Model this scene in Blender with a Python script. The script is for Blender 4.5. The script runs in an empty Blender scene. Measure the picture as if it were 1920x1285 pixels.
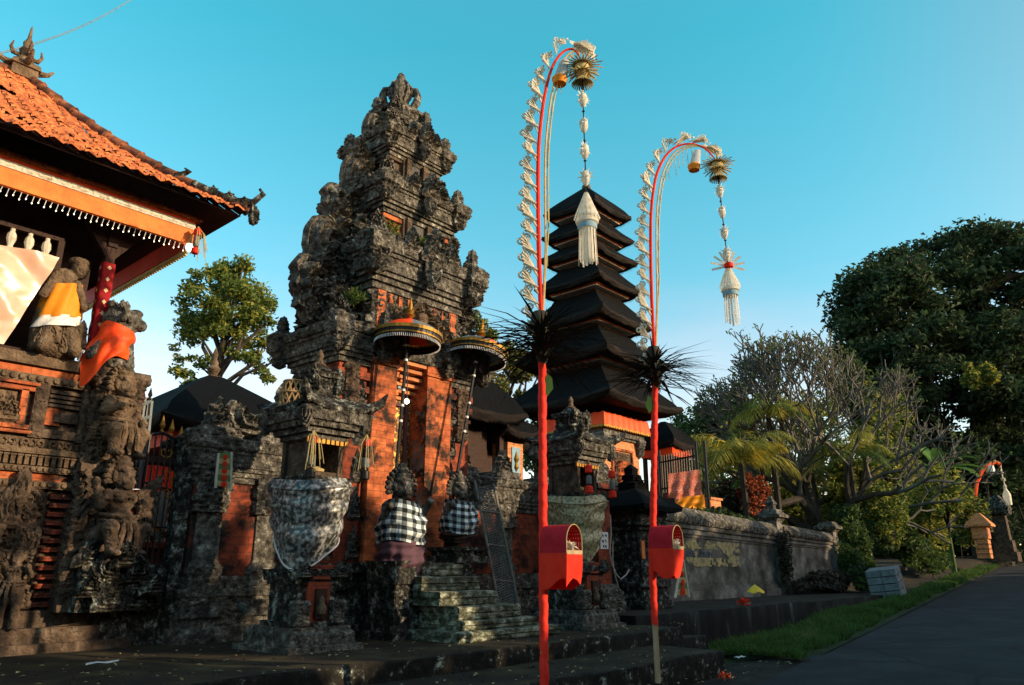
import bpy, math, random
import numpy as np
from mathutils import Vector, Matrix
R_ = math.radians; PI = math.pi
rnd = random.Random(7); nr = np.random.RandomState(11)
scene = bpy.context.scene; COL = scene.collection

# ---------------------------------------------------------------- camera, sky, sun, exposure
EYE = 0.9                                   # eye above the temple forecourt (z = 0); the road lies lower
cam = bpy.data.cameras.new('camera'); camo = bpy.data.objects.new('camera', cam); COL.objects.link(camo)
cam.sensor_width = 36.0; cam.lens = 1400 / 1920 * 36; cam.clip_end = 2000
YAW = 41.4166; PITCH = 16.793
camo.location = (0, 0, EYE); camo.rotation_euler = (R_(90 + PITCH), 0, R_(YAW - 90))
scene.camera = camo
SUN_EL = R_(15.5); SUN_AZ = R_(155)         # clockwise from +Y
sdir = Vector((math.sin(SUN_AZ) * math.cos(SUN_EL), math.cos(SUN_AZ) * math.cos(SUN_EL), math.sin(SUN_EL)))
w = bpy.data.worlds.new('World'); scene.world = w; w.use_nodes = True
nt = w.node_tree; bg = nt.nodes['Background']
sky = nt.nodes.new('ShaderNodeTexSky'); sky.sky_type = 'NISHITA'; sky.sun_disc = False
sky.sun_elevation = SUN_EL; sky.sun_rotation = SUN_AZ; sky.air_density = 1.0; sky.dust_density = 0.6; sky.ozone_density = 1.5
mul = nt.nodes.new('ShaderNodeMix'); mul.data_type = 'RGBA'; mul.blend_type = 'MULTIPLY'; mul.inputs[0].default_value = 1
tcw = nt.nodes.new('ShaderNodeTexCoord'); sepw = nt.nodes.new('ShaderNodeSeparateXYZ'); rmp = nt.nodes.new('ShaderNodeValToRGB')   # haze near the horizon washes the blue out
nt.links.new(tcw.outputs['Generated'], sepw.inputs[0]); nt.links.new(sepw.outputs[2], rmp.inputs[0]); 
dotw = nt.nodes.new('ShaderNodeVectorMath'); dotw.operation = 'DOT_PRODUCT'; dotw.inputs[1].default_value = sdir; nt.links.new(tcw.outputs['Generated'], dotw.inputs[0])   # sky tint set warmer towards the sun to take teal out of shade
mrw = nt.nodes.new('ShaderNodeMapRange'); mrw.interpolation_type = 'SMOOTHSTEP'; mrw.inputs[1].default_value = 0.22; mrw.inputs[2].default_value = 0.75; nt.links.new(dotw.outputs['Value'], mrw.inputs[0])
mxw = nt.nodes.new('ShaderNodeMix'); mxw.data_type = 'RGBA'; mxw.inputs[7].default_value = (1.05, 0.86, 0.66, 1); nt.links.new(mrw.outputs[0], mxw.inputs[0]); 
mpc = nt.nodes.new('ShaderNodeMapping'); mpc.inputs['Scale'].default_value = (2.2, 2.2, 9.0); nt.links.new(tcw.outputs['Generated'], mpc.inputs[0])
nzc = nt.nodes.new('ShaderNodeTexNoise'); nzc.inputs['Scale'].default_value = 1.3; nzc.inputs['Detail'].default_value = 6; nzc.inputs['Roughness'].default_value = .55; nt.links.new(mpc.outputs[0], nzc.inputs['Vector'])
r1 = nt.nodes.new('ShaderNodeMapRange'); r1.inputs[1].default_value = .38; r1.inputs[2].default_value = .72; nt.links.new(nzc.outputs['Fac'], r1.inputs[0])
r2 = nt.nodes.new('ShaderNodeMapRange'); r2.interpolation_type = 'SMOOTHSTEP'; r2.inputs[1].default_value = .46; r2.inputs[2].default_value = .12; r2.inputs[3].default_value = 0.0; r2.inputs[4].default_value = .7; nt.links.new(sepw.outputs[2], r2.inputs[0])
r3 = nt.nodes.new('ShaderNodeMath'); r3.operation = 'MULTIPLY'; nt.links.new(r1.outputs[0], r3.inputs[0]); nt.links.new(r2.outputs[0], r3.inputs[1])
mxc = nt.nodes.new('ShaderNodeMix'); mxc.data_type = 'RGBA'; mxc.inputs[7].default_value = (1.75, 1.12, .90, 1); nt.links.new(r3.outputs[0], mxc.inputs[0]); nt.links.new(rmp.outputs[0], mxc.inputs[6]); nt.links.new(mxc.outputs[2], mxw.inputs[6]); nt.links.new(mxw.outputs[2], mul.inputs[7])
re_ = rmp.color_ramp.elements; re_[0].position = 0.0; re_[0].color = (1.15, 0.96, 0.80, 1); re_[1].position = 0.95; re_[1].color = (1.0, 1.0, 0.85, 1); q_ = re_.new(0.62); q_.color = (0.28, 1.24, 1.0, 1); q_ = re_.new(0.70); q_.color = (0.36, 1.30, 1.06, 1)  # overhead end tinted neutral, above the view, to soften teal fill light
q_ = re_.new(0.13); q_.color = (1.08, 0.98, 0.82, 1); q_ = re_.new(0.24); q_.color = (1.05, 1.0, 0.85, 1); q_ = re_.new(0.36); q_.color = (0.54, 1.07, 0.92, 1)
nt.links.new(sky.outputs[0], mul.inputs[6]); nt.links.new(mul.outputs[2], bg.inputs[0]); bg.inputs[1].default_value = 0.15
sl = bpy.data.lights.new('sun', 'SUN'); sl.energy = 2.85; sl.angle = R_(0.5); sl.color = (1.0, 0.74, 0.46)
so = bpy.data.objects.new('sun', sl); COL.objects.link(so); so.rotation_euler = (-sdir).to_track_quat('-Z', 'Y').to_euler(); so.location = (0, -30, 40)
vs = scene.view_settings; vs.view_transform = 'Standard'; vs.look = 'None'; vs.gamma = 1; vs.exposure = 1.12; vs.use_curve_mapping = False
cy = scene.cycles; cy.max_bounces = 5; cy.diffuse_bounces = 2; cy.glossy_bounces = 2; cy.transparent_max_bounces = 6; cy.transmission_bounces = 2

# ---------------------------------------------------------------- pixel rays of the 1920-px photograph, used to place real things at their real depth
_f = 1400.; _h0 = 422.5; _S = math.hypot(_f, _h0); _sp = _h0 / _S; _cp = _f / _S
FX = (math.cos(R_(YAW)), math.sin(R_(YAW))); RX = (math.sin(R_(YAW)), -math.cos(R_(YAW)))
def _ray(x, y):
    dx = x - 960; dy = y - 642.5; fw = _f * _cp + dy * _sp; up = _f * _sp - dy * _cp
    return Vector((fw * FX[0] + dx * RX[0], fw * FX[1] + dx * RX[1], up)), fw
def atY(x, y, Y): d, _ = _ray(x, y); t = Y / d.y; return Vector((d.x * t, Y, EYE + d.z * t))
def atD(x, y, D): d, fw = _ray(x, y); t = D / fw; return Vector((d.x * t, d.y * t, EYE + d.z * t))
def ground_z(X): return -0.5 + 0.03 * (X - 9.5)

_st = np.stack
def _bst(l, axis=0): return _st(np.broadcast_arrays(*l), axis)
np.stack = _bst
# ---------------------------------------------------------------- numpy relief fields
def _h(a, b, s):
    x = np.sin(a * 127.1 + b * 311.7 + s * 74.7) * 43758.5453
    return x - np.floor(x)
def relief(u, v, s=.3, seed=0):
    """carved scroll-work, 0..1"""
    u = np.asarray(u, float); v = np.asarray(v, float)
    U, V = u / s, v / s; iu, iv = np.floor(U), np.floor(V)
    best = np.full(U.shape, 9.); val = np.zeros(U.shape)
    for a in (-1, 0, 1):
        for b in (-1, 0, 1):
            ci, cj = iu + a, iv + b
            dx = U - (ci + .5 + .75 * (_h(ci, cj, seed) - .5)); dy = V - (cj + .5 + .75 * (_h(ci, cj, seed + 5) - .5))
            d = np.hypot(dx, dy); th = np.arctan2(dy, dx)
            k = _h(ci, cj, seed + 9); sg = np.where(k > .5, 1., -1.)
            sp = .5 + .5 * np.cos(2 * PI * 2.2 * d - sg * th)
            ro = .5 + .5 * np.cos(5 * th) * np.clip(d * 3, 0, 1)
            wv = np.where(k > .72, ro, sp)
            f = np.clip(1 - (d / .8) ** 2, 0, 1) ** .6 * (.3 + .7 * wv)
            m = d < best; val = np.where(m, f, val); best = np.where(m, d, best)
    return val
def vnoise(u, v, seed=0):
    iu, iv = np.floor(u), np.floor(v); fu, fv = u - iu, v - iv
    fu = fu * fu * (3 - 2 * fu); fv = fv * fv * (3 - 2 * fv)
    return ((_h(iu, iv, seed) * (1 - fu) + _h(iu + 1, iv, seed) * fu) * (1 - fv) + (_h(iu, iv + 1, seed) * (1 - fu) + _h(iu + 1, iv + 1, seed) * fu) * fv)

# ---------------------------------------------------------------- mesh builder
OFF = {}
class B:
    def __init__(s): s.v = []; s.f = []; s.m = []; s.uv = []; s.n = 0
    def add(s, verts, faces, m=0, uv=None, M=None):
        V = np.asarray(verts, float).reshape(-1, 3)
        if M is not None:
            A = np.array(M); V = V @ A[:3, :3].T + A[:3, 3]
        s.v.append(V); n = s.n
        s.f.extend([tuple(i + n for i in f) for f in faces])
        s.m.extend([m] * len(faces) if isinstance(m, int) else m)
        s.uv.append(np.zeros((len(V), 2)) if uv is None else np.asarray(uv, float).reshape(-1, 2))
        s.n += len(V); return s
    def box(s, c, d, rz=0, m=0, taper=1.0, M=None):
        x, y, z = d[0] / 2, d[1] / 2, d[2] / 2; t = taper
        P = [(-x, -y, -z), (x, -y, -z), (x, y, -z), (-x, y, -z), (-x * t, -y * t, z), (x * t, -y * t, z), (x * t, y * t, z), (-x * t, y * t, z)]
        T = Matrix.Translation(c) @ Matrix.Rotation(rz, 4, 'Z')
        if M is not None: T = M @ T
        return s.add(P, [(3, 2, 1, 0), (4, 5, 6, 7), (0, 1, 5, 4), (1, 2, 6, 5), (2, 3, 7, 6), (3, 0, 4, 7)], m, None, T)
    def grid(s, P, m=0, cu=False, cv=False, uv=None, M=None):
        P = np.asarray(P, float); a, b = P.shape[:2]
        F = []
        for i in range(a if cu else a - 1):
            for j in range(b if cv else b - 1):
                i2, j2 = (i + 1) % a, (j + 1) % b
                F.append((i * b + j, i2 * b + j, i2 * b + j2, i * b + j2))
        if uv is None:
            uu, vv = np.meshgrid(np.linspace(0, 1, a), np.linspace(0, 1, b), indexing='ij'); uv = np.stack([uu, vv], -1)
        return s.add(P.reshape(-1, 3), F, m, uv, M)
    def tube(s, pts, r, n=6, m=0, caps=True, M=None):
        pts = [Vector(p) for p in pts]; k = len(pts)
        rr = [r] * k if not hasattr(r, '__len__') else r
        V = []; ref = None
        for i in range(k):
            t = (pts[min(i + 1, k - 1)] - pts[max(i - 1, 0)])
            t = t.normalized() if t.length > 1e-9 else Vector((0, 0, 1))
            if ref is None: ref = Vector((1, 0, 0)) if abs(t.x) < .8 else Vector((0, 1, 0))
            x = (ref - t * ref.dot(t)).normalized(); y = t.cross(x); ref = x
            for j in range(n):
                a = 2 * PI * j / n; V.append(pts[i] + (x * math.cos(a) + y * math.sin(a)) * rr[i])
        F = [(i * n + j, i * n + (j + 1) % n, (i + 1) * n + (j + 1) % n, (i + 1) * n + j) for i in range(k - 1) for j in range(n)]
        if caps: F += [tuple(range(n - 1, -1, -1)), tuple((k - 1) * n + j for j in range(n))]
        return s.add([tuple(p) for p in V], F, m, None, M)
    def lathe(s, prof, c=(0, 0, 0), n=20, m=0, M=None, mfun=None, sx=1, sy=1):
        P = np.array([[(r * math.cos(2 * PI * j / n) * sx + c[0], r * math.sin(2 * PI * j / n) * sy + c[1], z + c[2]) for j in range(n)] for r, z in prof])
        s.grid(P, m, False, True, None, M); return s
    def stack(s, cx, cy, hx, hy, prof, m=0, z0=0):
        V = []
        for z, o in prof:
            for a, b in ((-1, -1), (1, -1), (1, 1), (-1, 1)): V.append((cx + a * (hx + o), cy + b * (hy + o), z0 + z))
        k = len(prof)
        F = [(i * 4 + j, i * 4 + (j + 1) % 4, i * 4 + 4 + (j + 1) % 4, i * 4 + 4 + j) for i in range(k - 1) for j in range(4)]
        F += [(3, 2, 1, 0), tuple(4 * k - 4 + j for j in range(4))]
        return s.add(V, F, m)
    def carved(s, cx, cy, hx, hy, prof, res=.045, sc=.26, seed=0, m=0, z0=0):
        """rectangular stack of mouldings (z, offset, carving depth) with real carved relief"""
        res *= .6; prof = [(p_[0], p_[1], p_[2] * 1.35) for p_ in prof]
        nx = max(2, int(math.ceil(2 * hx / res))); ny = max(2, int(math.ceil(2 * hy / res)))
        bx = []
        for i in range(nx): bx.append((-1 + 2 * i / nx, -1, 0, -1))
        for i in range(ny): bx.append((1, -1 + 2 * i / ny, 1, 0))
        for i in range(nx): bx.append((1 - 2 * i / nx, 1, 0, 1))
        for i in range(ny): bx.append((-1, 1 - 2 * i / ny, -1, 0))
        bx = np.array(bx, float)
        for c0, nn in ((0, (-.7, -.7)), (nx, (.7, -.7)), (nx + ny, (.7, .7)), (2 * nx + ny, (-.7, .7))): bx[c0, 2:] = nn
        rows = [prof[0]]
        for a, b in zip(prof[:-1], prof[1:]):
            k = max(1, int(math.ceil(math.hypot(b[0] - a[0], b[1] - a[1]) / res))) if max(a[2], b[2]) > 0 else 1
            for i in range(1, k + 1):
                t = i / k; rows.append(tuple(a[q] + (b[q] - a[q]) * t for q in range(3)))
        per = np.concatenate([[0], np.cumsum(np.hypot(np.diff(bx[:, 0]) * hx, np.diff(bx[:, 1]) * hy))])
        P = []
        for i, (z, o, a) in enumerate(rows):
            d = o + (a * (relief(per, np.full(per.shape, z + i * 1e-4), sc, seed) - .25) if a > 0 else 0)
            P.append(np.stack([cx + bx[:, 0] * (hx + o) + bx[:, 2] * (d - o), cy + bx[:, 1] * (hy + o) + bx[:, 3] * (d - o), np.full(per.shape, z0 + z)], -1))
        s.grid(np.array(P), m, False, True)
        k = len(bx); return s.add(P[-1], [tuple(range(k))], m)
    def pillow(s, out, t, M, rings=9, n=56, ridges=3., ramp=.25, seed=0, c=None, m=0, sc=.14, ra=.3):
        """plump carved plate with outline out (x,z star shaped about c), thickness t along local -y"""
        out = np.array(out, float); cl = np.vstack([out, out[:1]])
        L = np.concatenate([[0], np.cumsum(np.hypot(*np.diff(cl, axis=0).T))])
        q = np.linspace(0, L[-1], n, endpoint=False); E = np.stack([np.interp(q, L, cl[:, 0]), np.interp(q, L, cl[:, 1])], -1)
        c = out.mean(0) if c is None else np.array(c)
        for side in (-1, 1):
            P = []
            for k in range(rings + 1):
                r = k / rings; xz = c + (E - c) * r
                d = t * (1 - r ** 3) ** .5 * (.55 + ramp * math.sin(ridges * 2 * PI * (r ** 1.3) + 1.0)) + ra * t * (1 - r ** 4) * relief(xz[:, 0] + 7.3 * side, xz[:, 1], sc, seed)
                P.append(np.stack([xz[:, 0], side * d, xz[:, 1]], -1))
            P = np.array(P)
            s.grid(P if side < 0 else P[::-1], m, False, True, None, M)
        return s
    def panel(s, o, U, V, N, wd, ht, depth, res=.03, sc=.22, seed=0, m=0, base=0.0):
        nu = max(2, int(wd / res)); nv = max(2, int(ht / res))
        u, v = np.meshgrid(np.linspace(0, wd, nu), np.linspace(0, ht, nv), indexing='ij')
        d = base + depth * relief(u, v, sc, seed) * np.minimum(1, np.minimum(np.minimum(u, wd - u), np.minimum(v, ht - v)) / (.03) )
        o, U, V, N = (np.array(a, float) for a in (o, U, V, N))
        return s.grid(o + u[..., None] * U + v[..., None] * V + d[..., None] * N, m)
    def leaves(s, C, l, w, m=0, up=.2, D=None, drop=0.0):
        C = np.asarray(C, float); n = len(C)
        if D is None: D = nr.normal(size=(n, 3)); D[:, 2] = D[:, 2] * .7 - drop
        D = D / np.linalg.norm(D, axis=1, keepdims=True)
        Z = nr.normal(size=(n, 3)); Z[:, 2] += up * 4
        S = np.cross(D, Z); S /= np.linalg.norm(S, axis=1, keepdims=True) + 1e-9
        N = np.cross(S, D)
        l = (l * nr.uniform(.65, 1.35, (n, 1))); w = l * w
        V = np.stack([C - D * l * .5, C + S * w * .5 + N * l * .08, C + D * l * .5 - N * l * .1, C - S * w * .5 + N * l * .08], 1)
        i = np.arange(n) * 4
        F = list(zip(i.tolist(), (i + 1).tolist(), (i + 2).tolist(), (i + 3).tolist()))
        mm = m if isinstance(m, int) else [m[k] for k in nr.randint(0, len(m), n)]
        return s.add(V.reshape(-1, 3), F, mm)
    def build(s, name, mats, parent=None, loc=None, smooth=True, angle=38, sub=None):
        mats = mats if isinstance(mats, (list, tuple)) else [mats]
        V = np.vstack(s.v) if s.v else np.zeros((0, 3))
        off = Vector(OFF.get(parent.name, (0, 0, 0))) if parent else Vector(loc or (0, 0, 0))
        V = V - np.array(off)
        me = bpy.data.meshes.new(name); me.from_pydata(V.tolist(), [], s.f)
        for m_ in mats: me.materials.append(MAT[m_])
        if len(mats) > 1: me.polygons.foreach_set('material_index', s.m)
        uv = np.vstack(s.uv)
        if np.any(uv):
            l = me.uv_layers.new(name='UVMap'); idx = np.empty(len(me.loops), dtype=np.int32); me.loops.foreach_get('vertex_index', idx)
            l.data.foreach_set('uv', uv[idx].astype(np.float32).ravel())
        if smooth:
            me.polygons.foreach_set('use_smooth', [True] * len(me.polygons)); me.update(); me.set_sharp_from_angle(angle=R_(angle))
        me.update()
        o = bpy.data.objects.new(name, me); COL.objects.link(o)
        if parent: o.parent = parent
        else: o.location = off
        OFF[o.name] = tuple(off)
        return o

def thing(name, label, cat, loc, group=None):
    o = bpy.data.objects.new(name, None); COL.objects.link(o); o.location = loc; o.empty_display_size = .3
    o['label'] = label; o['category'] = cat
    if group: o['group'] = group
    OFF[o.name] = tuple(loc); return o
def tag(o, label, cat, group=None, kind=None):
    if label: o['label'] = label
    if cat: o['category'] = cat
    if group: o['group'] = group
    if kind: o['kind'] = kind
    return o
def struct(o): o['kind'] = 'structure'; return o
def copy_thing(r, loc, rot=(0, 0, 0), label=None, scale=None):
    c = r.copy(); COL.objects.link(c); c.location = loc; c.rotation_euler = rot
    if scale: c.scale = scale
    if label: c['label'] = label
    for ch in list(r.children):
        k = ch.copy(); COL.objects.link(k); k.parent = c
        for g in list(ch.children):
            q = g.copy(); COL.objects.link(q); q.parent = k
    return c
def sculpt(name, prims, mat, parent=None, loc=None, vox=.022, carve=.0, sc=.12, seed=0, smooth=4):
    """one continuous body: ellipsoids ('s',c,r) and limbs ('c',p,q,r0,r1) merged by a voxel remesh, then carved"""
    b = B()
    for p in prims:
        if p[0] == 's':
            c, r = p[1], p[2]; n = 18
            b.lathe([(math.sin(PI * i / 10) + 1e-4, -math.cos(PI * i / 10)) for i in range(11)], (0, 0, 0), n, 0, Matrix.Translation(c) @ (p[3] if len(p) > 3 else Matrix()) @ Matrix.Diagonal((*r, 1)))
        else:
            a, q, r0, r1 = Vector(p[1]), Vector(p[2]), p[3], p[4]; k = 7
            b.tube([a.lerp(q, i / (k - 1)) for i in range(k)], [r0 + (r1 - r0) * i / (k - 1) for i in range(k)], 12)
            for e, rr in ((a, r0), (q, r1)):
                b.lathe([(math.sin(PI * i / 8) * rr + 1e-4, -math.cos(PI * i / 8) * rr) for i in range(9)], tuple(e), 12)
    V = np.vstack(b.v); me = bpy.data.meshes.new('t'); me.from_pydata(V.tolist(), [], b.f)
    o = bpy.data.objects.new('t', me); COL.objects.link(o)
    md = o.modifiers.new('r', 'REMESH'); md.mode = 'VOXEL'; md.voxel_size = vox
    if smooth: ms = o.modifiers.new('s', 'SMOOTH'); ms.iterations = smooth; ms.factor = .5
    dg = bpy.context.evaluated_depsgraph_get(); me2 = bpy.data.meshes.new_from_object(o.evaluated_get(dg)); bpy.data.objects.remove(o); bpy.data.meshes.remove(me)
    n = len(me2.vertices); co = np.empty(n * 3); me2.vertices.foreach_get('co', co); co = co.reshape(-1, 3)
    if carve:
        no = np.empty(n * 3); me2.vertices.foreach_get('normal', no); no = no.reshape(-1, 3)
        d = carve * (relief(co[:, 0] * .8 + co[:, 1] * .7, co[:, 2], sc, seed) - .35)
        co = co + no * d[:, None]
    off = Vector(OFF.get(parent.name, (0, 0, 0))) if parent else Vector(loc or (0, 0, 0))
    me2.vertices.foreach_set('co', (co - np.array(off)).ravel()); me2.name = name
    me2.materials.clear(); me2.materials.append(MAT[mat]); me2.polygons.foreach_set('use_smooth', [True] * len(me2.polygons)); me2.update()
    r = bpy.data.objects.new(name, me2); COL.objects.link(r)
    if parent: r.parent = parent
    else: r.location = off
    OFF[r.name] = tuple(off); return r

def figure(parent, x, y, z, s, mat_, yaw=0., squat=True, legs=True, fine=.014, seed=1, parts=True, arms=((-.30, -.12, .60), (.30, -.16, .80)), names=('body', 'mane', 'ornaments')):
    """carved guardian: squat legs, round belly, glaring face with bulging eyes, tusks, mane and tiered crown"""
    T = Matrix.Translation((x, y, z)) @ Matrix.Rotation(yaw, 4, 'Z'); P = lambda a_, b_, c_: tuple(T @ Vector((a_ * s, b_ * s, c_ * s))); r = lambda *q: tuple(k * s for k in q)
    pr = [('s', P(0, 0, .34), r(.22, .2, .2)), ('s', P(0, -.06, .44), r(.17, .16, .16)), ('s', P(0, 0, .68), r(.2, .15, .17)), ('s', P(-.09, -.1, .72), r(.09, .07, .08)), ('s', P(.09, -.1, .72), r(.09, .07, .08)),
          ('s', P(0, -.02, .98), r(.125, .13, .14)), ('s', P(0, -.12, .92), r(.09, .075, .05)), ('s', P(0, -.12, .86), r(.075, .06, .035)), ('s', P(0, -.155, .975), r(.035, .04, .035)), ('s', P(-.05, -.12, 1.03), r(.036, .034, .036)), ('s', P(.05, -.12, 1.03), r(.036, .034, .036)), ('c', P(-.1, -.1, 1.075), P(0, -.13, 1.06), .02 * s, .02 * s), ('c', P(.1, -.1, 1.075), P(0, -.13, 1.06), .02 * s, .02 * s),
          ('c', P(-.055, -.16, .9), P(-.06, -.175, .96), .014 * s, .006 * s), ('c', P(.055, -.16, .9), P(.06, -.175, .96), .014 * s, .006 * s), ('s', P(-.135, 0, 1.0), r(.03, .045, .08)), ('s', P(.135, 0, 1.0), r(.03, .045, .08))]
    for sg, hd in ((-1, arms[0]), (1, arms[1])):
        el = (sg * .33, -.04, .58 if hd[2] < .75 else .60); pr += [('c', P(sg * .2, 0, .76), P(*el), .072 * s, .06 * s), ('c', P(*el), P(*hd), .058 * s, .045 * s), ('s', P(*hd), r(.06, .06, .06))]
        if legs: pr += [('c', P(sg * .14, -.04, .3), P(sg * .27, -.2, .34), .12 * s, .1 * s), ('c', P(sg * .27, -.2, .34), P(sg * .2, -.18, .05), .085 * s, .07 * s), ('s', P(sg * .21, -.25, .03), r(.075, .12, .045))] if squat else [('c', P(sg * .11, 0, .3), P(sg * .14, -.06, -.1), .12 * s, .09 * s), ('c', P(sg * .14, -.06, -.1), P(sg * .13, -.03, -.42), .085 * s, .065 * s), ('s', P(sg * .14, -.12, -.44), r(.075, .13, .045))]
    pr += [('s', P(0, .12, .2), r(.26, .1, .22))]
    sculpt(names[0], pr, mat_, parent, vox=fine, carve=.006, sc=.05, seed=seed, smooth=2)
    b = B()
    for j in range(15):                                  # mane locks curling out behind the head
        a_ = -.35 + (PI + .7) * j / 14; ca, sa = math.cos(a_), math.sin(a_)
        b.tube([P(ca * .11, .03, .98 + sa * .11), P(ca * .19, .05, 1.0 + sa * .2), P(ca * .25, .04, 1.01 + sa * .26), P(ca * .27, .0, 1.0 + sa * .28), P(ca * .25, -.03, .99 + sa * .25)], [.03 * s, .04 * s, .036 * s, .026 * s, .01 * s], 6)
    for k, (rr, zz) in enumerate(((.13, 1.1), (.115, 1.17), (.09, 1.24), (.055, 1.31))): b.lathe([(.001, -.045 * s), (rr * s, -.04 * s), (rr * 1.12 * s, 0), (rr * s, .03 * s), (.001, .045 * s)], P(0, .02, zz), 12)
    b.build(names[1], mat_, parent); b = B()
    def ring_(zz, rr, t, el=1., oy=0): b.tube([P(rr * math.cos(q), oy + rr * el * math.sin(q), zz + .02 * math.sin(q)) for q in np.linspace(0, 2 * PI, 25)], t * s, 6)
    ring_(.80, .17, .022, .85); ring_(.5, .215, .028, .95, -.01); ring_(.43, .225, .02, .95, -.02)
    for j in range(9): q = -PI / 2 + (j - 4) * .34; b.lathe([(.001, -.03 * s), (.03 * s, 0), (.001, .03 * s)], P(.19 * math.cos(q), .16 * math.sin(q) - .02, .745 - .03 * math.cos((j - 4) * .5)), 7)
    for q in (-.09, 0, .09) if legs else (): b.tube([P(q, -.2, .46), P(q * 1.3, -.25, .3), P(q * 1.6, -.24, .12), P(q * 2.0, -.26, .02)], [.03 * s, .04 * s, .038 * s, .02 * s], 7)
    for sg in (-1, 1): b.tube([P(sg * (.26 + .075 * math.cos(q)), -.02 + .075 * math.sin(q), .68) for q in np.linspace(0, 2 * PI, 15)], .018 * s, 5)
    b.build(names[2], mat_, parent)
def beads(b, x0, x1, y, z, r, pitch, el=.7):
    n = max(1, int((x1 - x0) / pitch))
    for k in range(n): b.lathe([(.001, -r), (r * .75, -r * .66), (r, 0), (r * .75, r * .66), (.001, r)], (0, 0, 0), 8, 0, Matrix.Translation((x0 + (k + .5) * (x1 - x0) / n, y, z)) @ Matrix.Diagonal((1, el, 1, 1)))
def curls(b, x0, x1, y, z, h, pitch, t=.016):
    n = max(1, int((x1 - x0) / pitch))
    for k in range(n):
        c = x0 + (k + .5) * (x1 - x0) / n; sg = 1 if k % 2 else -1; b.tube([(c + sg * rr * math.cos(q), y - .3 * t, z + rr * math.sin(q)) for q, rr in [(2.2 * PI * i / 12 - 1.2, h * (.46 - .36 * i / 12)) for i in range(13)]], t, 5)
        b.tube([(c - pitch * .5 * sg, y, z + h * .4), (c - pitch * .2 * sg, y, z), (c - pitch * .45 * sg, y, z - h * .42)], t * .9, 5)
# ---------------------------------------------------------------- materials
MAT = {}
def _new(name):
    m = bpy.data.materials.new(name); m.use_nodes = True; MAT[name] = m
    nt = m.node_tree; return m, nt, nt.nodes['Principled BSDF'], nt.nodes.new, nt.links.new
def mat(name, ramp, scale=4., rough=.85, bump=.4, bs=30., bd=.02, vor=0., vd=.03, detail=8., spec=.25, metal=0., stretch=(1, 1, 1), transl=0., dist=0.0, nr_=.62):
    m, nt, P, N, L = _new(name)
    tc = N('ShaderNodeTexCoord'); mp = N('ShaderNodeMapping'); mp.inputs['Scale'].default_value = stretch; L(tc.outputs['Object'], mp.inputs[0])
    n1 = N('ShaderNodeTexNoise'); n1.inputs['Scale'].default_value = scale; n1.inputs['Detail'].default_value = detail; n1.inputs['Roughness'].default_value = nr_; n1.inputs['Distortion'].default_value = dist
    L(mp.outputs[0], n1.inputs['Vector'])
    r = N('ShaderNodeValToRGB'); e = r.color_ramp.elements
    if not isinstance(ramp[0], tuple): ramp = [(0.3, tuple(x * .8 for x in ramp)), (0.7, tuple(x * 1.15 for x in ramp))]
    e[0].position = ramp[0][0]; e[0].color = (*ramp[0][1], 1); e[1].position = ramp[-1][0]; e[1].color = (*ramp[-1][1], 1)
    for p, c in ramp[1:-1]: q = e.new(p); q.color = (*c, 1)
    L(n1.outputs['Fac'], r.inputs[0]); L(r.outputs[0], P.inputs['Base Color'])
    P.inputs['Roughness'].default_value = rough; P.inputs['Specular IOR Level'].default_value = spec; P.inputs['Metallic'].default_value = metal
    last = None
    if vor:
        v = N('ShaderNodeTexVoronoi'); v.feature = 'SMOOTH_F1'; v.inputs['Scale'].default_value = vor; v.inputs['Smoothness'].default_value = .5
        n3 = N('ShaderNodeTexNoise'); n3.inputs['Scale'].default_value = vor * .5; mx = N('ShaderNodeMix'); mx.data_type = 'VECTOR'; mx.inputs[0].default_value = .12
        L(mp.outputs[0], n3.inputs['Vector']); L(mp.outputs[0], mx.inputs[4]); L(n3.outputs['Color'], mx.inputs[5]); L(mx.outputs[1], v.inputs['Vector'])
        b2 = N('ShaderNodeBump'); b2.inputs['Strength'].default_value = .8; b2.inputs['Distance'].default_value = vd; L(v.outputs['Distance'], b2.inputs['Height']); last = b2
    if bump:
        n2 = N('ShaderNodeTexNoise'); n2.inputs['Scale'].default_value = bs; n2.inputs['Detail'].default_value = 5; L(mp.outputs[0], n2.inputs['Vector'])
        b = N('ShaderNodeBump'); b.inputs['Strength'].default_value = bump; b.inputs['Distance'].default_value = bd; L(n2.outputs['Fac'], b.inputs['Height'])
        if last: L(last.outputs[0], b.inputs['Normal'])
        last = b
    if last: L(last.outputs[0], P.inputs['Normal'])
    if transl:
        t = N('ShaderNodeBsdfTranslucent'); ms = N('ShaderNodeMixShader'); ms.inputs[0].default_value = transl
        L(r.outputs[0], t.inputs[0]); L(P.outputs[0], ms.inputs[1]); L(t.outputs[0], ms.inputs[2]); L(ms.outputs[0], nt.nodes['Material Output'].inputs[0])
    return m
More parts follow.
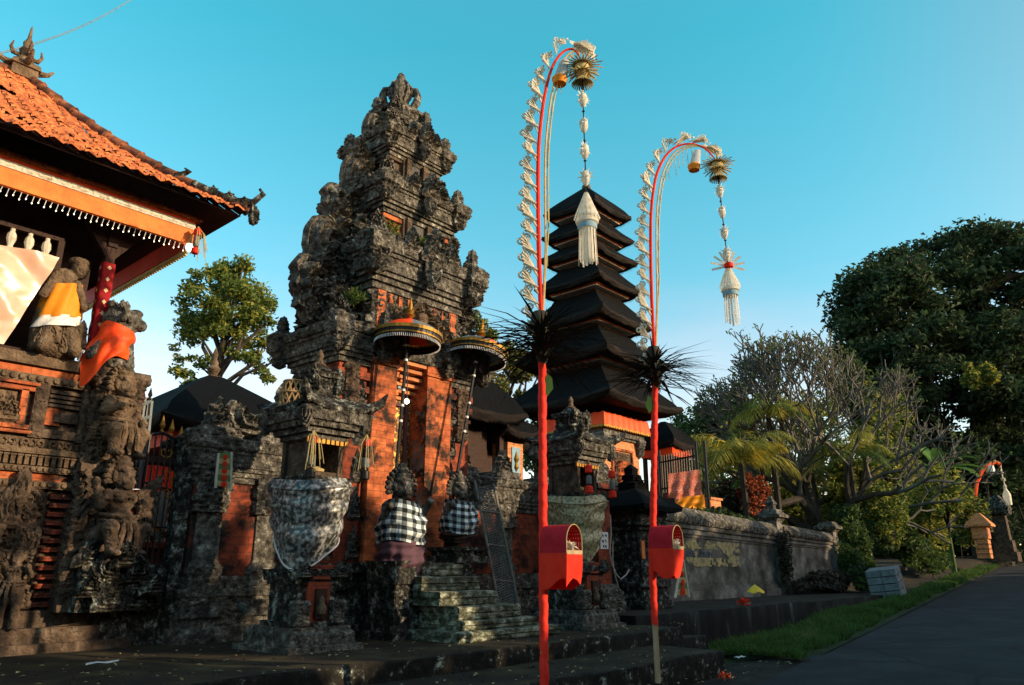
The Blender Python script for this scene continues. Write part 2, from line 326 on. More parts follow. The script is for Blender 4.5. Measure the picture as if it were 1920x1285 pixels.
def brick(name, c1, c2, mort, stain, bw=.34, rh=.085, ms=.007, lo=.5, hi=.62):
    """brick courses on vertical faces, with dark weather stains"""
    m, nt, P, N, L = _new(name)
    tc = N('ShaderNodeTexCoord'); s = N('ShaderNodeSeparateXYZ'); L(tc.outputs['Object'], s.inputs[0])
    a = N('ShaderNodeMath'); a.operation = 'ADD'; L(s.outputs[0], a.inputs[0]); L(s.outputs[1], a.inputs[1])
    c = N('ShaderNodeCombineXYZ'); L(a.outputs[0], c.inputs[0]); L(s.outputs[2], c.inputs[1])
    b = N('ShaderNodeTexBrick'); L(c.outputs[0], b.inputs['Vector']); b.inputs['Scale'].default_value = 1; b.inputs['Brick Width'].default_value = bw; b.inputs['Row Height'].default_value = rh
    b.inputs['Mortar Size'].default_value = ms; b.inputs['Color1'].default_value = (*c1, 1); b.inputs['Color2'].default_value = (*c2, 1); b.inputs['Mortar'].default_value = (*mort, 1); b.inputs['Mortar Smooth'].default_value = .3
    n = N('ShaderNodeTexNoise'); n.inputs['Scale'].default_value = 2.3; n.inputs['Detail'].default_value = 9; n.inputs['Roughness'].default_value = .65; L(tc.outputs['Object'], n.inputs['Vector'])
    r = N('ShaderNodeMapRange'); r.inputs[1].default_value = lo; r.inputs[2].default_value = hi; L(n.outputs['Fac'], r.inputs[0])
    n5 = N('ShaderNodeTexNoise'); n5.inputs['Scale'].default_value = 9; n5.inputs['Detail'].default_value = 5; L(tc.outputs['Object'], n5.inputs['Vector'])
    hv = N('ShaderNodeHueSaturation'); mr = N('ShaderNodeMapRange'); mr.inputs[1].default_value = .3; mr.inputs[2].default_value = .7; mr.inputs[3].default_value = .6; mr.inputs[4].default_value = 1.25
    L(n5.outputs['Fac'], mr.inputs[0]); L(mr.outputs[0], hv.inputs['Value']); L(b.outputs['Color'], hv.inputs['Color'])
    x = N('ShaderNodeMix'); x.data_type = 'RGBA'; x.inputs[7].default_value = (*stain, 1); L(r.outputs[0], x.inputs[0]); L(hv.outputs[0], x.inputs[6]); L(x.outputs[2], P.inputs['Base Color'])
    P.inputs['Roughness'].default_value = .85; P.inputs['Specular IOR Level'].default_value = .2
    bp = N('ShaderNodeBump'); bp.inputs['Strength'].default_value = .7; bp.inputs['Distance'].default_value = .02; L(n5.outputs['Fac'], bp.inputs['Height'])
    b3 = N('ShaderNodeBump'); b3.invert = True; b3.inputs['Strength'].default_value = .6; b3.inputs['Distance'].default_value = .01; L(b.outputs['Fac'], b3.inputs['Height']); L(bp.outputs[0], b3.inputs['Normal']); L(b3.outputs[0], P.inputs['Normal'])
def uvcheck(name, nx, ny, cols, rough=.8, kind='poleng', spec=.2, metal=0):
    m, nt, P, N, L = _new(name); uv = N('ShaderNodeUVMap')
    mp = N('ShaderNodeMapping'); mp.inputs['Scale'].default_value = (nx, ny, 1); L(uv.outputs[0], mp.inputs[0])
    if kind == 'poleng':          # black, grey and white cross-woven squares
        s = N('ShaderNodeSeparateXYZ'); L(mp.outputs[0], s.inputs[0]); v = []
        for i in (0, 1):
            f = N('ShaderNodeMath'); f.operation = 'FRACT'; L(s.outputs[i], f.inputs[0]); g = N('ShaderNodeMath'); g.operation = 'GREATER_THAN'; g.inputs[1].default_value = .5; L(f.outputs[0], g.inputs[0]); v.append(g)
        ad = N('ShaderNodeMath'); ad.operation = 'ADD'; L(v[0].outputs[0], ad.inputs[0]); L(v[1].outputs[0], ad.inputs[1]); hf = N('ShaderNodeMath'); hf.operation = 'MULTIPLY'; hf.inputs[1].default_value = .5; L(ad.outputs[0], hf.inputs[0])
        src = hf.outputs[0]
    else:                         # printed flowers / diamonds
        v = N('ShaderNodeTexVoronoi'); v.voronoi_dimensions = '2D'; v.feature = 'F1'; v.distance = 'MANHATTAN' if kind == 'diamond' else 'EUCLIDEAN'; v.inputs['Randomness'].default_value = 0 if kind in ('diamond', 'dots') else 1; L(mp.outputs[0], v.inputs['Vector']); v.inputs['Scale'].default_value = 1
        src = v.outputs['Distance']
    r = N('ShaderNodeValToRGB'); r.color_ramp.interpolation = 'CONSTANT' if kind in ('dots', 'poleng') else 'LINEAR'; e = r.color_ramp.elements
    e[0].position = cols[0][0]; e[0].color = (*cols[0][1], 1); e[1].position = cols[-1][0]; e[1].color = (*cols[-1][1], 1)
    for p, c in cols[1:-1]: q = e.new(p); q.color = (*c, 1)
    L(src, r.inputs[0]); L(r.outputs[0], P.inputs['Base Color']); P.inputs['Roughness'].default_value = rough; P.inputs['Specular IOR Level'].default_value = spec; P.inputs['Metallic'].default_value = metal
    tc = N('ShaderNodeTexCoord'); n = N('ShaderNodeTexNoise'); n.inputs['Scale'].default_value = 9; L(tc.outputs['Object'], n.inputs[0]); b = N('ShaderNodeBump'); b.inputs['Strength'].default_value = .5; b.inputs['Distance'].default_value = .03; L(n.outputs['Fac'], b.inputs['Height']); L(b.outputs[0], P.inputs['Normal'])
def glow(name, col, st):
    m, nt, P, N, L = _new(name); P.inputs['Base Color'].default_value = (*col, 1); P.inputs['Emission Color'].default_value = (*col, 1); P.inputs['Emission Strength'].default_value = st

LICH = [(.30, (.014, .0135, .0125)), (.42, (.05, .047, .041)), (.52, (.115, .108, .092)), (.60, (.22, .21, .185)), (.68, (.48, .49, .44))]
mat('stone', LICH, 9, .95, 1.0, 40, .035, 13, .07, nr_=.72)
mat('stone_dark', [(.34, (.006, .006, .006)), (.47, (.022, .021, .018)), (.545, (.075, .072, .062)), (.60, (.26, .28, .245)), (.68, (.52, .57, .51))], 9, .95, 1.0, 40, .03, 13, .06, nr_=.76)
mat('stone_tan', [(.28, (.045, .031, .020)), (.5, (.125, .086, .054)), (.7, (.22, .162, .106))], 6., .9, .9, 44, .02, 20, .025, nr_=.7)
mat('stone_brown', [(.28, (.02, .0145, .0105)), (.48, (.07, .05, .036)), (.62, (.14, .10, .072)), (.74, (.25, .24, .2))], 6, .95, .9, 40, .02, 16, .035, nr_=.7)
mat('stone_moss', [(.33, (.010, .010, .008)), (.43, (.05, .052, .036)), (.51, (.12, .13, .09)), (.57, (.28, .31, .235)), (.67, (.50, .54, .45))], 7, .95, .9, 30, .025, nr_=.74, stretch=(1, 1, 1.6))
mat('wall_plaster', [(.25, (.02, .02, .018)), (.42, (.07, .065, .058)), (.55, (.15, .14, .125)), (.66, (.26, .26, .235)), (.8, (.13, .07, .05))], 1.8, .95, .6, 24, .015)
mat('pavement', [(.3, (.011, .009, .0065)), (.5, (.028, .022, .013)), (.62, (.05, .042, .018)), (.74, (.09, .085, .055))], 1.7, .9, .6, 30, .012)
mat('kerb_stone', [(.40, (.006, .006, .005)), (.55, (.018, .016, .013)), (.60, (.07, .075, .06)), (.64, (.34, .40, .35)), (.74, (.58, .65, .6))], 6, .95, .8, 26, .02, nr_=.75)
mat('retain', [(.4, (.004, .0045, .0045)), (.58, (.012, .012, .011)), (.68, (.06, .07, .065)), (.8, (.25, .3, .28))], 2.0, .9, .5, 24, .01, stretch=(1.6, 1.6, .35))
brick('brick', (.54, .155, .055), (.36, .09, .034), (.24, .075, .035), (.025, .017, .013), .40, .10, .005, lo=.49, hi=.60)
brick('brick_dull', (.30, .066, .03), (.24, .05, .026), (.15, .045, .028), (.02, .016, .014), .4, .1, .005, lo=.46, hi=.58)
brick('brick_pale', (.66, .27, .12), (.58, .22, .09), (.42, .2, .1), (.12, .06, .04), .3, .1, lo=.62, hi=.8)
mat('orange_paint', [(.3, (.62, .13, .03)), (.7, (.85, .24, .05))], 5, .7, .3)
mat('red_paint', [(.3, (.55, .02, .015)), (.7, (.75, .05, .03))], 5, .6, .2)
mat('tile', [(.34, (.10, .035, .018)), (.45, (.36, .10, .035)), (.56, (.55, .165, .055)), (.72, (.68, .26, .10))], 12, .8, .5, 40, .01)
mat('tile_dark', [(.35, (.03, .02, .016)), (.55, (.22, .08, .04)), (.7, (.5, .19, .08))], 6, .85, .5, 40, .01)
mat('wood_dark', [(.3, (.012, .006, .004)), (.7, (.05, .02, .013))], 4, .7, .3, 40, .01, stretch=(1, 1, 4))
mat('thatch', [(.3, (.0020, .0026, .0034)), (.6, (.0048, .0056, .007)), (.8, (.010, .011, .013))], 6, .9, 1.0, 60, .03, stretch=(2, 2, .5), spec=.12)
mat('thatch_edge', [(.35, (.004, .0035, .0035)), (.6, (.014, .009, .007)), (.75, (.045, .022, .014))], 14, .9, 1, 70, .02)
mat('gold', [(.3, (.24, .12, .012)), (.7, (.36, .19, .022))], 8, .55, .2, metal=.5, spec=.5)
mat('red_cloth', [(.3, (.75, .028, .012)), (.7, (.95, .06, .025))], 6, .75, .25, 14, .02, transl=.25)
mat('wrap_red', [(.3, (.78, .022, .012)), (.7, (.92, .045, .022))], 6, .75, .5, 30, .01, stretch=(1, 1, .6))
mat('lion_cloth', [(.3, (.82, .05, .008)), (.7, (.98, .11, .015))], 3, .55, .4, 8, .03)
mat('orange_cloth', [(.3, (.8, .24, .01)), (.7, (.95, .38, .02))], 3, .55, .4, 8, .03, transl=.2)
mat('satin', [(.3, (.58, .33, .22)), (.55, (.68, .44, .32)), (.75, (.72, .54, .42))], 3, .30, .2, 6, .03, spec=.6)
mat('white_cloth', (.75, .72, .68), 4, .8, .3)
mat('purple_cloth', (.10, .05, .07), 4, .8, .4, 9, .03)
mat('silver_cloth', [(.40, (.035, .036, .035)), (.47, (.10, .105, .10)), (.53, (.20, .205, .198)), (.62, (.46, .465, .45))], 20, .34, .3, 12, .03, spec=.7, metal=.15, nr_=.5)
mat('gold_cloth', [(.36, (.06, .055, .03)), (.5, (.30, .27, .15)), (.62, (.5, .46, .28))], 24, .45, .25, 9, .03, spec=.6, metal=.1)
uvcheck('poleng', 14, 8, [(0, (.012, .014, .016)), (.3, (.16, .2, .22)), (.8, (.72, .8, .82))])
uvcheck('songket', 3, 9, [(0, (.85, .62, .36)), (.18, (.8, .55, .3)), (.24, (.25, .008, .012)), (1, (.30, .012, .015))], kind='diamond')
uvcheck('batik', 16, 9, [(0, (.62, .30, .2)), (.3, (.55, .16, .1)), (.5, (.42, .09, .06)), (.8, (.6, .28, .2))], kind='flower')
uvcheck('dots', 13, 11, [(0, (.7, .45, .4)), (.16, (.52, .012, .02)), (1, (.50, .010, .02))], kind='dots')
mat('basket_top', [(.3, (.40, .008, .02)), (.7, (.54, .016, .028))], 8, .8, .7, 26, .012)
mat('bamboo', [(.3, (.32, .22, .12)), (.7, (.55, .42, .26))], 7, .6, .3, stretch=(1, 1, .3))
mat('bamboo_grey', [(.3, (.14, .125, .10)), (.7, (.3, .27, .22))], 7, .7, .3)
mat('palm_leaf', [(.3, (.60, .54, .40)), (.5, (.86, .82, .70)), (.75, (.93, .91, .82))], 12, .7, .2, transl=.45)
mat('palm_dry', [(.3, (.5, .38, .15)), (.7, (.75, .62, .32))], 12, .7, .2, transl=.25)
mat('frond_dark', [(.3, (.016, .02, .014)), (.6, (.04, .047, .034)), (.8, (.10, .10, .07))], 8, .7, .3)
mat('black_paint', (.010, .010, .011), 6, .45, .2)
mat('iron_grey', [(.3, (.09, .115, .125)), (.7, (.17, .2, .215))], 5, .5, .2)
mat('white_paint', (.72, .72, .70), 4, .6, .2)
mat('blue_sign', (.45, .58, .68), 4, .6, .1)
mat('ink', (.03, .07, .16), 4, .7, 0)
mat('yellow', (.85, .55, .04), 6, .7, .2)
mat('yellow_dull', [(.38, (.16, .15, .12)), (.5, (.36, .30, .15)), (.68, (.52, .42, .18))], 9, .9, .3)
mat('green_leaf_trim', (.12, .22, .07), 8, .7, .2)
def asphalt():
    m, nt, P, N, L = _new('asphalt'); tc = N('ShaderNodeTexCoord')
    n1 = N('ShaderNodeTexNoise'); n1.inputs['Scale'].default_value = .9; n1.inputs['Detail'].default_value = 9; n1.inputs['Roughness'].default_value = .75; L(tc.outputs['Object'], n1.inputs['Vector'])
    r = N('ShaderNodeValToRGB'); e = r.color_ramp.elements; e[0].position = .34; e[0].color = (.010, .012, .015, 1); e[1].position = .68; e[1].color = (.040, .042, .044, 1); q = e.new(.5); q.color = (.019, .022, .026, 1); L(n1.outputs['Fac'], r.inputs[0])
    n2 = N('ShaderNodeTexNoise'); n2.inputs['Scale'].default_value = 1.6; n2.inputs['Detail'].default_value = 4; L(tc.outputs['Object'], n2.inputs['Vector'])
    mx = N('ShaderNodeMix'); mx.data_type = 'VECTOR'; mx.inputs[0].default_value = .25; L(tc.outputs['Object'], mx.inputs[4]); L(n2.outputs['Color'], mx.inputs[5])
    v = N('ShaderNodeTexVoronoi'); v.feature = 'DISTANCE_TO_EDGE'; v.inputs['Scale'].default_value = .55; L(mx.outputs[1], v.inputs['Vector'])
    mr = N('ShaderNodeMapRange'); mr.inputs[1].default_value = .004; mr.inputs[2].default_value = .018; L(v.outputs['Distance'], mr.inputs[0])
    m2 = N('ShaderNodeMix'); m2.data_type = 'RGBA'; m2.inputs[6].default_value = (.006, .006, .006, 1); L(mr.outputs[0], m2.inputs[0]); L(r.outputs[0], m2.inputs[7]); L(m2.outputs[2], P.inputs['Base Color']); P.inputs['Roughness'].default_value = .88; P.inputs['Specular IOR Level'].default_value = .3
    n3 = N('ShaderNodeTexNoise'); n3.inputs['Scale'].default_value = 70; L(tc.outputs['Object'], n3.inputs['Vector']); bp = N('ShaderNodeBump'); bp.inputs['Strength'].default_value = 1; bp.inputs['Distance'].default_value = .012; L(n3.outputs['Fac'], bp.inputs['Height']); L(bp.outputs[0], P.inputs['Normal'])
asphalt()
mat('soil', [(.3, (.014, .012, .009)), (.55, (.03, .025, .017)), (.72, (.06, .05, .035))], 3, .95, .8, 40, .03)
mat('verge', [(.3, (.014, .022, .007)), (.6, (.03, .045, .014)), (.75, (.06, .055, .025))], 2, .95, .8, 40, .03)
mat('grass', [(.3, (.05, .10, .02)), (.6, (.09, .16, .035)), (.75, (.2, .19, .06))], 1.2, .8, 0, transl=.3)
mat('bark', [(.3, (.02, .017, .013)), (.7, (.07, .06, .048))], 5, .95, .8, 18, .03, stretch=(1, 1, .4))
mat('twig', [(.3, (.055, .052, .046)), (.6, (.12, .115, .10)), (.8, (.22, .21, .19))], 3, .85, .4)
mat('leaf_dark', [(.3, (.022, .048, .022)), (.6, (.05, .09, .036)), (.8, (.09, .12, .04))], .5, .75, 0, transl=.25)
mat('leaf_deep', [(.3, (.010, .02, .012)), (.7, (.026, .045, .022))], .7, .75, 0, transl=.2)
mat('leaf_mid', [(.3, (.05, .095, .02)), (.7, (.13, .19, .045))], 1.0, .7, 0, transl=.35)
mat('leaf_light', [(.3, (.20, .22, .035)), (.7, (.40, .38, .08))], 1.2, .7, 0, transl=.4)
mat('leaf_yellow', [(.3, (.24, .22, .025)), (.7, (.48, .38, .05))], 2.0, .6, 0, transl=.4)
mat('leaf_red', [(.3, (.28, .05, .02)), (.7, (.6, .16, .06))], 3.0, .7, 0, transl=.3)
mat('banana', [(.3, (.05, .14, .03)), (.7, (.12, .24, .06))], 2, .5, .3, 12, .02, transl=.35)
mat('block', [(.3, (.13, .145, .15)), (.7, (.27, .29, .3))], 7, .95, .7, 60, .006)
mat('cable', (.10, .22, .34), 4, .6, 0)
mat('pale_cable', (.45, .43, .38), 4, .6, 0)
mat('door_gold', [(.4, (.02, .012, .008)), (.5, (.16, .07, .02)), (.6, (.7, .42, .08))], 14, .5, .6, 20, .02, metal=.3)
mat('pale_blue', (.2, .34, .42), 4, .7, .1)
mat('wicker', [(.3, (.24, .14, .06)), (.7, (.5, .33, .16))], 8, .7, .3)
mat('net', [(.35, (.10, .095, .085)), (.65, (.24, .23, .21))], 22, .9, .6, 60, .01)
mat('bag', (.65, .7, .72), 4, .3, .2, transl=.4)
glow('bulb', (1., .93, .8), 2.2)
glow('fairy', (1., .85, .55), 1.6)
# ================================================================ THE SETTING
def build_ground():
    xs = np.concatenate([np.linspace(-400, -12, 10), np.linspace(-8, 60, 120), np.linspace(64, 600, 30)])
    ys = np.concatenate([np.linspace(-300, -6, 12), np.linspace(-5, 14, 110), np.linspace(16, 500, 20)])
    X, Y = np.meshgrid(xs, ys, indexing='ij'); Xc = np.clip(X, -20, 90)
    gz = -0.5 + .03 * (Xc - 9.5) - .03
    dip = -.22 * np.exp(-((X - 14.5) / 4.5) ** 2) * np.exp(-((Y - 7.1) / 1.3) ** 2)
    inside = 1 / (1 + np.exp(-(Y - 10.2) * 4)); Z = gz + dip
    Z = Z * (1 - inside) + np.maximum(gz, .15 + .03 * np.clip(X - 12, 0, 60)) * inside
    Z = np.where((X < 11.4) & (X > -12) & (Y > 5.4) & (Y < 40), np.minimum(Z, -.45), Z)
    near = np.where((X > -8) & (X < 60) & (Y > -5) & (Y < 14), 1, 0)
    Z = Z + near * .05 * (vnoise(X * 1.7, Y * 1.7, 3) - .5)
    ed = 4.5 + .107 * (X - 9.5)
    Z = np.where(Y < ed + .1, np.minimum(Z, gz - .02), Z)
    b = B(); b.grid(np.stack([X, Y, Z], -1)); struct(b.build('ground', 'soil', angle=180))
build_ground()
def rd_edge(X): return 4.5 + .107 * (X - 9.5)
# asphalt road climbing to the right
b = B(); xs = np.concatenate([np.linspace(-30, 90, 241), np.linspace(95, 200, 6)]); P = []
for x in xs:
    e = rd_edge(x) + .10 * (vnoise(np.array(x * 1.3), np.array(2.2), 5) - .5) + .05 * (vnoise(np.array(x * 5), np.array(1.2), 8) - .5); row = []
    for q in range(9):
        y = e - q * 6.5 / 8; row.append((x, y, ground_z(min(x, 90)) + .03 * (1 - (q / 4 - 1) ** 2) + (-.03 if q == 0 else 0)))
    P.append(row)
b.grid(P); struct(b.build('road', 'asphalt', angle=180))
# forecourt: raised platform, a lower terrace step in front of it
def slab(name, x0, x1, y0, y1, z0, z1, m, seed, kerb=.0, mk=None):
    b = B(); nx = max(2, int((x1 - x0) / .12)); ny = max(2, int((y1 - y0) / .15)); nz = 4
    xs = np.linspace(x0, x1, nx); jit = lambda a, s: .05 * (vnoise(a * 2.1, np.full_like(a, s), seed) - .5) + .025 * (vnoise(a * 9, np.full_like(a, s), seed + 1) - .5)
    rows = []
    for k in range(nz + 1):
        z = z0 + (z1 - z0 - .02) * k / nz; rows.append(np.stack([xs, y0 + jit(xs, k * .8 + 3), np.full_like(xs, z)], -1))
    for k in range(ny + 1):
        y = y0 + .02 + (y1 - y0 - .02) * k / ny
        rows.append(np.stack([xs, np.full_like(xs, y) + (jit(xs, 6.2) if k == 0 else 0), z1 + .025 * (vnoise(xs * 1.6, np.full_like(xs, y * 1.6), seed + 2) - .5)], -1))
    mm = ([1] * nz + [0] * (ny + 1))
    P = np.array(rows); n = len(xs)
    F = [(i * n + j, i * n + j + 1, (i + 1) * n + j + 1, (i + 1) * n + j) for i in range(len(rows) - 1) for j in range(n - 1)]
    M_ = [1 if i <= nz else 0 for i in range(len(rows) - 1) for j in range(n - 1)]
    b.add(P.reshape(-1, 3), F, M_)
    for x in (x0, x1):
        b.add([(x, y0, z0), (x, y1, z0), (x, y1, z1), (x, y0, z1)], [(0, 1, 2, 3)], 1)
    return struct(b.build(name, m, angle=50))
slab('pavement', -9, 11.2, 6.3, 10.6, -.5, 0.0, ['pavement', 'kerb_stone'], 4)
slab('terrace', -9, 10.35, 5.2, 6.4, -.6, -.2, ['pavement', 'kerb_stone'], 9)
slab('bank_top', 11.1, 27.5, 7.1, 9.9, -.9, .14, ['soil', 'retain'], 14)
slab('side_step', 10.2, 12.0, 6.3, 7.2, -.7, -.17, ['pavement', 'kerb_stone'], 19)
# courtyard ground behind the walls is part of the ground sheet

# ---------------------------------------------------------------- ornament outlines (x across, z up)
EAR = [(.60, 0), (.28, .05), (.10, .2), (.0, .45), (.02, .72), (.14, .92), (.36, 1.0), (.58, .95), (.74, .8), (.78, .62), (.95, .5), (1.0, .25), (1.0, 0)]
FLAM = [(-.5, 0), (-.54, .2), (-.40, .3), (-.5, .48), (-.3, .55), (-.36, .74), (-.14, .78), (0, 1.05), (.14, .78), (.36, .74), (.3, .55), (.5, .48), (.40, .3), (.54, .2), (.5, 0)]
TONG = [(-.45, 1), (-.5, .6), (-.36, .3), (-.2, .1), (0, 0), (.2, .1), (.36, .3), (.5, .6), (.45, 1)]
RAG = [(.5, 0), (.3, .02), (.22, .18), (.08, .22), (.14, .38), (0, .5), (.06, .66), (-.02, .8), (.12, .98), (.3, 1.0), (.36, .86), (.52, .88), (.56, .7), (.74, .66), (.78, .45), (.95, .38), (1.0, 0)]
def orn(b, pos, wd, ht, t, ang=0., out=FLAM, seed=0, mir=False, ridges=3., sc=.13, ra=.35, n=56, rings=9, m=0, tilt=0):
    o = [((-x if mir else x) * wd, z * ht) for x, z in out]
    if mir: o = o[::-1]
    M = Matrix.Translation(pos) @ Matrix.Rotation(ang, 4, 'Z') @ Matrix.Rotation(tilt, 4, 'X')
    b.pillow(o, t, M, rings, n, ridges, .36, seed, None, m, sc, ra * 1.5)
D45 = R_(45)

# ================================================================ THE GATE TOWER
GX, GY = 7.78, 9.7
gate = thing('gate_tower', 'tall tiered stone and orange brick temple gate tower at the head of the steps', 'gate tower', (GX, GY, 0))
def cornice(z, h, ov):   # moulding profile: z from z to z+h, overhang ov
    p = [(0, 0, 0), (0, .18, 0), (.13, .18, 0), (.13, .34, 0), (.24, .34, 0), (.24, .5, 0), (.33, .5, 0), (.33, .62, 0), (.60, .68, .03), (.60, .8, 0), (.68, .8, 0), (.68, .92, 0), (.72, .92, .045), (.9, 1.0, .05), (.93, .8, .05), (.96, .2, .02), (1.0, -.3, 0)]
    return [(z + a * h, c * ov, d) for a, c, d in p]
b = B(); b.carved(GX, GY, .93, .72, [(4.12, .03, .0), (4.2, .06, .03), (4.3, .06, .03), (4.3, -.02, 0), (4.42, -.02, .0), (4.42, .0, .10), (5.1, .0, .10), (5.16, 0, 0)], .04, .24, 3)
b.build('carved_frieze', 'stone', gate)
b = B(); b.carved(GX, GY, .93, .72, cornice(5.15, .85, .33), .045, .15, 5); b.build('main_cornice', 'stone', gate)
b = B(); b.stack(GX, GY, .72, .62, [(5.9, 0), (6.02, 0), (6.02, -.03), (6.5, -.03), (6.5, .02), (6.66, .02)]); b.build('second_storey', 'brick', gate)
b = B(); b.carved(GX, GY, .72, .62, cornice(6.58, .62, .29), .045, .14, 6); b.build('second_cornice', 'stone', gate)
b = B(); b.stack(GX, GY, .56, .5, [(7.1, 0), (7.2, 0), (7.2, -.03), (7.72, -.03), (7.72, .02), (7.86, .02)]); b.build('third_storey', 'stone_brown', gate)
b = B(); b.carved(GX, GY, .56, .5, cornice(7.78, .56, .23), .045, .13, 7); b.build('third_cornice', 'stone', gate)
# niches on the upper storeys (flat black panel painted as recess shade, framed by posts)
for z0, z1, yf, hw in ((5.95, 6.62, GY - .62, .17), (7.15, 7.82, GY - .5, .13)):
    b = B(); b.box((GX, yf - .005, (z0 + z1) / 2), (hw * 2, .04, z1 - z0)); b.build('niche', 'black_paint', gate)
    for s in (-1, 1):
        b = B(); b.box((GX + s * (hw + .06), yf - .03, (z0 + z1) / 2), (.10, .14, z1 - z0)); b.box((GX + s * (hw + .13), yf - .0, (z0 + z1) / 2 + .1), (.06, .1, z1 - z0 - .2)); b.build('niche_post', 'stone_brown', gate)
    b = B(); b.panel((GX - hw - .55, yf - .0, z0), (1, 0, 0), (0, 0, 1), (0, -1, 0), .3, (z1 - z0) * .55, .1, .03, .16, 3); b.build('carved_relief', 'stone', gate); b = B(); b.panel((GX + hw + .28, yf - .0, z0), (1, 0, 0), (0, 0, 1), (0, -1, 0), .28, (z1 - z0) * .5, .1, .03, .16, 8); b.build('carved_relief', 'stone', gate)
# crown
b = B(); b.carved(GX, GY, .42, .40, [(8.3, .02, 0), (8.4, .02, .06), (8.62, -.04, .07), (8.62, .04, .05), (8.76, .05, .05), (8.8, -.1, .05), (9.02, -.14, .06), (9.06, -.08, .03), (9.14, -.08, 0), (9.2, -.22, 0)], .035, .16, 9); b.build('crown_block', 'stone', gate)
b = B(); b.lathe([(.001, 9.1), (.19, 9.12), (.21, 9.2), (.13, 9.28), (.12, 9.36), (.17, 9.44), (.2, 9.58), (.18, 9.7), (.1, 9.8), (.07, 9.84), (.09, 9.88), (.05, 9.98), (.001, 10.02)], (GX, GY, 0), 14)
for k in range(4):
    a = D45 + k * PI / 2
    for s in (1,):
        pts = [(GX + math.cos(a) * r, GY + math.sin(a) * r, z) for r, z in ((.14, 9.15), (.24, 9.22), (.31, 9.36), (.33, 9.5), (.29, 9.62), (.22, 9.64), (.2, 9.56), (.25, 9.5))]
        b.tube(pts, [.06, .075, .08, .075, .065, .055, .045, .03], 7)
for k in range(8): a = k * PI / 4; b.tube([(GX + math.cos(a) * r, GY + math.sin(a) * r, z) for r, z in ((.12, 9.32), (.19, 9.44), (.215, 9.58), (.19, 9.7), (.1, 9.81))], [.02, .03, .032, .028, .015], 5)
b.build('finial', 'stone', gate)
# corner blocks hanging off each cornice with upright flames above
def corners(hx, hy, z0, z1, sz, fl, seed):
    for i, (sx, sy) in enumerate(((-1, -1), (1, -1), (-1, 1), (1, 1))):
        b = B(); x, y = GX + sx * (hx - .04), GY + sy * (hy - .04)
        b.carved(x, y, sz, sz, [(z0 + .02, -sz * .75, 0), (z0 + .06, -sz * .4, .06), (z0 + .14, -.03, .07), (z0 + (z1 - z0) * .55, .0, .09), (z0 + (z1 - z0) * .58, .05, .03), (z1 - .06, .05, .05), (z1, .02, .06), (z1 + .06, -.05, .05), (z1 + .07, -sz * .9, 0)], .03, .15, seed + i)
        orn(b, (x, y, z1 - .02), fl * .95, fl * 1.25, .09, sx * (D45 if sy < 0 else PI - D45), FLAM, seed + i, sc=.11)
        b.build('corner_antefix', 'stone', gate)
corners(1.12, .97, 5.28, 5.98, .155, .36, 21); corners(.86, .82, 6.72, 7.2, .125, .30, 31); corners(.67, .64, 7.86, 8.3, .10, .28, 41)
corners(.40, .38, 8.5, 8.75, .07, .36, 51)
# centre tongues and masks on the front of each cornice
for y, z, w_, h_, sd in ((GY - 1.07, 5.22, .36, .85, 3), (GY - .93, 6.62, .26, .62, 4), (GY - .75, 7.8, .22, .56, 6)):
    b = B(); orn(b, (GX + .02, y, z), w_, h_ * .75, .10, 0, TONG, sd, ridges=2); orn(b, (GX + .02, y - .02, z + h_ * .62), w_ * 1.5, h_ * .8, .12, 0, FLAM, sd + 3, sc=.1)
    for s in (-1, 1): orn(b, (GX + s * w_ * 1.25, y + .02, z + h_ * .75), w_ * .9, h_ * .5, .09, 0, FLAM, sd + 5, sc=.1)
    b.build('mask_ornament', 'stone', gate)
for z, hx_, y, n_ in ((5.98, 1.1, GY - .98, 9), (7.18, .85, GY - .86, 7), (8.3, .62, GY - .68, 5)):
    b = B()
    for k in range(n_):
        x = GX - hx_ * .8 + 1.6 * hx_ * k / (n_ - 1)
        if abs(x - GX) > .3: b = B(); orn(b, (x, y, z - .06), .16, .17 + .08 * rnd.random(), .06, 0, FLAM, k, sc=.09, n=28, rings=5); b.build('small_antefix', 'stone', gate)
    for k in range(n_ - 1):
        b = B(); orn(b, (GX - hx_ + .02, GY - .7 + 1.3 * k / n_, z - .06), .16, .17 + .08 * rnd.random(), .06, -PI / 2, FLAM, k + 20, sc=.09, n=28, rings=5); b.build('small_antefix', 'stone', gate)
# kala mask over the door under the main cornice
b = B(); orn(b, (GX - .02, GY - .80, 4.52), 1.0, .62, .14, 0, FLAM, 77, sc=.12, ra=.7)
for s in (-1, 1): orn(b, (GX + s * .58, GY - .76, 4.46), .34, .52, .10, 0, RAG if s < 0 else FLAM, 78 + s, sc=.1)
b.lathe([(.001, -.12), (.09, -.08), (.12, 0), (.09, .08), (.001, .12)], (GX - .1, GY - .95, 4.78), 10); b.build('kala_mask', 'stone_tan', gate)
for x in (7.0, 8.56): b = B(); b.box((x, GY - .745, 4.78), (.16, .06, .72)); b.build('brick_strip', 'brick', gate)
for k in range(7): b = B(); b.box((7.2 + .19 * k, GY - .74, 5.05), (.07, .05, .16)); b.build('brick_tooth', 'brick', gate)
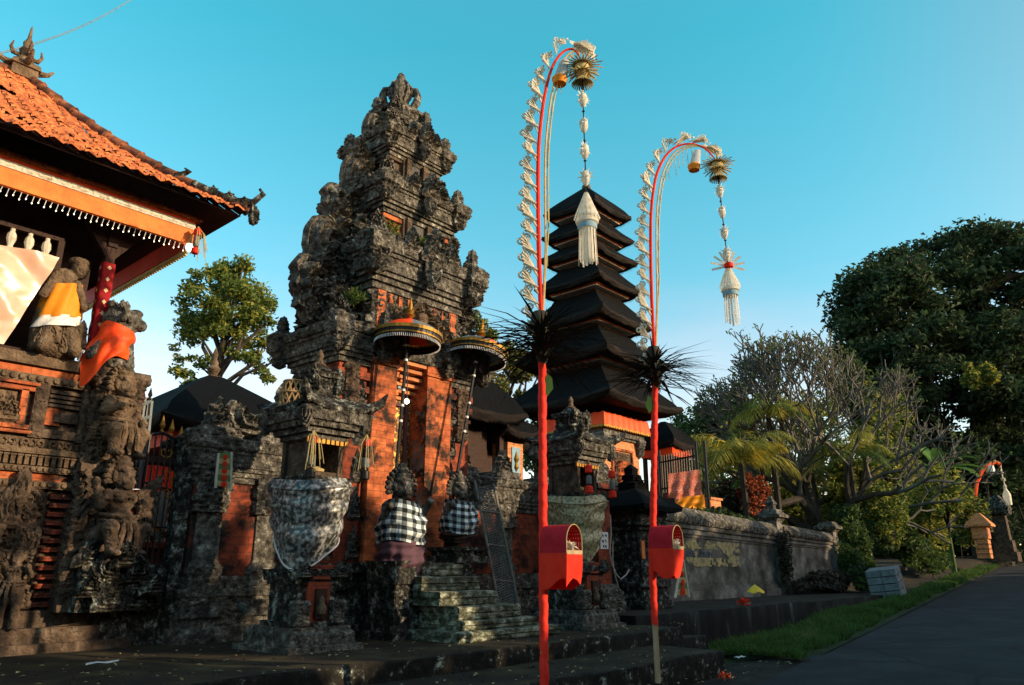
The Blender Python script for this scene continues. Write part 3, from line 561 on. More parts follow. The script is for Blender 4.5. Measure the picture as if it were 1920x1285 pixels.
# door bay: pilasters, jamb walls, stepped lintel, door
for x0, x1 in ((6.97, 7.44), (8.09, 8.64)):
    b = B(); b.stack((x0 + x1) / 2, 9.35, (x1 - x0) / 2, .35, [(.98, .03), (1.12, .03), (1.12, 0), (3.95, 0), (3.95, .03), (4.13, .03)]); b.build('brick_pilaster', 'brick', gate)
b = B(); b.box((7.06, 9.95, 2.3), (.76, .7, 3.9)); b.box((8.46, 9.95, 2.3), (.73, .7, 3.9)); b.box((7.765, 9.95, 3.85), (.648, .8, .72)); b.build('door_wall', 'brick_dull', gate)
b = B()
for k in range(6):
    z = 3.56 + k * .1; b.box((7.765, 9.42 - .03 * k - (.05 + .03 * k) * .5 + .02, z + .02), (.65, .10 + .06 * k, .055))
b.build('stepped_lintel', 'brick_pale', gate)
b = B()
for k in range(4):
    for j in range(2): b.box((7.56 + .14 * j, 9.315 - .058 * k, 3.63 + .1 * k), (.06, .03, .05), m=(k + j) % 2)
b.build('painted_blocks', ['pale_blue', 'orange_paint'], gate)
b = B(); b.box((7.765, 9.43, 2.28), (.65, .05, 2.56)); dr = b.build('door', 'door_gold', gate)
b = B(); b.box((7.98, 9.385, 2.25), (.05, .05, 2.5)); b.box((7.5, 9.385, 2.25), (.05, .05, 2.5)); b.box((7.74, 9.385, 3.47), (.43, .05, .05)); b.build('door_frame', 'purple_cloth', dr)
n1, n2 = 26, 60; u, v = np.meshgrid(np.linspace(9.03, 9.37, n1), np.linspace(1.6, 3.4, n2), indexing='ij'); kp = vnoise(u * 7, v * 4, 3) * .6 + vnoise(u * 19, v * 15, 5) * .4
b = B(); b.add(np.stack([np.full_like(u, 8.086), u, v], -1).reshape(-1, 3), [(i * n2 + j, (i + 1) * n2 + j, (i + 1) * n2 + j + 1, i * n2 + j + 1) for i in range(n1 - 1) for j in range(n2 - 1) if kp[i, j] > .60]); b.build('flaked_plaster', 'wall_plaster', gate)
b = B(); b.stack(7.78, 9.6, .98, .62, [(0, .22), (.16, .22), (.16, .16), (.26, .16), (.26, .1), (.40, .1), (.40, .04), (.74, .04), (.74, .1), (.84, .1), (.84, .16), (.97, .16)]); b.build('base', 'stone_dark', gate)
# wings
for s in (-1, 1):
    cx = GX + s * 1.12; nm = 'wing'
    b = B(); b.carved(cx, GY, .26, .60, [(0, .2, .04), (.2, .2, .04), (.2, .12, 0), (.34, .12, .04), (.34, .05, 0), (.6, .05, .05), (.6, .12, 0), (.75, .12, .04), (.75, .05, 0), (.95, .04, 0)], .045, .2, 11); b.build('wing_base', 'stone_dark', gate)
    b = B(); b.stack(cx, GY, .26, .60, [(.95, 0), (3.3, 0), (3.3, .03), (3.36, .03), (3.36, 0), (3.46, 0), (3.46, .05), (3.56, .05), (3.56, 0), (3.66, 0), (3.66, .05), (3.78, .05), (3.78, .0), (3.95, 0)]); b.build('wing_shaft', 'brick_dull', gate)
    b = B(); b.carved(cx, GY, .26, .60, cornice(3.88, .66, .26), .045, .14, 12 + s); b.build('wing_cornice', 'stone', gate)
    for k in range(4):
        b = B(); orn(b, (cx - .30 * 1 + .0, GY - .55 + .36 * k, 1.35 + .45 * (k % 2)), .26, .5, .07, -PI / 2, FLAM, k, sc=.1); b.build('wing_relief', 'stone', gate)
    for k in range(5):
        b = B(); orn(b, (cx - s * .16, GY - .61, 1.0 + .55 * k), .2, .5, .06, 0, FLAM, k + 9, sc=.1); b.build('wing_relief', 'stone', gate)
    b = B(); b.carved(cx + s * .05, GY - .60, .09, .05, [(2.95, 0, .0), (3.0, .02, .05), (3.85, .02, .05), (3.9, 0, 0)], .035, .14, 4); b.build('wing_pilaster', 'stone_brown', gate)
    for sx, sy in ((-1, -1), (1, -1), (-1, 1)):
        if sx * s > 0 or sx == s or True:
            x, y = cx + sx * .43, GY + sy * .78
            b = B(); b.carved(x, y, .1, .1, [(3.95, -.08, 0), (4.0, -.03, .05), (4.2, 0, .07), (4.22, .05, .02), (4.5, .05, .05), (4.56, 0, .05), (4.62, -.08, 0)], .03, .13, 60 + sx + sy); orn(b, (x, y, 4.55), .3, .3, .08, sx * (D45 if sy < 0 else PI - D45), FLAM, 5); b.build('wing_antefix', 'stone', gate)
    # the great carved ears that step up the tower's side
    for i, (xa, xb, za, zb, out, t, rg) in enumerate(((1.98, 1.02, 4.5, 5.68, RAG, .25, 2.2), (1.83, .85, 5.35, 6.45, EAR, .27, 3.2), (1.55, .72, 6.2, 7.08, RAG, .22, 2.2), (1.22, .55, 6.92, 7.78, EAR, .22, 3.2), (1.12, .55, 7.55, 8.12, RAG, .18, 2.), (.82, .34, 8.1, 8.8, EAR, .16, 2.6), (.62, .25, 8.72, 9.18, RAG, .13, 2.))):
        b = B(); orn(b, (GX + s * xa, GY - .02, za), (xa - xb) * 1.06, zb - za, t, 0, out, 90 + i, mir=(s > 0), ridges=rg, n=80, rings=14, sc=.15, ra=.45 if out is RAG else .2)
        if i in (1, 3): orn(b, (GX + s * (xa - .3), GY - .16, za - .05), .5, .55, .2, 0, FLAM, 40 + i, sc=.12)
        b.build('carved_ear', 'stone', gate)
    b = B()
    for hx_, hy_, za, zb in ((1.5, .42, 4.5, 5.35), (1.25, .4, 5.3, 6.1), (1.0, .36, 6.0, 6.9), (.8, .32, 6.8, 7.5)):
        b.carved(GX + s * hx_ / 2, GY, hx_ / 2, hy_, [(za, 0, .0), (za + .05, 0, .12), (zb - .1, -.05, .12), (zb, -.12, .05)], .05, .22, int(za * 7))
    b.build('side_buttress', 'stone_dark', gate)

# ================================================================ STEPS
stairs = thing('stone_stairs', 'broad mossy stone steps rising to the brick gate', 'steps', (7.7, 7.9, 0))
for x0, x1, y0, z0, z1 in ((6.95, 8.98, 7.0, 0, .13), (7.12, 8.62, 7.14, .13, .25), (7.14, 8.36, 7.22, .25, .42), (7.04, 8.14, 7.46, .42, .60), (7.02, 8.14, 7.80, .60, .785), (7.04, 8.14, 8.15, .785, .97)):
    b = B(); n = int((x1 - x0) / .07); xs = np.linspace(x0, x1, n); rows = []; yb = 9.0; h = z1 - z0
    for z, oy in ((z0 + .004, .015), (z0 + .02, 0), (z0 + h * .46, 0), (z0 + h * .48, .018), (z0 + h * .54, .018), (z0 + h * .56, -.008), (z1 - .018, -.008), (z1, .012), (z1, .3), (z1, .8), (z1, yb - y0)):
        rows.append(np.stack([xs, y0 + oy + (.022 * (vnoise(xs * 6, xs * 0 + z * 11, 3) - .5) if oy < .1 else 0), z + .014 * (vnoise(xs * 5, xs * 0 + 2, 6) - .5) * (z == z1)], -1))
    b.grid(rows)
    for sx, x in ((-1, x0), (1, x1)):
        ys = np.linspace(y0, yb, 20); rr = []
        for z, ox in ((z0 + .004, 0), (z0 + h * .46, 0), (z0 + h * .48, -.018), (z0 + h * .54, -.018), (z0 + h * .56, 0), (z1, 0)):
            rr.append(np.stack([x + sx * (ox + .012 * (vnoise(ys * 6, ys * 0 + z * 9, 4) - .5)), ys, np.full_like(ys, z)], -1))
        b.grid(rr)
    b.build('step', 'stone_moss', stairs)

# ================================================================ GUARDIAN STATUES IN CHECKED CLOTH
def guardian(x, y, z0, label, ped, s=1.0, wrapskirt=True, lean=0.0):
    t = thing('guardian_statue', label, 'statue', (x, y, ped), 'guardian statues beside the steps')
    b = B(); hp = z0 - ped
    b.carved(x, y, .27, .25, [(ped, .07, 0), (ped + .1, .07, .02), (ped + .1, .03, 0), (ped + hp * .3, .03, 0), (ped + hp * .3, 0, .04), (ped + hp * .7, 0, .04), (ped + hp * .7, .04, 0), (z0 - .05, .04, .02), (z0 - .05, .07, 0), (z0, .07, 0)], .04, .17, int(x * 10))
    b.build('pedestal', 'stone_dark', t)
    figure(t, x, y, z0, s * 1.08, 'stone', 0, True, False, .015, int(x * 7), arms=((-.34, -.18, .72), (.36, -.2, .82)), names=('body', 'crown', 'ornaments'))
    def skirt(name, zt, zb, rt, rb, m, fold, ph, nb=64, nz=18, flare=0):
        th = np.linspace(0, 2 * PI, nb + 1)[None, :]; k = np.linspace(0, 1, nz)[:, None]
        r = rt + (rb - rt) * k ** .8 + .05 * np.sin(PI * k) + fold * np.sin(th * 7 + ph + 3 * k) * k + .6 * fold * np.sin(th * 13 - ph) * k + .018 * np.sin(22 * k + 2 * th + ph) + .02 * np.sin(3 * th + 9 * k)
        z = zt + (zb - zt) * k + .035 * np.sin(th * 2 + ph) + lean * np.cos(th) * k
        X = x + r * np.cos(th) * 1.08 * s; Y = y - .02 + r * np.sin(th) * s
        uv = np.stack([np.broadcast_to(th / (2 * PI), r.shape), np.broadcast_to(k * (zt - zb), r.shape)], -1)
        b = B(); b.grid(np.stack([X, Y, z0 + z * s], -1), 0, False, False, uv); b.build(name, m, t, angle=180)
    skirt('checked_cloth', .86, .26, .25, .325, 'poleng', .018, x)
    if wrapskirt: skirt('under_cloth', .34, -.14, .27, .29, 'purple_cloth', .03, x + 1)
    else: skirt('under_cloth', .34, .12, .27, .30, 'wood_dark', .03, x + 1)
    return t
guardian(6.98, 8.22, .99, 'left guardian statue in black and white checked cloth over a purple skirt', 0.0, .92)
guardian(8.30, 8.42, 1.2, 'right guardian statue in black and white checked cloth with no purple skirt', .97, .80, False, .02)

# ================================================================ CEREMONIAL UMBRELLAS
def umbrella(x, y, z0, ztop, label, rot):
    t = thing('ceremonial_umbrella', label, 'umbrella', (x, y, z0), 'ceremonial umbrellas at the gate')
    L = ztop - z0
    b = B(); b.tube([(x, y, z0), (x, y, z0 + L * .5), (x, y, ztop - .1)], .026, 8); p = b.build('pole', 'black_paint', t)
    b = B()
    for q in (.5, .56, .62, .74, .8): b.tube([(x, y, z0 + L * q), (x, y, z0 + L * q + .035)], .031, 8)
    b.build('pole_bands', 'white_paint', p)
    zc = ztop - .60; R = .53; n = 48
    b = B(); prof = [(.001, .21), (R * .25, .20), (R * .5, .165), (R * .75, .10), (R, 0.0)]
    cols = [0, 1, 2, 1]
    for k in range(len(prof) - 1):
        for j in range(n):
            a0, a1 = 2 * PI * j / n + rot, 2 * PI * (j + 1) / n + rot
            V = [(x + prof[k + q][0] * math.cos(a), y + prof[k + q][0] * math.sin(a), zc + prof[k + q][1]) for q, a in ((0, a0), (1, a0), (1, a1), (0, a1))]
            b.add(V, [(0, 1, 2, 3)], cols[(j // 6) % 4])
    b.build('canopy', ['lion_cloth', 'iron_grey', 'pale_blue'], t, angle=20)
    def band(nm, r0, r1, za, zb, m, wav=0.0):
        th = np.linspace(0, 2 * PI, 121); P = [np.stack([x + (r + wav * np.sin(th * 40)) * np.cos(th), y + (r + wav * np.sin(th * 40)) * np.sin(th), np.full_like(th, z)], -1) for r, z in ((r0, za), (r1, zb))]
        b = B(); b.grid(P); return b.build(nm, m, t, angle=180)
    band('gold_valance', R + .005, R + .01, zc + .005, zc - .05, 'gold', .005); band('black_valance', R - .005, R - .01, zc - .047, zc - .10, 'black_paint', .006)
    band('gold_valance', R - .01, R - .012, zc - .098, zc - .12, 'gold', .005); band('black_valance', R - .025, R - .03, zc - .115, zc - .17, 'black_paint')
    b = B()
    for j in range(110):
        a = 2 * PI * j / 110; b.tube([(x + (R - .02) * math.cos(a), y + (R - .02) * math.sin(a), zc - .145), (x + (R - .02) * math.cos(a), y + (R - .02) * math.sin(a), zc - .195)], .006, 4)
    b.build('fringe', 'white_paint', t)
    b = B(); b.lathe([(.05, .28), (.06, .33), (.03, .35), (.09, .40), (.05, .43), (.07, .47), (.03, .5), (.035, .56), (.012, .66), (.001, .72)], (x, y, zc - .08), 10); b.build('finial', 'gold', t)
    b = B(); b.lathe([(.06, .29), (.07, .33), (.03, .35)], (x, y, zc - .08), 10); b.build('finial_collar', 'red_paint', t)
    return t
u = umbrella(7.06, 8.55, 1.0, 4.98, 'red and blue gold-fringed umbrella with a nearly upright pole left of the door', .2); u.rotation_euler = (0, R_(3.2), 0)
u = umbrella(8.17, 8.62, .98, 5.15, 'fringed umbrella right of the gate door with a strongly leaning dark pole', 1.2); u.rotation_euler = (0, R_(11.5), 0)
# lamp bulb hanging in front of the door lintel
lb = thing('light_bulb', 'glowing bulb hanging in front of the gate lintel', 'light bulb', (7.66, 9.0, 3.45))
b = B(); b.lathe([(.001, -.05), (.035, -.03), (.042, .0), (.03, .03), (.001, .05)], (7.66, 9.0, 3.45), 10); b.build('globe', 'bulb', lb)
b = B(); b.tube([(7.66, 9.0, 3.49), (7.66, 9.0, 3.56), (7.66, 9.01, 4.15)], .01, 5); b.build('cord', 'black_paint', lb)
# ================================================================ FORECOURT SHRINES
def hip_roof(b, cx, cy, hx, hy, z0, h, up, thick, m=0, n=10, p=1.0, top=.12):
    """small hipped roof with corners that turn up; rings of square section"""
    rows = []
    def ring(f, z, upk):
        P = []
        for sd in range(4):
            for k in range(n):
                t = -1 + 2 * k / n
                a, c = ((t, -1), (1, t), (-t, 1), (-1, -t))[sd]
                P.append((cx + a * hx * f, cy + c * hy * f, z + upk * abs(t) ** 4))
        return P
    rows.append(ring(.86, z0 - thick * .3, up * .6)); rows.append(ring(1.0, z0 - thick, up)); rows.append(ring(1.03, z0, up)); 
    for k in range(1, 7):
        q = k / 6; rows.append(ring(1 - (1 - top) * q, z0 + h * (q ** p), up * (1 - q) ** 2))
    b.grid(rows, m, False, True); b.add(rows[-1], [tuple(range(4 * n))], m)
def shrine(x, y, s, label, cloth, cloth_label, tassels, basket):
    t = thing('stone_shrine', label, 'shrine', (x, y, 0), 'stone shrines flanking the steps'); Z = lambda z: z * s * 1.06
    b = B(); b.stack(x, y, .56 * s, .64 * s, [(0, .0), (Z(.07), .0), (Z(.07), -.08), (Z(.2), -.08), (Z(.23), -.12), (Z(.27), -.12)]); b.build('plinth', 'stone', t)
    b = B(); b.carved(x, y, .31 * s, .36 * s, [(Z(.27), .03, 0), (Z(.33), .03, 0), (Z(.33), -.03, 0), (Z(.75), -.03, .02), (Z(.75), .0, 0), (Z(.8), .0, .02), (Z(.8), .03, .0), (Z(.93), .04, .05), (Z(.93), -.04, 0), (Z(1.0), -.08, 0)], .035, .13, 3); b.build('pedestal', 'stone_dark', t)
    b = B(); yf = y - .36 * s
    b.box((x, yf + .01, Z(.55)), (.34 * s, .05, Z(.46))); b.box((x, yf + .02, Z(.955)), (.42 * s, .10, .045)); b.box((x, yf - .02, Z(.83)), (.26 * s, .06, .035)); b.box((x, yf, Z(.3)), (.44 * s, .05, .05)); b.build('brick_trim', 'brick_dull', t)
    b = B(); b.box((x + .02, yf - .03, Z(.53)), (.16 * s, .04, Z(.34))); b.build('niche', 'wood_dark', t)
    b = B(); b.lathe([(.001, 0), (.05, .03), (.06, .1), (.03, .16), (.035, .2), (.001, .24)], (x + .02, yf - .05, Z(.38)), 8); b.build('small_figure', 'stone_tan', t)
    for sx in (-1, 1):
        b = B(); b.carved(x + sx * .27 * s, yf - .01, .095 * s, .07, [(Z(.29), 0, .0), (Z(.31), 0, .03), (Z(.54), 0, .03), (Z(.57), 0, 0)], .025, .1, 5 + sx); b.build('carved_block', 'stone', t); b = B(); orn(b, (x + sx * .27 * s, yf - .05, Z(.82)), .22 * s, .22 * s, .07, 0, FLAM, 9 + sx, sc=.08); b.build('leaf_relief', 'stone', t)
    b = B(); b.stack(x, y, .24 * s, .28 * s, [(Z(1.05), 0), (Z(2.0), .0)]); b.carved(x, y, .30 * s, .34 * s, [(Z(1.86), -.06, 0), (Z(1.92), .02, .03), (Z(2.0), .05, .03), (Z(2.05), .05, .0), (Z(2.06), -.05, 0)], .04, .12, 6); b.build('shaft', 'stone_dark', t)
    # niche house
    b = B(); z0, z1 = Z(2.05), Z(2.52)
    for sx in (-1, 1):
        for sy in (-1, 1): b.box((x + sx * .24 * s, y + sy * .28 * s, (z0 + z1) / 2), (.07, .07, z1 - z0))
        b.box((x + sx * .22 * s, y + .02, (z0 + z1) / 2), (.03, .5 * s, z1 - z0))
    b.box((x, y + .27 * s, (z0 + z1) / 2), (.44 * s, .04, z1 - z0)); b.box((x, y - .3 * s, z0 + .03), (.55 * s, .06, .05)); b.build('niche_house', 'stone_brown', t)
    b = B(); b.box((x, y - .04, z0 + .04), (.22, .2, .06), .3); b.lathe([(.001, .0), (.09, .01), (.1, .04), (.03, .07), (.001, .075)], (x - .03, y - .14, z0 + .06), 10); b.build('offering', 'palm_dry', t)
    b = B()
    for k in range(9): b.box((x - .3 * s + .075 * s * k, y - .33 * s, z1 - .02), (.05 * s, .03, .07), .0, 0)
    b.build('carved_valance', 'gold', t)
    b = B(); b.carved(x, y, .28 * s, .32 * s, [(z1 - .02, -.03, 0), (z1, .03, 0), (z1 + .06, .03, .0), (z1 + .06, .09, 0), (z1 + .13, .09, .02), (z1 + .13, .15, 0), (z1 + .2, .17, .03), (z1 + .2, .21, 0), (z1 + .34, .23, .06), (z1 + .36, .1, 0)], .035, .12, 8); b.build('cornice', 'stone', t)
    for sx, sy in ((-1, -1), (1, -1), (-1, 1), (1, 1)):
        b = B(); orn(b, (x + sx * .47 * s, y + sy * .5 * s, z1 + .06), .2 * s, .36 * s, .07, sx * (D45 if sy < 0 else PI - D45), TONG, 5 + sx, sc=.09); b.build('corner_mask', 'stone', t)
    b = B(); hip_roof(b, x, y, .56 * s, .6 * s, z1 + .38, .26, .1, .05)
    for sx in (-1, 1): b.tube([(x + sx * .5 * s, y - .55 * s, z1 + .42), (x + sx * .62 * s, y - .66 * s, z1 + .50), (x + sx * .68 * s, y - .72 * s, z1 + .62)], [.07, .06, .015], 7)
    b.build('roof', 'stone_dark', t)
    b = B(); b.carved(x, y, .19 * s, .2 * s, [(z1 + .56, .03, .03), (z1 + .66, 0, .04), (z1 + .8, .0, .05), (z1 + .8, .05, .02), (z1 + .88, .05, .04), (z1 + .92, -.06, .02), (z1 + .98, -.1, 0)], .03, .12, 12)
    for sx in (-1, 1): orn(b, (x + sx * .2 * s, y - .2 * s, z1 + .6), .18, .36, .06, sx * D45, FLAM, 3, sc=.08)
    b.build('roof_block', 'stone_dark', t); b = B(); b.lathe([(.07, 0), (.09, .03), (.05, .06), (.035, .12), (.05, .15), (.02, .22), (.001, .24)], (x, y, z1 + .97), 10); b.build('finial', 'stone_tan', t)
    # the cloth wrapped round the shaft: gathered at the top, hanging in a pouch
    nb, nz = 90, 34; th = np.linspace(0, 2 * PI, nb + 1)[None, :]; k = np.linspace(0, 1, nz)[:, None]
    front = .5 + .5 * np.cos(th - R_(235)); zt = Z(2.03) - .05 * np.sin(th * 2) - .12 * (1 - front); zb = zt - .22 - .86 * s * front ** .75 + .03 * np.sin(th * 3)
    sw = k - .42 * front * (1 - .3 * k); r = (.36 + .07 * np.exp(-((k - .16) / .16) ** 2) + .03 * (1 - k) + .045 * np.sin(PI * k) * front - .02 * k ** 2.2 * front) * s * (1.12 + .09 * np.abs(np.sin(2 * th))) + .020 * np.sin(17 * sw + 2.0 * np.sin(th * 2)) * (.35 + .65 * np.sin(PI * k)) + .010 * np.sin(37 * sw + th * 3) * (1 - k) + .012 * np.sin(th * 17) * np.exp(-(k / .12) ** 2) + .035 * (vnoise(th * 1.6 + k, k * 2.5 + th * .5, 3) - .5)
    b = B(); b.grid(np.stack([x + r * np.cos(th), y + r * np.sin(th) * 1.06, zt + (zb - zt) * k], -1), 0, False, False)
    c = thing('draped_cloth', cloth_label, 'cloth', (x, y, Z(1.2))); b.build('cloth', cloth, c, angle=180)
    b = B(); rows = np.stack([x + r * np.cos(th), y + r * np.sin(th) * 1.06, zt + (zb - zt) * k], -1); b.tube([tuple(p * (1, 1, 1) + (0, 0, 0)) for p in rows[-1]], .012, 5); b.build('hem', 'white_cloth' if cloth[0] == 's' else 'gold_cloth', c)
    b = B(); b.tube([tuple(p + (0, -.01, 0)) for p in rows[4]], .013, 5); b.build('tie_cord', cloth, c)
    return t
shrine(5.34, 8.02, .90, 'carved stone shrine left of the steps with a small open niche', 'silver_cloth', 'shiny silver cloth tied round the left stone shrine', None, True)
shrine(10.15, 7.6, .95, 'carved stone shrine right of the steps, half hidden behind the tall red pole', 'gold_cloth', 'dull gold cloth tied round the right stone shrine', None, False)
# woven basket on the left shrine's roof
bk = thing('woven_basket', 'upturned woven bamboo basket on the roof of the left shrine', 'basket', (5.08, 8.15, 2.80))
b = B(); n = 14
for j in range(n):
    for sg in (-1, 1):
        b.tube([(5.08 + .17 * (1 - .25 * k ** 2 / 16) * math.cos(2 * PI * j / n + sg * k * .22), 8.15 + .17 * (1 - .25 * k ** 2 / 16) * math.sin(2 * PI * j / n + sg * k * .22), 2.81 + .085 * k) for k in range(5)], .011, 4)
b.build('weave', 'wicker', bk); b = B()
for z, r in ((2.81, .175), (3.0, .165), (3.15, .135)):
    b.tube([(5.08 + r * math.cos(a), 8.15 + r * math.sin(a), z) for a in np.linspace(0, 2 * PI, 25)], .014, 5)
b.lathe([(.001, 3.31), (.09, 3.33), (.135, 3.33)], (5.08, 8.15, -.18), 14); b.build('rim', 'wicker', bk)
def tassel(x, y, z, label, cols, straw=True, L=.55, group='tassels hanging from the shrines'):
    t = thing('hanging_tassel', label, 'tassel', (x, y, z), group)
    b = B(); b.tube([(x, y, z), (x, y, z - L)], .008, 5); b.build('cord', 'black_paint', t)
    for i, (zz, h, r, m) in enumerate(cols):
        b = B(); b.lathe([(r * .5, z - zz), (r, z - zz - .02), (r * 1.05, z - zz - h + .01), (r * .9, z - zz - h), (.001, z - zz - h)], (x, y, 0), 10); b.build('tassel_tier', m, t)
    if straw:
        b = B()
        for k in range(14):
            a = rnd.random() * 6.3; r = .05 + .05 * rnd.random(); b.tube([(x, y, z), (x + r * math.cos(a), y + r * math.sin(a), z - .12), (x + 1.6 * r * math.cos(a), y + 1.6 * r * math.sin(a), z - .3 - .2 * rnd.random())], .005, 4)
        b.build('straw', 'palm_dry', t)
    return t
PT = [(.06, .09, .05, 'red_paint'), (.17, .12, .045, 'black_paint'), (.29, .13, .05, 'iron_grey'), (.44, .12, .055, 'black_paint')]
tassel(4.98, 7.5, 2.45, 'grey and black tassel with straw on the left corner of the silver-draped shrine', PT)
tassel(5.76, 7.5, 2.5, 'grey and black tassel with straw on the right corner of the silver-draped shrine', PT)
RT = [(.04, .03, .03, 'gold'), (.09, .13, .06, 'red_cloth'), (.26, .14, .045, 'iron_grey'), (.42, .12, .065, 'red_cloth')]
tassel(9.86, 7.06, 2.58, 'two-tier red tassel on the left of the gold-draped shrine', RT, False)
tassel(10.52, 7.06, 2.55, 'two-tier red tassel on the right of the gold-draped shrine', RT, False)

# ================================================================ COMPOUND WALLS BESIDE THE GATE
def cwall(name, label, x0, x1, y, zt, seed, parts):
    t = thing(name, label, 'wall', ((x0 + x1) / 2, y + .25, 0)); cx = (x0 + x1) / 2; hx = (x1 - x0) / 2
    b = B(); b.carved(cx, y + .25, hx, .22, [(0, .16, .0), (.18, .16, .03), (.18, .1, 0), (.34, .1, .04), (.34, .04, 0), (.55, .04, .06), (.55, .1, 0), (.64, .1, .03), (.64, .03, 0), (.8, .03, 0)], .05, .2, seed); b.build('base', 'stone', t)
    b = B(); b.stack(cx, y + .25, hx, .22, [(.8, 0), (zt - .62, 0)]); b.build('brick_field', 'brick_dull', t)
    b = B(); b.carved(cx, y + .25, hx, .22, cornice(zt - .62, .62, .2), .05, .15, seed + 1); b.build('coping', 'stone', t)
    for px in parts:
        b = B(); b.carved(px, y + .2, .17, .2, [(.3, .12, 0), (.5, .12, .05), (.5, .04, 0), (.9, .04, .06), (1.0, .0, .0), (1.6, .0, .0), (1.6, .04, .06), (zt - .3, .06, .07), (zt - .1, .12, .06), (zt + .1, .08, .05), (zt + .14, -.1, 0)], .04, .18, int(px * 9)); b.build('carved_pilaster', 'stone', t)
        b = B(); orn(b, (px, y + .1, zt + .05), .42, .5, .12, 0, FLAM, int(px * 5), sc=.12); b.build('crest', 'stone', t)
    return t
wl = cwall('brick_wall', 'weathered brick and stone wall between the iron gate and the silver-draped shrine', 4.66, 6.3, 9.6, 2.62, 3, (4.9, 5.75))
b = B(); orn(b, (4.98, 9.72, 2.66), .8, .5, .16, 0, [(0, .5), (.02, .8), (.12, 1.0), (.25, .9), (.3, .65), (.45, .5), (.62, .55), (.75, .75), (.9, .9), (1.1, .7), (1.1, .1), (.6, 0), (.2, .08)], 5, sc=.11, ridges=2.5); orn(b, (5.75, 9.7, 2.7), .7, .85, .16, 0, RAG, 8, sc=.12); b.build('carved_scroll', 'stone', wl)
b = B(); b.box((4.55, 9.75, 1.3), (.16, .2, 2.6)); b.build('gate_post', 'stone_dark', wl)
wr = cwall('brick_wall', 'carved stone wall right of the gate with the tall mesh panel leaning on it', 9.25, 12.1, 9.45, 2.52, 7, (9.42, 10.55, 11.9))
# gate pillar behind the right shrine with the paper notice
pl = thing('gate_pillar', 'narrow peeling red brick pillar with a white notice, right of the gold-draped shrine', 'pillar', (11.75, 8.35, 0))
b = B(); b.stack(11.75, 8.35, .2, .25, [(0, .12), (.3, .12), (.3, .05), (.6, .05), (.6, 0), (2.15, 0), (2.15, .06), (2.3, .06), (2.3, .12), (2.4, .12)]); b.build('shaft', 'brick_dull', pl)
b = B(); b.carved(11.75, 8.35, .2, .25, [(2.4, .1, .05), (2.6, .1, .06), (2.7, .0, .05), (2.9, -.05, .05), (3.0, -.15, 0)], .04, .15, 5); b.carved(11.75, 8.35, .24, .29, [(0, .12, .0), (.3, .12, .05), (.5, .08, .05), (.62, .0, .0)], .04, .15, 6); b.build('carving', 'stone', pl)
nb_ = thing('paper_notice', 'small pale blue paper notice fixed to the peeling brick pillar', 'notice', (11.72, 8.085, 1.3))
b = B(); b.box((11.72, 8.088, 1.38), (.25, .012, .30)); b.build('sheet', 'white_paint', nb_)
b = B()
for k, (a, c) in enumerate(((-.05, .09), (.05, .09), (.04, 0), (-.05, -.01), (-.04, -.1), (.03, -.1))):
    b.box((11.72 + a, 8.080, 1.38 + c), (.055 if k % 2 else .035, .006, .035), 0); b.box((11.72 + a + .02, 8.080, 1.38 + c - .028), (.03, .006, .012))
b.build('writing', 'ink', nb_)
b = B(); pts = [atY(*p, 8.05) for p in ((1144, 965), (1146, 1000), (1143, 1035), (1148, 1060), (1156, 1078), (1164, 1086), (1174, 1078), (1180, 1068))]
b.tube(pts, .011, 6); pts = [atY(*p, 8.04) for p in ((1149, 1016), (1149, 1050), (1152, 1075), (1158, 1095), (1163, 1118))]; b.tube(pts, .009, 6)
tag(b.build('garden_hose', 'pale_cable', None, tuple(pts[-1])), 'pale looped hose hanging down beside the white notice', 'hose')

# tall mesh panel (bamboo frame with woven matting) leaning on the wall
lp = thing('mesh_panel', 'tall narrow bamboo framed mesh panel leaning on the wall right of the steps', 'panel', (9.75, 8.75, .1))
A0, A1, C0, C1 = (Vector(v) for v in ((9.30, 8.42, .10), (9.78, 8.42, .06), (9.44, 9.20, 2.36), (9.93, 9.20, 2.34)))
b = B()
for p, q in ((A0, C0), (A1, C1)): b.tube([p, p.lerp(q, .5) + Vector((0, -.01, 0)), q], .022, 7)
for f in (.0, .27, .52, .77): b.tube([A0.lerp(C0, f), A1.lerp(C1, f)], .017, 6)
b.build('frame', 'bamboo_grey', lp)
b = B(); n1, n2 = 14, 60
for k in range(n2):
    for sg in (1, -1):
        f0, f1 = k / n2, (k + 3.5 * sg) / n2
        if 0 <= f1 <= 1: b.tube([A0.lerp(C0, f0) + Vector((0, .012, 0)), A1.lerp(C1, f1) + Vector((0, .012, 0))], .0085, 4, caps=False)
b.build('mesh', 'net', lp)

# small black roofed shrine on the bank top with a plaque
ss = thing('plaque_shrine', 'small dark stone shrine with black roof and inscribed plaque beside the second pole', 'shrine', (13.3, 8.45, .14))
X, Y, s = 13.3, 8.45, 1.0
b = B(); b.carved(X, Y, .40, .40, [(.14, .12, 0), (.3, .12, .02), (.3, .06, 0), (.55, .06, .02), (.55, .12, 0), (.68, .12, 0), (.68, .0, 0)], .05, .15, 3); b.build('plinth', 'stone_dark', ss)
b = B(); b.stack(X, Y, .36, .36, [(.68, 0), (1.62, 0), (1.62, .06), (1.7, .06), (1.7, .12), (1.78, .12)]); b.build('body', 'stone_dark', ss)
b = B(); b.box((X, Y - .435, 1.72), (.86, .03, .05)); b.build('orange_moulding', 'brick', ss)
b = B(); b.carved(X, Y, .36, .36, [(1.78, .1, .04), (1.95, .14, .05), (2.0, .2, 0)], .04, .12, 8); b.build('carved_frieze', 'stone', ss)
b = B(); b.box((X + .1, Y - .372, 1.16), (.44, .025, .66)); b.build('plaque', 'stone', ss)
b = B()
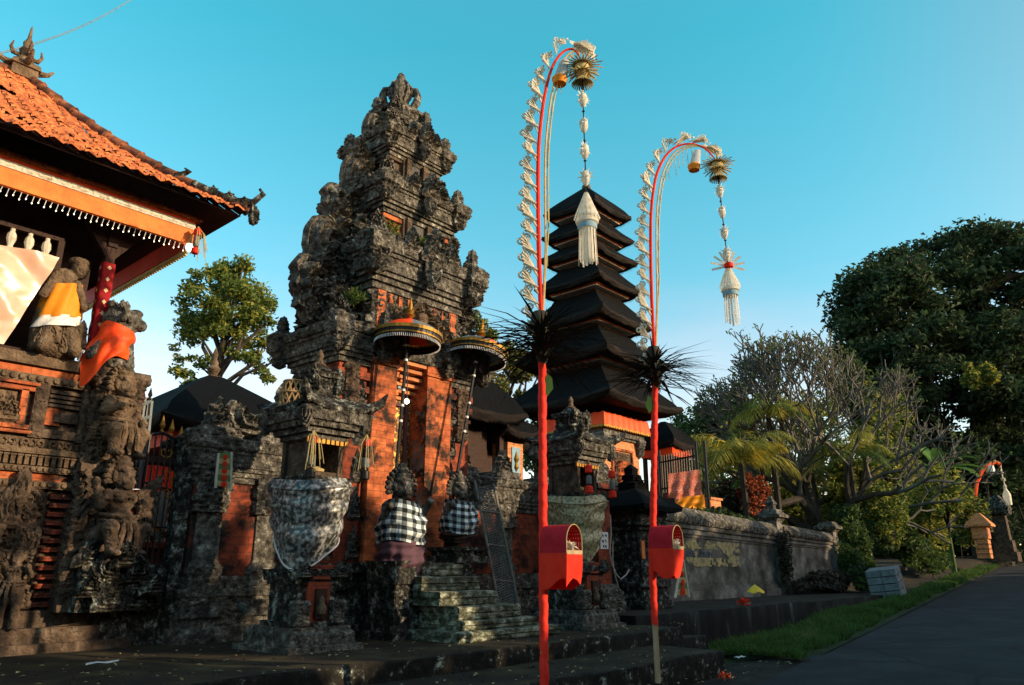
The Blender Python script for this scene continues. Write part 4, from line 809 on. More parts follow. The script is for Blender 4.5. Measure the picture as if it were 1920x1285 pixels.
for k in range(6):
    z = 1.42 - .1 * k; nn = (5, 7, 6, 8, 4, 6)[k]
    for j in range(nn):
        w_ = .03 + .012 * ((j * 7 + k * 3) % 3); b.box((X + .1 + (j - nn / 2 + .5) * .047, Y - .388, z), (w_, .008, .045 if k in (2, 3) else .03))
b.build('inscription', 'palm_leaf', ss)
b = B(); b.box((X - .27, Y - .37, 1.24), (.11, .012, .34)); b.build('orange_paper', 'orange_paint', ss)
b = B(); orn(b, (X - .2, Y - .38, .75), .25, .3, .06, 0, FLAM, 3); b.build('relief', 'stone', ss)
b = B(); hip_roof(b, X, Y, .72, .72, 2.06, .42, .03, .09, p=.8, top=.2); b.build('roof', 'thatch', ss)
b = B(); b.carved(X, Y, .14, .14, [(2.42, .06, .03), (2.55, .06, .05), (2.6, -.02, .03), (2.72, 0, .04), (2.75, -.05, .02), (2.86, -.04, .02), (2.95, -.12, 0)], .03, .1, 4); orn(b, (X, Y - .2, 2.44), .3, .26, .05, 0, FLAM, 5, sc=.08); b.build('finial', 'thatch', ss)

# ================================================================ PAVILION AT THE LEFT
pav = thing('pavilion', 'carved sandstone pavilion with an orange tiled roof at the left', 'pavilion', (2.0, 11.4, 0))
b = B()
b.stack(.2, 12.2, 3.65, 2.2, [(-.02, .30), (.10, .30), (.10, .22), (.26, .22), (.26, .1), (.44, .1)]); b.build('plinth', 'stone_brown', pav)
b = B(); b.stack(.2, 12.2, 3.65, 2.2, [(.42, 0), (1.84, 0), (3.3, 0)]); b.build('core_wall', 'stone_brown', pav)
def band(nm, z0, z1, off, m, amp=0, sc=.12, seed=1):
    b = B()
    if amp: b.panel((-1.0, 10 - off, z0), (1, 0, 0), (0, 0, 1), (0, -1, 0), 4.6, z1 - z0, amp, .03, sc, seed)
    b.box((1.3, 10.05 - off / 2, (z0 + z1) / 2), (4.6, off + .1 - .004, z1 - z0 - .002)); b.build(nm, m, pav)
band('lower_band', 1.78, 1.87, .08, 'stone_tan'); band('orange_band', 1.87, 1.96, .05, 'brick'); band('carved_band', 1.96, 2.03, .10, 'stone_tan')
band('dentil_band', 2.03, 2.17, .05, 'stone_tan'); band('carved_band', 2.17, 2.24, .10, 'stone_tan'); band('pattern_band', 2.24, 2.36, .04, 'stone_tan')
band('carved_band', 3.0, 3.1, .08, 'stone_tan'); band('orange_band', 3.1, 3.2, .06, 'brick'); band('ledge', 3.2, 3.34, .12, 'stone_tan')
b = B(); beads(b, .6, 3.4, 9.915, 1.825, .035, .075); b.build('bead_moulding', 'stone_tan', pav)
b = B(); beads(b, .6, 3.4, 9.895, 1.995, .030, .065); b.build('bead_moulding', 'stone_tan', pav)
b = B(); beads(b, .6, 3.35, 9.915, 3.05, .042, .09); b.build('bead_moulding', 'stone_tan', pav)
b = B()
for k in range(40): b.box((.6 + .07 * k, 9.925, 2.09), (.045, .06, .10)); b.box((.6 + .07 * k, 9.92, 2.145), (.06, .07, .02))
b.build('dentils', 'stone_tan', pav)
b = B(); curls(b, .6, 3.4, 9.95, 2.30, .11, .14); b.build('scroll_frieze', 'stone_tan', pav)
# upper carved panel, frames, slatted panel
b = B(); b.panel((.9, 10.0, 2.52), (1, 0, 0), (0, 0, 1), (0, -1, 0), 1.68, .36, .05, .02, .17, 11)
for k in range(9): orn(b, (1.0 + .19 * k, 9.96, 2.50 + .05 * (k % 2)), .26, .34, .06, 0, FLAM if k % 3 else RAG, 60 + k, sc=.08, n=40)
b.build('carved_panel', 'stone_tan', pav)
b = B()
for z in (2.47, 2.92): b.box((1.8, 9.97, z), (1.95, .07, .05)); b.box((1.8, 9.955, z + (.06 if z > 2.6 else -.06)), (1.95, .08, .035))
b.box((2.64, 9.97, 2.7), (.07, .07, .42)); b.build('panel_frame', 'brick', pav)
b = B(); b.panel((2.74, 9.93, 2.36), (1, 0, 0), (0, 0, 1), (0, -1, 0), .15, .64, .03, .015, .06, 4); b.box((2.815, 9.98, 2.68), (.15, .1, .64)); b.build('upright', 'stone_brown', pav); b = B(); b.box((3.29, 9.96, 2.68), (.07, .14, .66)); b.build('upright', 'stone_brown', pav)
b = B()
for k in range(4): b.box((3.08, 9.97, 2.93 - .055 * k), (.36, .07, .035))
b.box((3.12, 9.97, 2.62), (.26, .07, .1)); b.box((3.08, 9.96, 2.42), (.4, .08, .1)); b.build('slats', 'stone_brown', pav)
b = B(); b.box((2.98, 9.985, 2.66), (.16, .04, .26)); b.build('brick_inset', 'brick', pav)
# lower battle relief
b = B(); b.panel((.4, 9.99, .44), (1, 0, 0), (0, 0, 1), (0, -1, 0), 2.65, 1.38, .16, .025, .26, 21); b.panel((.4, 9.94, .44), (1, 0, 0), (0, 0, 1), (0, -1, 0), 2.6, 1.3, .12, .025, .14, 27)
b.build('lower_relief', 'stone_brown', pav)
for k in range(7):
    figure(pav, 2.86 - .40 * k, 9.86, .50 + .62 * ((k * 2) % 3 == 1) + (.66 if k % 2 else 0), .52, 'stone_brown', R_((-40, 30, 15, -25, 35, -15, 20)[k]), k % 3 != 0, True, .018, k, names=('relief_figure', 'relief_mane', 'relief_ornaments'))
b = B()
for k in range(26): orn(b, (.6 + .098 * k, 9.89 - .03 * (k % 3), .46 + .43 * ((k * 7) % 3) + .07 * (k % 4)), .24, .34 + .06 * (k % 3), .07, 0, (FLAM, RAG, EAR)[k % 3], 80 + k, mir=bool(k % 2), sc=.08, n=36, rings=6)
b.build('relief_leaves', 'stone_brown', pav)
b = B()
for k in range(13): b.box((3.27, 9.97 - .02 * (k % 2), .5 + .1 * k), (.36, .07, .05))
b.build('brick_slats', 'brick_dull', pav)
# corner pier with carved guardians, one above the other
b = B(); b.carved(3.62, 10.05, .28, .28, [(.42, .06, .0), (.6, .06, .04), (2.0, .0, .07), (2.0, .04, 0), (2.1, .04, 0), (2.1, -.02, .06), (3.0, -.02, .07), (3.2, .05, .03), (3.29, .05, 0)], .035, .17, 8); b.build('corner_pier', 'stone_brown', pav)
figure(pav, 3.64, 9.74, 2.2, .90, 'stone_tan', R_(28), True, True, .013, 3, arms=((-.2, -.2, .66), (.3, -.16, .5)), names=('pier_guardian', 'pier_guardian_mane', 'pier_guardian_ornaments'))
b = B()
for k in range(5): orn(b, (3.42 + .02 * k, 9.78, 2.12 + .24 * k), .24, .34, .07, 0, (RAG, FLAM)[k % 2], k, sc=.07, n=40)
b.build('pier_leaves', 'stone_tan', pav)
figure(pav, 3.74, 9.62, 1.04, .92, 'stone_brown', R_(25), True, True, .014, 6, arms=((-.42, .0, .9), (.36, -.1, .7)), names=('winged_guardian', 'winged_guardian_mane', 'winged_guardian_ornaments'))
for sg in (-1, 1):
    b = B()
    for k in range(6): b.tube([(3.8 + sg * .2, 9.74, 1.5 + .05 * k), (3.8 + sg * (.36 + .02 * k), 9.72, 1.55 + .09 * k), (3.8 + sg * (.44 + .01 * k), 9.7, 1.40 + .11 * k)], [.05, .045, .015], 6)
    b.build('wing', 'stone_brown', pav)
b = B()
for k in range(14): orn(b, (3.42 + .058 * k, 9.62 - .10 * ((k * 5) % 3), .42 + .16 * (k % 4)), .30, .34, .10, R_(-20 + 10 * (k % 5)), (RAG, FLAM, EAR)[k % 3], 30 + k, mir=bool(k % 2), sc=.08, n=40, rings=7)
b.stack(3.8, 9.72, .40, .2, [(.42, 0), (.9, -.02), (1.04, -.05)]); b.build('carved_rock', 'stone_dark', pav)
# posts, beams, fascia, roof
EX, EY, EZ = 4.55, 9.0, 5.60
b = B(); b.stack(3.31, 10.0, .055, .055, [(3.3, .06), (3.4, .06), (3.45, 0), (5.3, 0)]); b.build('post', 'wood_dark', pav)
for k_, o in enumerate((0, 1)):
    pass
b = B(); hgt = np.linspace(3.46, 4.72, 14); P = []; UV = []
for i, z in enumerate(hgt):
    r = .082 + .006 * math.sin(i * 2.2); row = []; ur = []
    for j in range(33):
        a = 2 * PI * j / 32; q = max(abs(math.cos(a)), abs(math.sin(a))) ** .6; row.append((3.31 + r / q * math.cos(a), 10 + r / q * math.sin(a), z)); ur.append((j / 32 * 1.333, (z - 3.4) / 1.4))
    P.append(row); UV.append(ur)
b.grid(P, 0, uv=UV); b.build('post_cloth', 'songket', pav, angle=180)
b = B(); b.box((3.31, 9.98, 5.12), (.12, .12, .35)); 
for sx in (-1, 1): b.add([(3.31, 9.95, 4.72), (3.31, 10.03, 4.72), (3.31 + sx * .42, 10.03, 5.28), (3.31 + sx * .42, 9.95, 5.28), (3.31, 9.95, 5.28), (3.31, 10.03, 5.28)], [(0, 3, 4), (1, 5, 2), (0, 1, 2, 3), (3, 2, 5, 4)])
b.build('post_bracket', 'wood_dark', pav)
BX, BY = 4.16, 9.52
b = B(); b.box((BX - 3.5, BY, 5.235), (7.0, .06, .22)); b.build('fascia_board', 'orange_paint', pav)
b = B(); b.panel((-.5, BY - .035, 5.345), (1, 0, 0), (0, 0, 1), (0, -1, 0), BX + .5, .085, .035, .018, .055, 5); b.box((1.8, BY - .01, 5.387), (BX + .55, .07, .085)); b.build('carved_trim', 'palm_leaf', pav)
b = B(); b.box((BX - 3.5, BY + .02, 5.46), (7.0, .05, .06)); b.build('upper_board', 'lion_cloth', pav)
b = B(); b.panel((-.5, BY - .03, 5.49), (1, 0, 0), (0, 0, 1), (0, -1, 0), BX + .6, .07, .035, .02, .07, 9); b.box((1.8, BY + .01, 5.525), (BX + .7, .08, .07)); b.build('carved_cornice', 'tile', pav)
b = B(); b.box((BX - .03, BY + 2.2, 5.22), (.06, 4.3, .26)); b.build('side_fascia', 'red_paint', pav)
b = B(); b.box((BX - .03, BY + 2.2, 5.06), (.03, 4.3, .06)); 
for k in range(56): b.box((BX - .03, BY + .1 + .075 * k, 5.02), (.025, .045, .05))
b.build('side_lace', 'palm_dry', pav)
b = B()
for k in range(70):
    x = BX - .05 - .065 * k; z = 5.1
    b.tube([(x, BY - .035, z), (x - .012, BY - .035, z - .05 - .03 * (k % 2))], .004, 4); 
b.build('string_cord', 'white_paint', pav)
b = B()
for k in range(70): b.lathe([(.001, -.012), (.009, 0), (.001, .012)], (BX - .062 - .065 * k, BY - .035, 5.035 - .03 * (k % 2)), 6)
b.build('string_lights', 'fairy', pav)
# roof: concave hipped slopes of clay tiles
QX, QY, QZ = EX - 2.35, EY + 2.4, 7.66
def rz(q): return EZ + (QZ - EZ) * (.62 * q + .38 * q * q)
b = B()
q = np.linspace(0, 1, 12)
for m_, pts in ((0, None),):
    # underside / deck, front, right and back slopes
    front = [[(-4 + (EX + 4) * t - (2.35 * k) * (t), EY + 2.4 * k, rz(k) - .05) for t in np.linspace(0, 1, 3)] for k in q]; b.grid(front)
    right = [[(EX - 2.35 * k, EY + 2.4 * k + (4.8 - 4.8 * k) * t, rz(k) - .05) for t in np.linspace(0, 1, 3)] for k in q]; b.grid(right)
    back = [[(-4 + (EX + 4) * t - 2.35 * k * t, EY + 4.8 - 2.4 * k, rz(k) - .05) for t in np.linspace(0, 1, 3)] for k in q]; b.grid(back)
b.build('roof_deck', 'wood_dark', pav)
b = B(); nrow = 21; L = 2.4
for i in range(nrow):
    k0, k1 = i / nrow, (i + 1.25) / nrow; y0, y1 = EY - .06 + L * k0, EY - .06 + L * min(k1, 1.0); z0, z1 = rz(k0) + .015, rz(min(k1, 1.0)) + .0
    xr = EX + .04 - 2.35 * k0; n = int((xr + 1.6) / .19)
    for j in range(n):
        x1 = xr - .19 * j - (.095 if i % 2 else 0); x0 = x1 - .182; jz = rnd.uniform(-.012, .016); ty = rnd.uniform(-.02, .02)
        if rnd.random() < .02: continue
        P = []
        for u in range(5):
            f = u / 4; cz = .022 * math.sin(f * 2 * PI); P.append([(x0 + .182 * f, y0 + ty, z0 + jz + cz), (x0 + .182 * f, y0 + ty, z0 + jz + cz + .028), (x0 + .182 * f + rnd.uniform(-.004, .004), y1, z1 + cz * .5 + .016)])
        b.grid(P)
b.build('roof_tiles', 'tile', pav, angle=50)
b = B()
for i in range(18):
    k0, k1 = i / 18, (i + 1.2) / 18; x0, x1 = EX + .06 - 2.35 * k0, EX + .06 - 2.35 * min(k1, 1); z0, z1 = rz(k0) + .02, rz(min(k1, 1))
    n = int((4.8 - 4.8 * k0) / .19) + 1
    for j in range(n):
        y = EY + 2.4 * k0 + .19 * j; b.grid([[(x0, y, z0), (x0, y, z0 + .03), (x1, y, z1 + .015)], [(x0, y + .09, z0 + .025), (x0, y + .09, z0 + .055), (x1, y + .09, z1 + .03)], [(x0, y + .182, z0), (x0, y + .182, z0 + .03), (x1, y + .182, z1 + .015)]])
b.build('side_tiles', 'tile', pav, angle=50)
b = B(); n = 13
for i in range(n):
    k0, k1 = i / n, (i + 1.08) / n
    p0 = Vector((EX + .06 - 2.35 * k0, EY - .02 + 2.4 * k0, rz(k0) + .07)); p1 = Vector((EX + .06 - 2.35 * k1, EY - .02 + 2.4 * k1, rz(min(k1, 1)) + .06)); b.tube([p0, p0.lerp(p1, .06), p1], [.10, .088, .075], 10)
for i in range(14): b.tube([(QX - .28 * i, QY, QZ + .04), (QX - .28 * i - .02, QY, QZ + .04), (QX - .28 * i - .3, QY, QZ + .03)], [.10, .09, .08], 10)
b.build('ridge_tiles', 'tile_dark', pav)
b = B()
for i, (d, h) in enumerate(((.05, .16), (.2, .2), (.36, .24), (.52, .22), (.68, .2))): orn(b, (EX + .06 - d, EY - .06 + d, rz(0) + .10 + .28 * d), .22, h * .9, .045, -D45, FLAM, i, sc=.06, n=30, rings=6)
b.tube([(EX - .5, EY + .5, EZ + .42), (EX - .1, EY + .1, EZ + .17), (EX + .10, EY - .10, EZ + .16), (EX + .19, EY - .19, EZ + .30), (EX + .15, EY - .15, EZ + .37)], [.06, .06, .05, .04, .02], 8)
b.tube([(EX - .75, EY + .75, EZ + .5), (EX - .62, EY + .62, EZ + .56), (EX - .55, EY + .55, EZ + .62), (EX - .6, EY + .6, EZ + .66)], [.06, .045, .035, .015], 7)
orn(b, (EX + .12, EY - .12, EZ - .2), .22, .3, .06, D45, TONG, 3, sc=.07); b.build('corner_ornament', 'stone_dark', pav)
b = B(); fx, fy, fz = QX + .02, QY, QZ
b.stack(fx, fy, .13, .13, [(fz - .05, .04), (fz + .12, .03), (fz + .12, .06), (fz + .2, .04), (fz + .24, -.02)]); b.lathe([(.1, .22), (.12, .3), (.07, .36), (.1, .45), (.06, .52), (.07, .58), (.03, .66), (.015, .85), (.001, .9)], (fx, fy, fz), 10)
for k in range(4):
    a = k * PI / 2; c, s_ = math.cos(a), math.sin(a); b.tube([(fx + c * r, fy + s_ * r, fz + z) for r, z in ((.12, .2), (.22, .18), (.32, .22), (.38, .30))], [.05, .05, .035, .015], 7); b.tube([(fx + c * r, fy + s_ * r, fz + z) for r, z in ((.08, .36), (.16, .36), (.2, .44), (.18, .54))], [.035, .035, .025, .01], 6)
b.build('finial', 'stone_tan', pav)
# balustrade between the posts and the dark interior wall
b = B(); b.box((1.2, 10.62, 4.5), (4.2, .06, 2.2)); b.build('back_screen', 'wood_dark', pav)
b = B(); b.box((1.0, 10.0, 4.86), (3.5, .06, .05)); b.box((1.0, 10.0, 3.36), (3.6, .1, .05)); b.box((2.73, 10.0, 4.1), (.07, .07, 1.5)); b.build('rail', 'wood_dark', pav)
for k in range(9):
    x = 2.58 - .19 * k; b = B(); b.lathe([(.022, 4.3), (.022, 4.5), (.05, 4.55), (.03, 4.62), (.055, 4.7), (.05, 4.76), (.025, 4.8), (.03, 4.85)], (x, 10.0, 0), 8); b.build('baluster', 'palm_leaf', pav)
# satin cloth over the railing
n1, n2 = 60, 40; u, v = np.meshgrid(np.linspace(0, 1, n1), np.linspace(0, 1, n2), indexing='ij')
x = .9 + 1.80 * u - .40 * v * u; sag = np.exp(-((u - .5) / .35) ** 2) * .12
z = 4.62 - .04 * u - 1.22 * v - sag * (1 - v) * .6; cur = v + .9 * (1 - u) * u + .25 * vnoise(u * 3, v * 3, 2); dd = .035 * np.sin(9 * cur + 5 * (1 - u)) * (1 - .5 * v) + .02 * np.sin(21 * cur + 3 * u) * (1 - .6 * v) + .05 * vnoise(u * 4, v * 4 + u * 3, 4) + .02 * vnoise(u * 11 + v * 5, v * 13, 4)
b = B(); b.grid(np.stack([x, 9.86 - dd - .03 * v, z], -1)); tag(b.build('satin_cloth', 'satin', None, (1.8, 9.85, 3.4), angle=180), 'shiny peach satin cloth hung over the pavilion railing', 'cloth')
b = B(); b.box((1.55, 9.845, 3.385), (1.95, .02, .03))
# seated figure wrapped in orange
sg = thing('seated_statue', 'carved seated figure with an orange and white sash on the pavilion ledge', 'statue', (2.86, 9.98, 3.34))
x, y, z = 2.86, 9.96, 3.34
sculpt('body', [('s', (x + .12, y - .02, z + 1.18), (.10, .11, .13)), ('s', (x + .1, y, z + 1.28), (.12, .11, .06)), ('s', (x - .04, y, z + 1.0), (.15, .13, .15)), ('s', (x - .02, y, z + .72), (.17, .14, .22)), ('s', (x - .02, y, z + .35), (.2, .17, .3)), ('s', (x - .02, y, z + .1), (.27, .2, .13)), ('c', (x - .14, y - .06, z + 1.0), (x - .26, y - .14, z + .72), .065, .05), ('c', (x + .08, y - .1, z + .95), (x + .2, y - .16, z + .66), .06, .05), ('c', (x - .1, y - .12, z + .35), (x - .18, y - .2, z + .08), .1, .08), ('c', (x + .1, y - .12, z + .35), (x + .16, y - .2, z + .08), .1, .08), ('s', (x - .22, y, z + .3), (.07, .1, .32))], 'stone_tan', sg, vox=.015, carve=.012, sc=.06, seed=9, smooth=2)
b = B()
for k in range(9): orn(b, (x - .22 + .055 * k, y - .16 - .02 * (k % 2), z + .04 + .10 * (k % 3)), .16, .26, .05, R_(-30 + 8 * k), (FLAM, RAG)[k % 2], k, sc=.06, n=30, rings=6)
b.build('carved_drapery', 'stone_tan', sg)
b = B(); th = np.linspace(0, 2 * PI, 49)[None, :]; k = np.linspace(0, 1, 12)[:, None]; r = .2 + .05 * k + .012 * np.sin(th * 8 + 4 * k)
b.grid(np.stack([x - .02 + r * np.cos(th), y + r * .92 * np.sin(th), z + .92 - .44 * k + .05 * np.cos(th) + 0 * r], -1)); b.build('orange_sash', 'orange_cloth', sg, angle=180)
b = B(); r = .245 + .03 * k + .014 * np.sin(th * 7 + 4 * k); b.grid(np.stack([x - .02 + r * np.cos(th), y + r * .92 * np.sin(th), z + .5 - .14 * k + .05 * np.cos(th) + 0 * r], -1))
b.tube([(x + .26, y - .05, z + .5), (x + .3, y - .05, z + .2), (x + .27, y - .04, z + .02)], [.03, .025, .02], 6); b.build('white_sash', 'white_cloth', sg, angle=180)
# lion with red cloth on the corner pier
ln = thing('lion_statue', 'grey stone lion draped in a bright red cloth on the pavilion corner', 'statue', (3.45, 9.88, 3.29))
x, y, z = 3.45, 9.84, 3.29
sculpt('body', [('s', (x, y, z + .12), (.26, .2, .14)), ('c', (x - .1, y, z + .15), (x + .1, y - .02, z + .55), .17, .15), ('s', (x + .14, y - .04, z + .66), (.17, .16, .16)), ('s', (x + .04, y, z + .64), (.19, .19, .2)), ('s', (x + .27, y - .1, z + .62), (.09, .08, .08)), ('s', (x + .22, y - .05, z + .78), (.09, .1, .05)), ('c', (x + .14, y - .1, z + .45), (x + .2, y - .14, z + .05), .07, .065), ('c', (x + .14, y + .06, z + .45), (x + .22, y + .06, z + .05), .07, .065)], 'stone', ln, vox=.015, carve=.012, sc=.05, seed=5, smooth=2)
b = B()
for j in range(26):
    q = rnd.uniform(0, 6.3); w_ = rnd.uniform(-.9, 1.2); p = Vector((x + .06 + .15 * math.cos(q) * math.cos(w_) - .02, y - .01 + .17 * math.sin(q) * math.cos(w_), z + .66 + .17 * math.sin(w_))); n_ = (p - Vector((x + .08, y, z + .62))).normalized(); b.tube([p - n_ * .02, p + n_ * .05, p + n_ * .06 + Vector((-.03, 0, .04)), p + n_ * .03 + Vector((-.04, 0, .05))], [.04, .035, .026, .01], 6)
b.build('mane', 'stone', ln)
b = B(); n1, n2 = 40, 40; u, v = np.meshgrid(np.linspace(0, 1, n1), np.linspace(0, 1, n2), indexing='ij'); th = R_(120) + R_(255) * u; hang = np.exp(-((u - .33) / .17) ** 2)
rr = .19 + .07 * v ** .7 + .018 * np.sin(th * 6 + 5 * v) * v + .012 * np.sin(12 * v + 6 * u); b.grid(np.stack([x + .07 - .12 * v + rr * np.cos(th), y - .02 + rr * np.sin(th), z + .56 - .06 * np.cos(th * 1.0 + .4) - (.38 + .52 * hang) * v], -1)); b.build('red_cloth', 'lion_cloth', ln, angle=180)
# eave lamp and the tassel at the eave corner
lb = thing('light_bulb', 'glowing white bulb under the pavilion eave corner', 'light bulb', (4.14, 9.5, 5.0)); q_ = atY(355, 464, 9.5)
b = B(); b.lathe([(.001, -.06), (.04, -.045), (.05, 0), (.035, .05), (.015, .06)], tuple(q_), 12); b.build('globe', 'bulb', lb)
b = B(); b.tube([(q_.x, q_.y, q_.z + .05), (q_.x, q_.y, q_.z + .11)], .022, 8); b.tube([(q_.x, q_.y, q_.z + .1), (q_.x - .02, q_.y + .01, 5.14)], .008, 5); b.build('holder', 'black_paint', lb)
q_ = atY(372, 425, 9.35)
tassel(q_.x, q_.y, q_.z, 'red and silver tassel with long straw hanging at the pavilion eave corner', [(.03, .1, .05, 'red_cloth'), (.14, .16, .04, 'iron_grey'), (.31, .09, .05, 'red_cloth')], True, .45, None)
# overhead cable
b = B(); p0, p1 = atD(-60, 112, 9), atD(262, -12, 16); b.tube([p0.lerp(p1, k / 20) - Vector((0, 0, .28 * 4 * (k / 20) * (1 - k / 20))) for k in range(21)], .02, 6)
tag(b.build('overhead_cable', 'cable', None, tuple(p0)), 'blue overhead cable crossing the sky above the pavilion roof', 'cable')
# ================================================================ IRON GATE AND LEAF
ig = thing('iron_gate', 'black iron gate with arched top rail and gold spear tips at the left', 'gate', (4.3, 9.85, .2))
yy = 9.85
def atp(x, y, Y=yy): return atY(x, y, Y)
pts = [atp(282, 815), atp(305, 812), atp(325, 822), atp(345, 838), atp(362, 858)]
b = B(); b.tube(pts, .022, 6); b.tube([pts[0] - Vector((0, 0, 1.9)), pts[0]], .02, 6); b.tube([pts[-1], pts[-1] - Vector((0, 0, 1.55))], .03, 6)
for f in (.32, .6, .95): b.tube([pts[0] - Vector((0, 0, 1.9 * f)), pts[-1] - Vector((0, 0, 1.55 * f))], .016, 5)
for k in range(1, 8):
    q = k / 8 * 4; i = int(q); p = pts[i].lerp(pts[min(i + 1, 4)], q - i); b.tube([p, p - Vector((0, 0, 1.75))], .012, 5)
b.build('frame', 'black_paint', ig)
for q in (.9, 1.75, 2.6, 3.5):
    i = int(q); p = pts[i].lerp(pts[i + 1], q - i); b = B(); b.lathe([(.012, 0), (.03, .02), (.012, .05), (.04, .1), (.012, .2), (.001, .24)], tuple(p), 8); b.build('spear_tip', 'gold', ig)
for px, py in ((312, 850), (345, 880), (318, 890), (330, 905), (318, 925)):
    p = atp(px, py, yy - .02); b = B()
    for s in (-1, 1): b.tube([p + Vector((s * .01, 0, -.06)), p + Vector((s * .06, 0, -.03)), p + Vector((s * .07, 0, .03)), p + Vector((s * .03, 0, .05)), p + Vector((s * .02, 0, .02))], .010, 5)
    b.build('gold_scroll', 'gold', ig)
b = B(); b.box((4.3, 9.95, .48), (1.0, .35, .95)); b.build('threshold_wall', 'stone_dark', ig)
gl = thing('gate_leaf', 'grey slatted iron gate leaf with red spear tips above the pavilion corner', 'gate', (4.2, 11.0, 2.3))
A, Bq, Cq, Dq = (atY(*p, 11.0) for p in ((236, 772), (284, 752), (278, 838), (238, 835)))
b = B()
for p, q in ((A, Bq), (Bq, Cq + Vector((0, 0, -.6))), (A, Dq + Vector((0, 0, -.6))), (A.lerp(Dq, .35), Bq.lerp(Cq, .35))): b.tube([p, q], .03, 6)
for k in range(1, 6): f = k / 6; b.box((A.lerp(Bq, f) + Dq.lerp(Cq, f)) / 2 - Vector((0, -.02, .25)), (.075, .02, 1.3))
b.tube([Dq - Vector((0, 0, .6)), Dq - Vector((0, 0, 2.6))], .03, 6); b.tube([Cq - Vector((0, 0, .6)), Cq - Vector((0, 0, 2.6))], .03, 6)
b.build('frame', 'iron_grey', gl)
for k in range(4): p = A.lerp(Bq, .1 + .27 * k); b = B(); b.lathe([(.015, -.0), (.03, .04), (.012, .06), (.035, .1), (.001, .22)], tuple(p), 8); b.build('spear_tip', 'brick_dull', gl)
al_ = thing('red_altar', 'altar hung with red cloth seen through the iron gate', 'altar', (5.4, 13.0, .15))
b = B(); b.stack(5.4, 13.0, .7, .5, [(.15, .1), (.4, .1), (.4, 0), (1.2, 0), (1.2, .08), (1.3, .08)]); b.build('base', 'brick_dull', al_)
b = B(); b.grid([[(4.7 + 1.4 * u, 12.46 - .03 * math.sin(u * 30), z) for u in np.linspace(0, 1, 40)] for z in (2.5, 2.3, 2.1)]); b.grid([[(4.72 + .45 * u, 12.5 - .04 * math.sin(u * 14), z) for u in np.linspace(0, 1, 20)] for z in (2.1, 1.6, 1.0, .5)]); b.build('red_cloth', 'red_cloth', al_, angle=180)
b = B(); b.box((5.4, 13.1, 2.6), (1.6, 1.3, .1)); b.box((4.75, 12.6, 1.9), (.08, .08, 1.3)); b.box((6.05, 12.6, 1.9), (.08, .08, 1.3)); b.build('canopy', 'wood_dark', al_); b = B(); b.leaves(np.array((5.3, 12.5, 1.45)) + nr.normal(size=(90, 3)) * (.35, .1, .1), .14, .6); b.build('offerings', 'gold', al_)
rw_ = thing('rear_wall', 'long low brick wall at the back of the temple court behind the iron gate', 'wall', (14, 19, .15))
b = B(); b.stack(12, 19, 13, .2, [(.15, .1), (.5, .1), (.5, 0), (2.2, 0), (2.2, .12), (2.4, .12), (2.6, -.1)]); b.build('masonry', 'brick_dull', rw_)
# lattice hangings (lamak)
def lamak(tl, tr, bl, br, label, n=5, splay=False):
    c = (bl + br) / 2; t = thing('lattice_hanging', label, 'hanging', tuple(c), 'palm leaf lattice hangings')
    d = Vector((0, -.012, 0)); b = B(); b.tube([tl, bl], .018, 5); b.tube([tr, br], .018, 5); b.build('palm_strips', 'palm_leaf', t)
    b = B(); k = 6
    for i in range(k):
        f0, f1 = i / k, (i + 1) / k; V = [tl.lerp(bl, f0 * .94), tr.lerp(br, f0 * .94), tr.lerp(br, f1 * .94 - .01), tl.lerp(bl, f1 * .94 - .01)]
        b.add([tuple(v) for v in V], [(0, 1, 2, 3)], i % 2)
    b.build('woven_panel', ['green_leaf_trim', 'palm_dry'], t)
    for i in range(n):
        f = (i + .7) / (n + .4); m = tl.lerp(bl, f).lerp(tr.lerp(br, f), .5); w_ = (tr - tl).lerp(br - bl, f).length * .2
        b = B(); b.lathe([(.001, -.006), (w_, 0), (.001, .006)], (0, 0, 0), 8, 0, Matrix.Translation(m + d) @ Matrix.Rotation(PI / 2, 4, 'X')); b.build('red_rosette', 'red_cloth', t)
    return t
lamak(*(atY(*p, 9.30) for p in ((410, 850), (434, 848), (404, 915), (433, 920))), 'green and cream palm lattice with red rosettes on the wall post by the iron gate')
lamak(*(atY(*p, 5.45) for p in ((1278, 1050), (1281, 1050), (1266, 1121), (1292, 1120))), 'tapering cream palm lattice standing below the second red basket', 4)

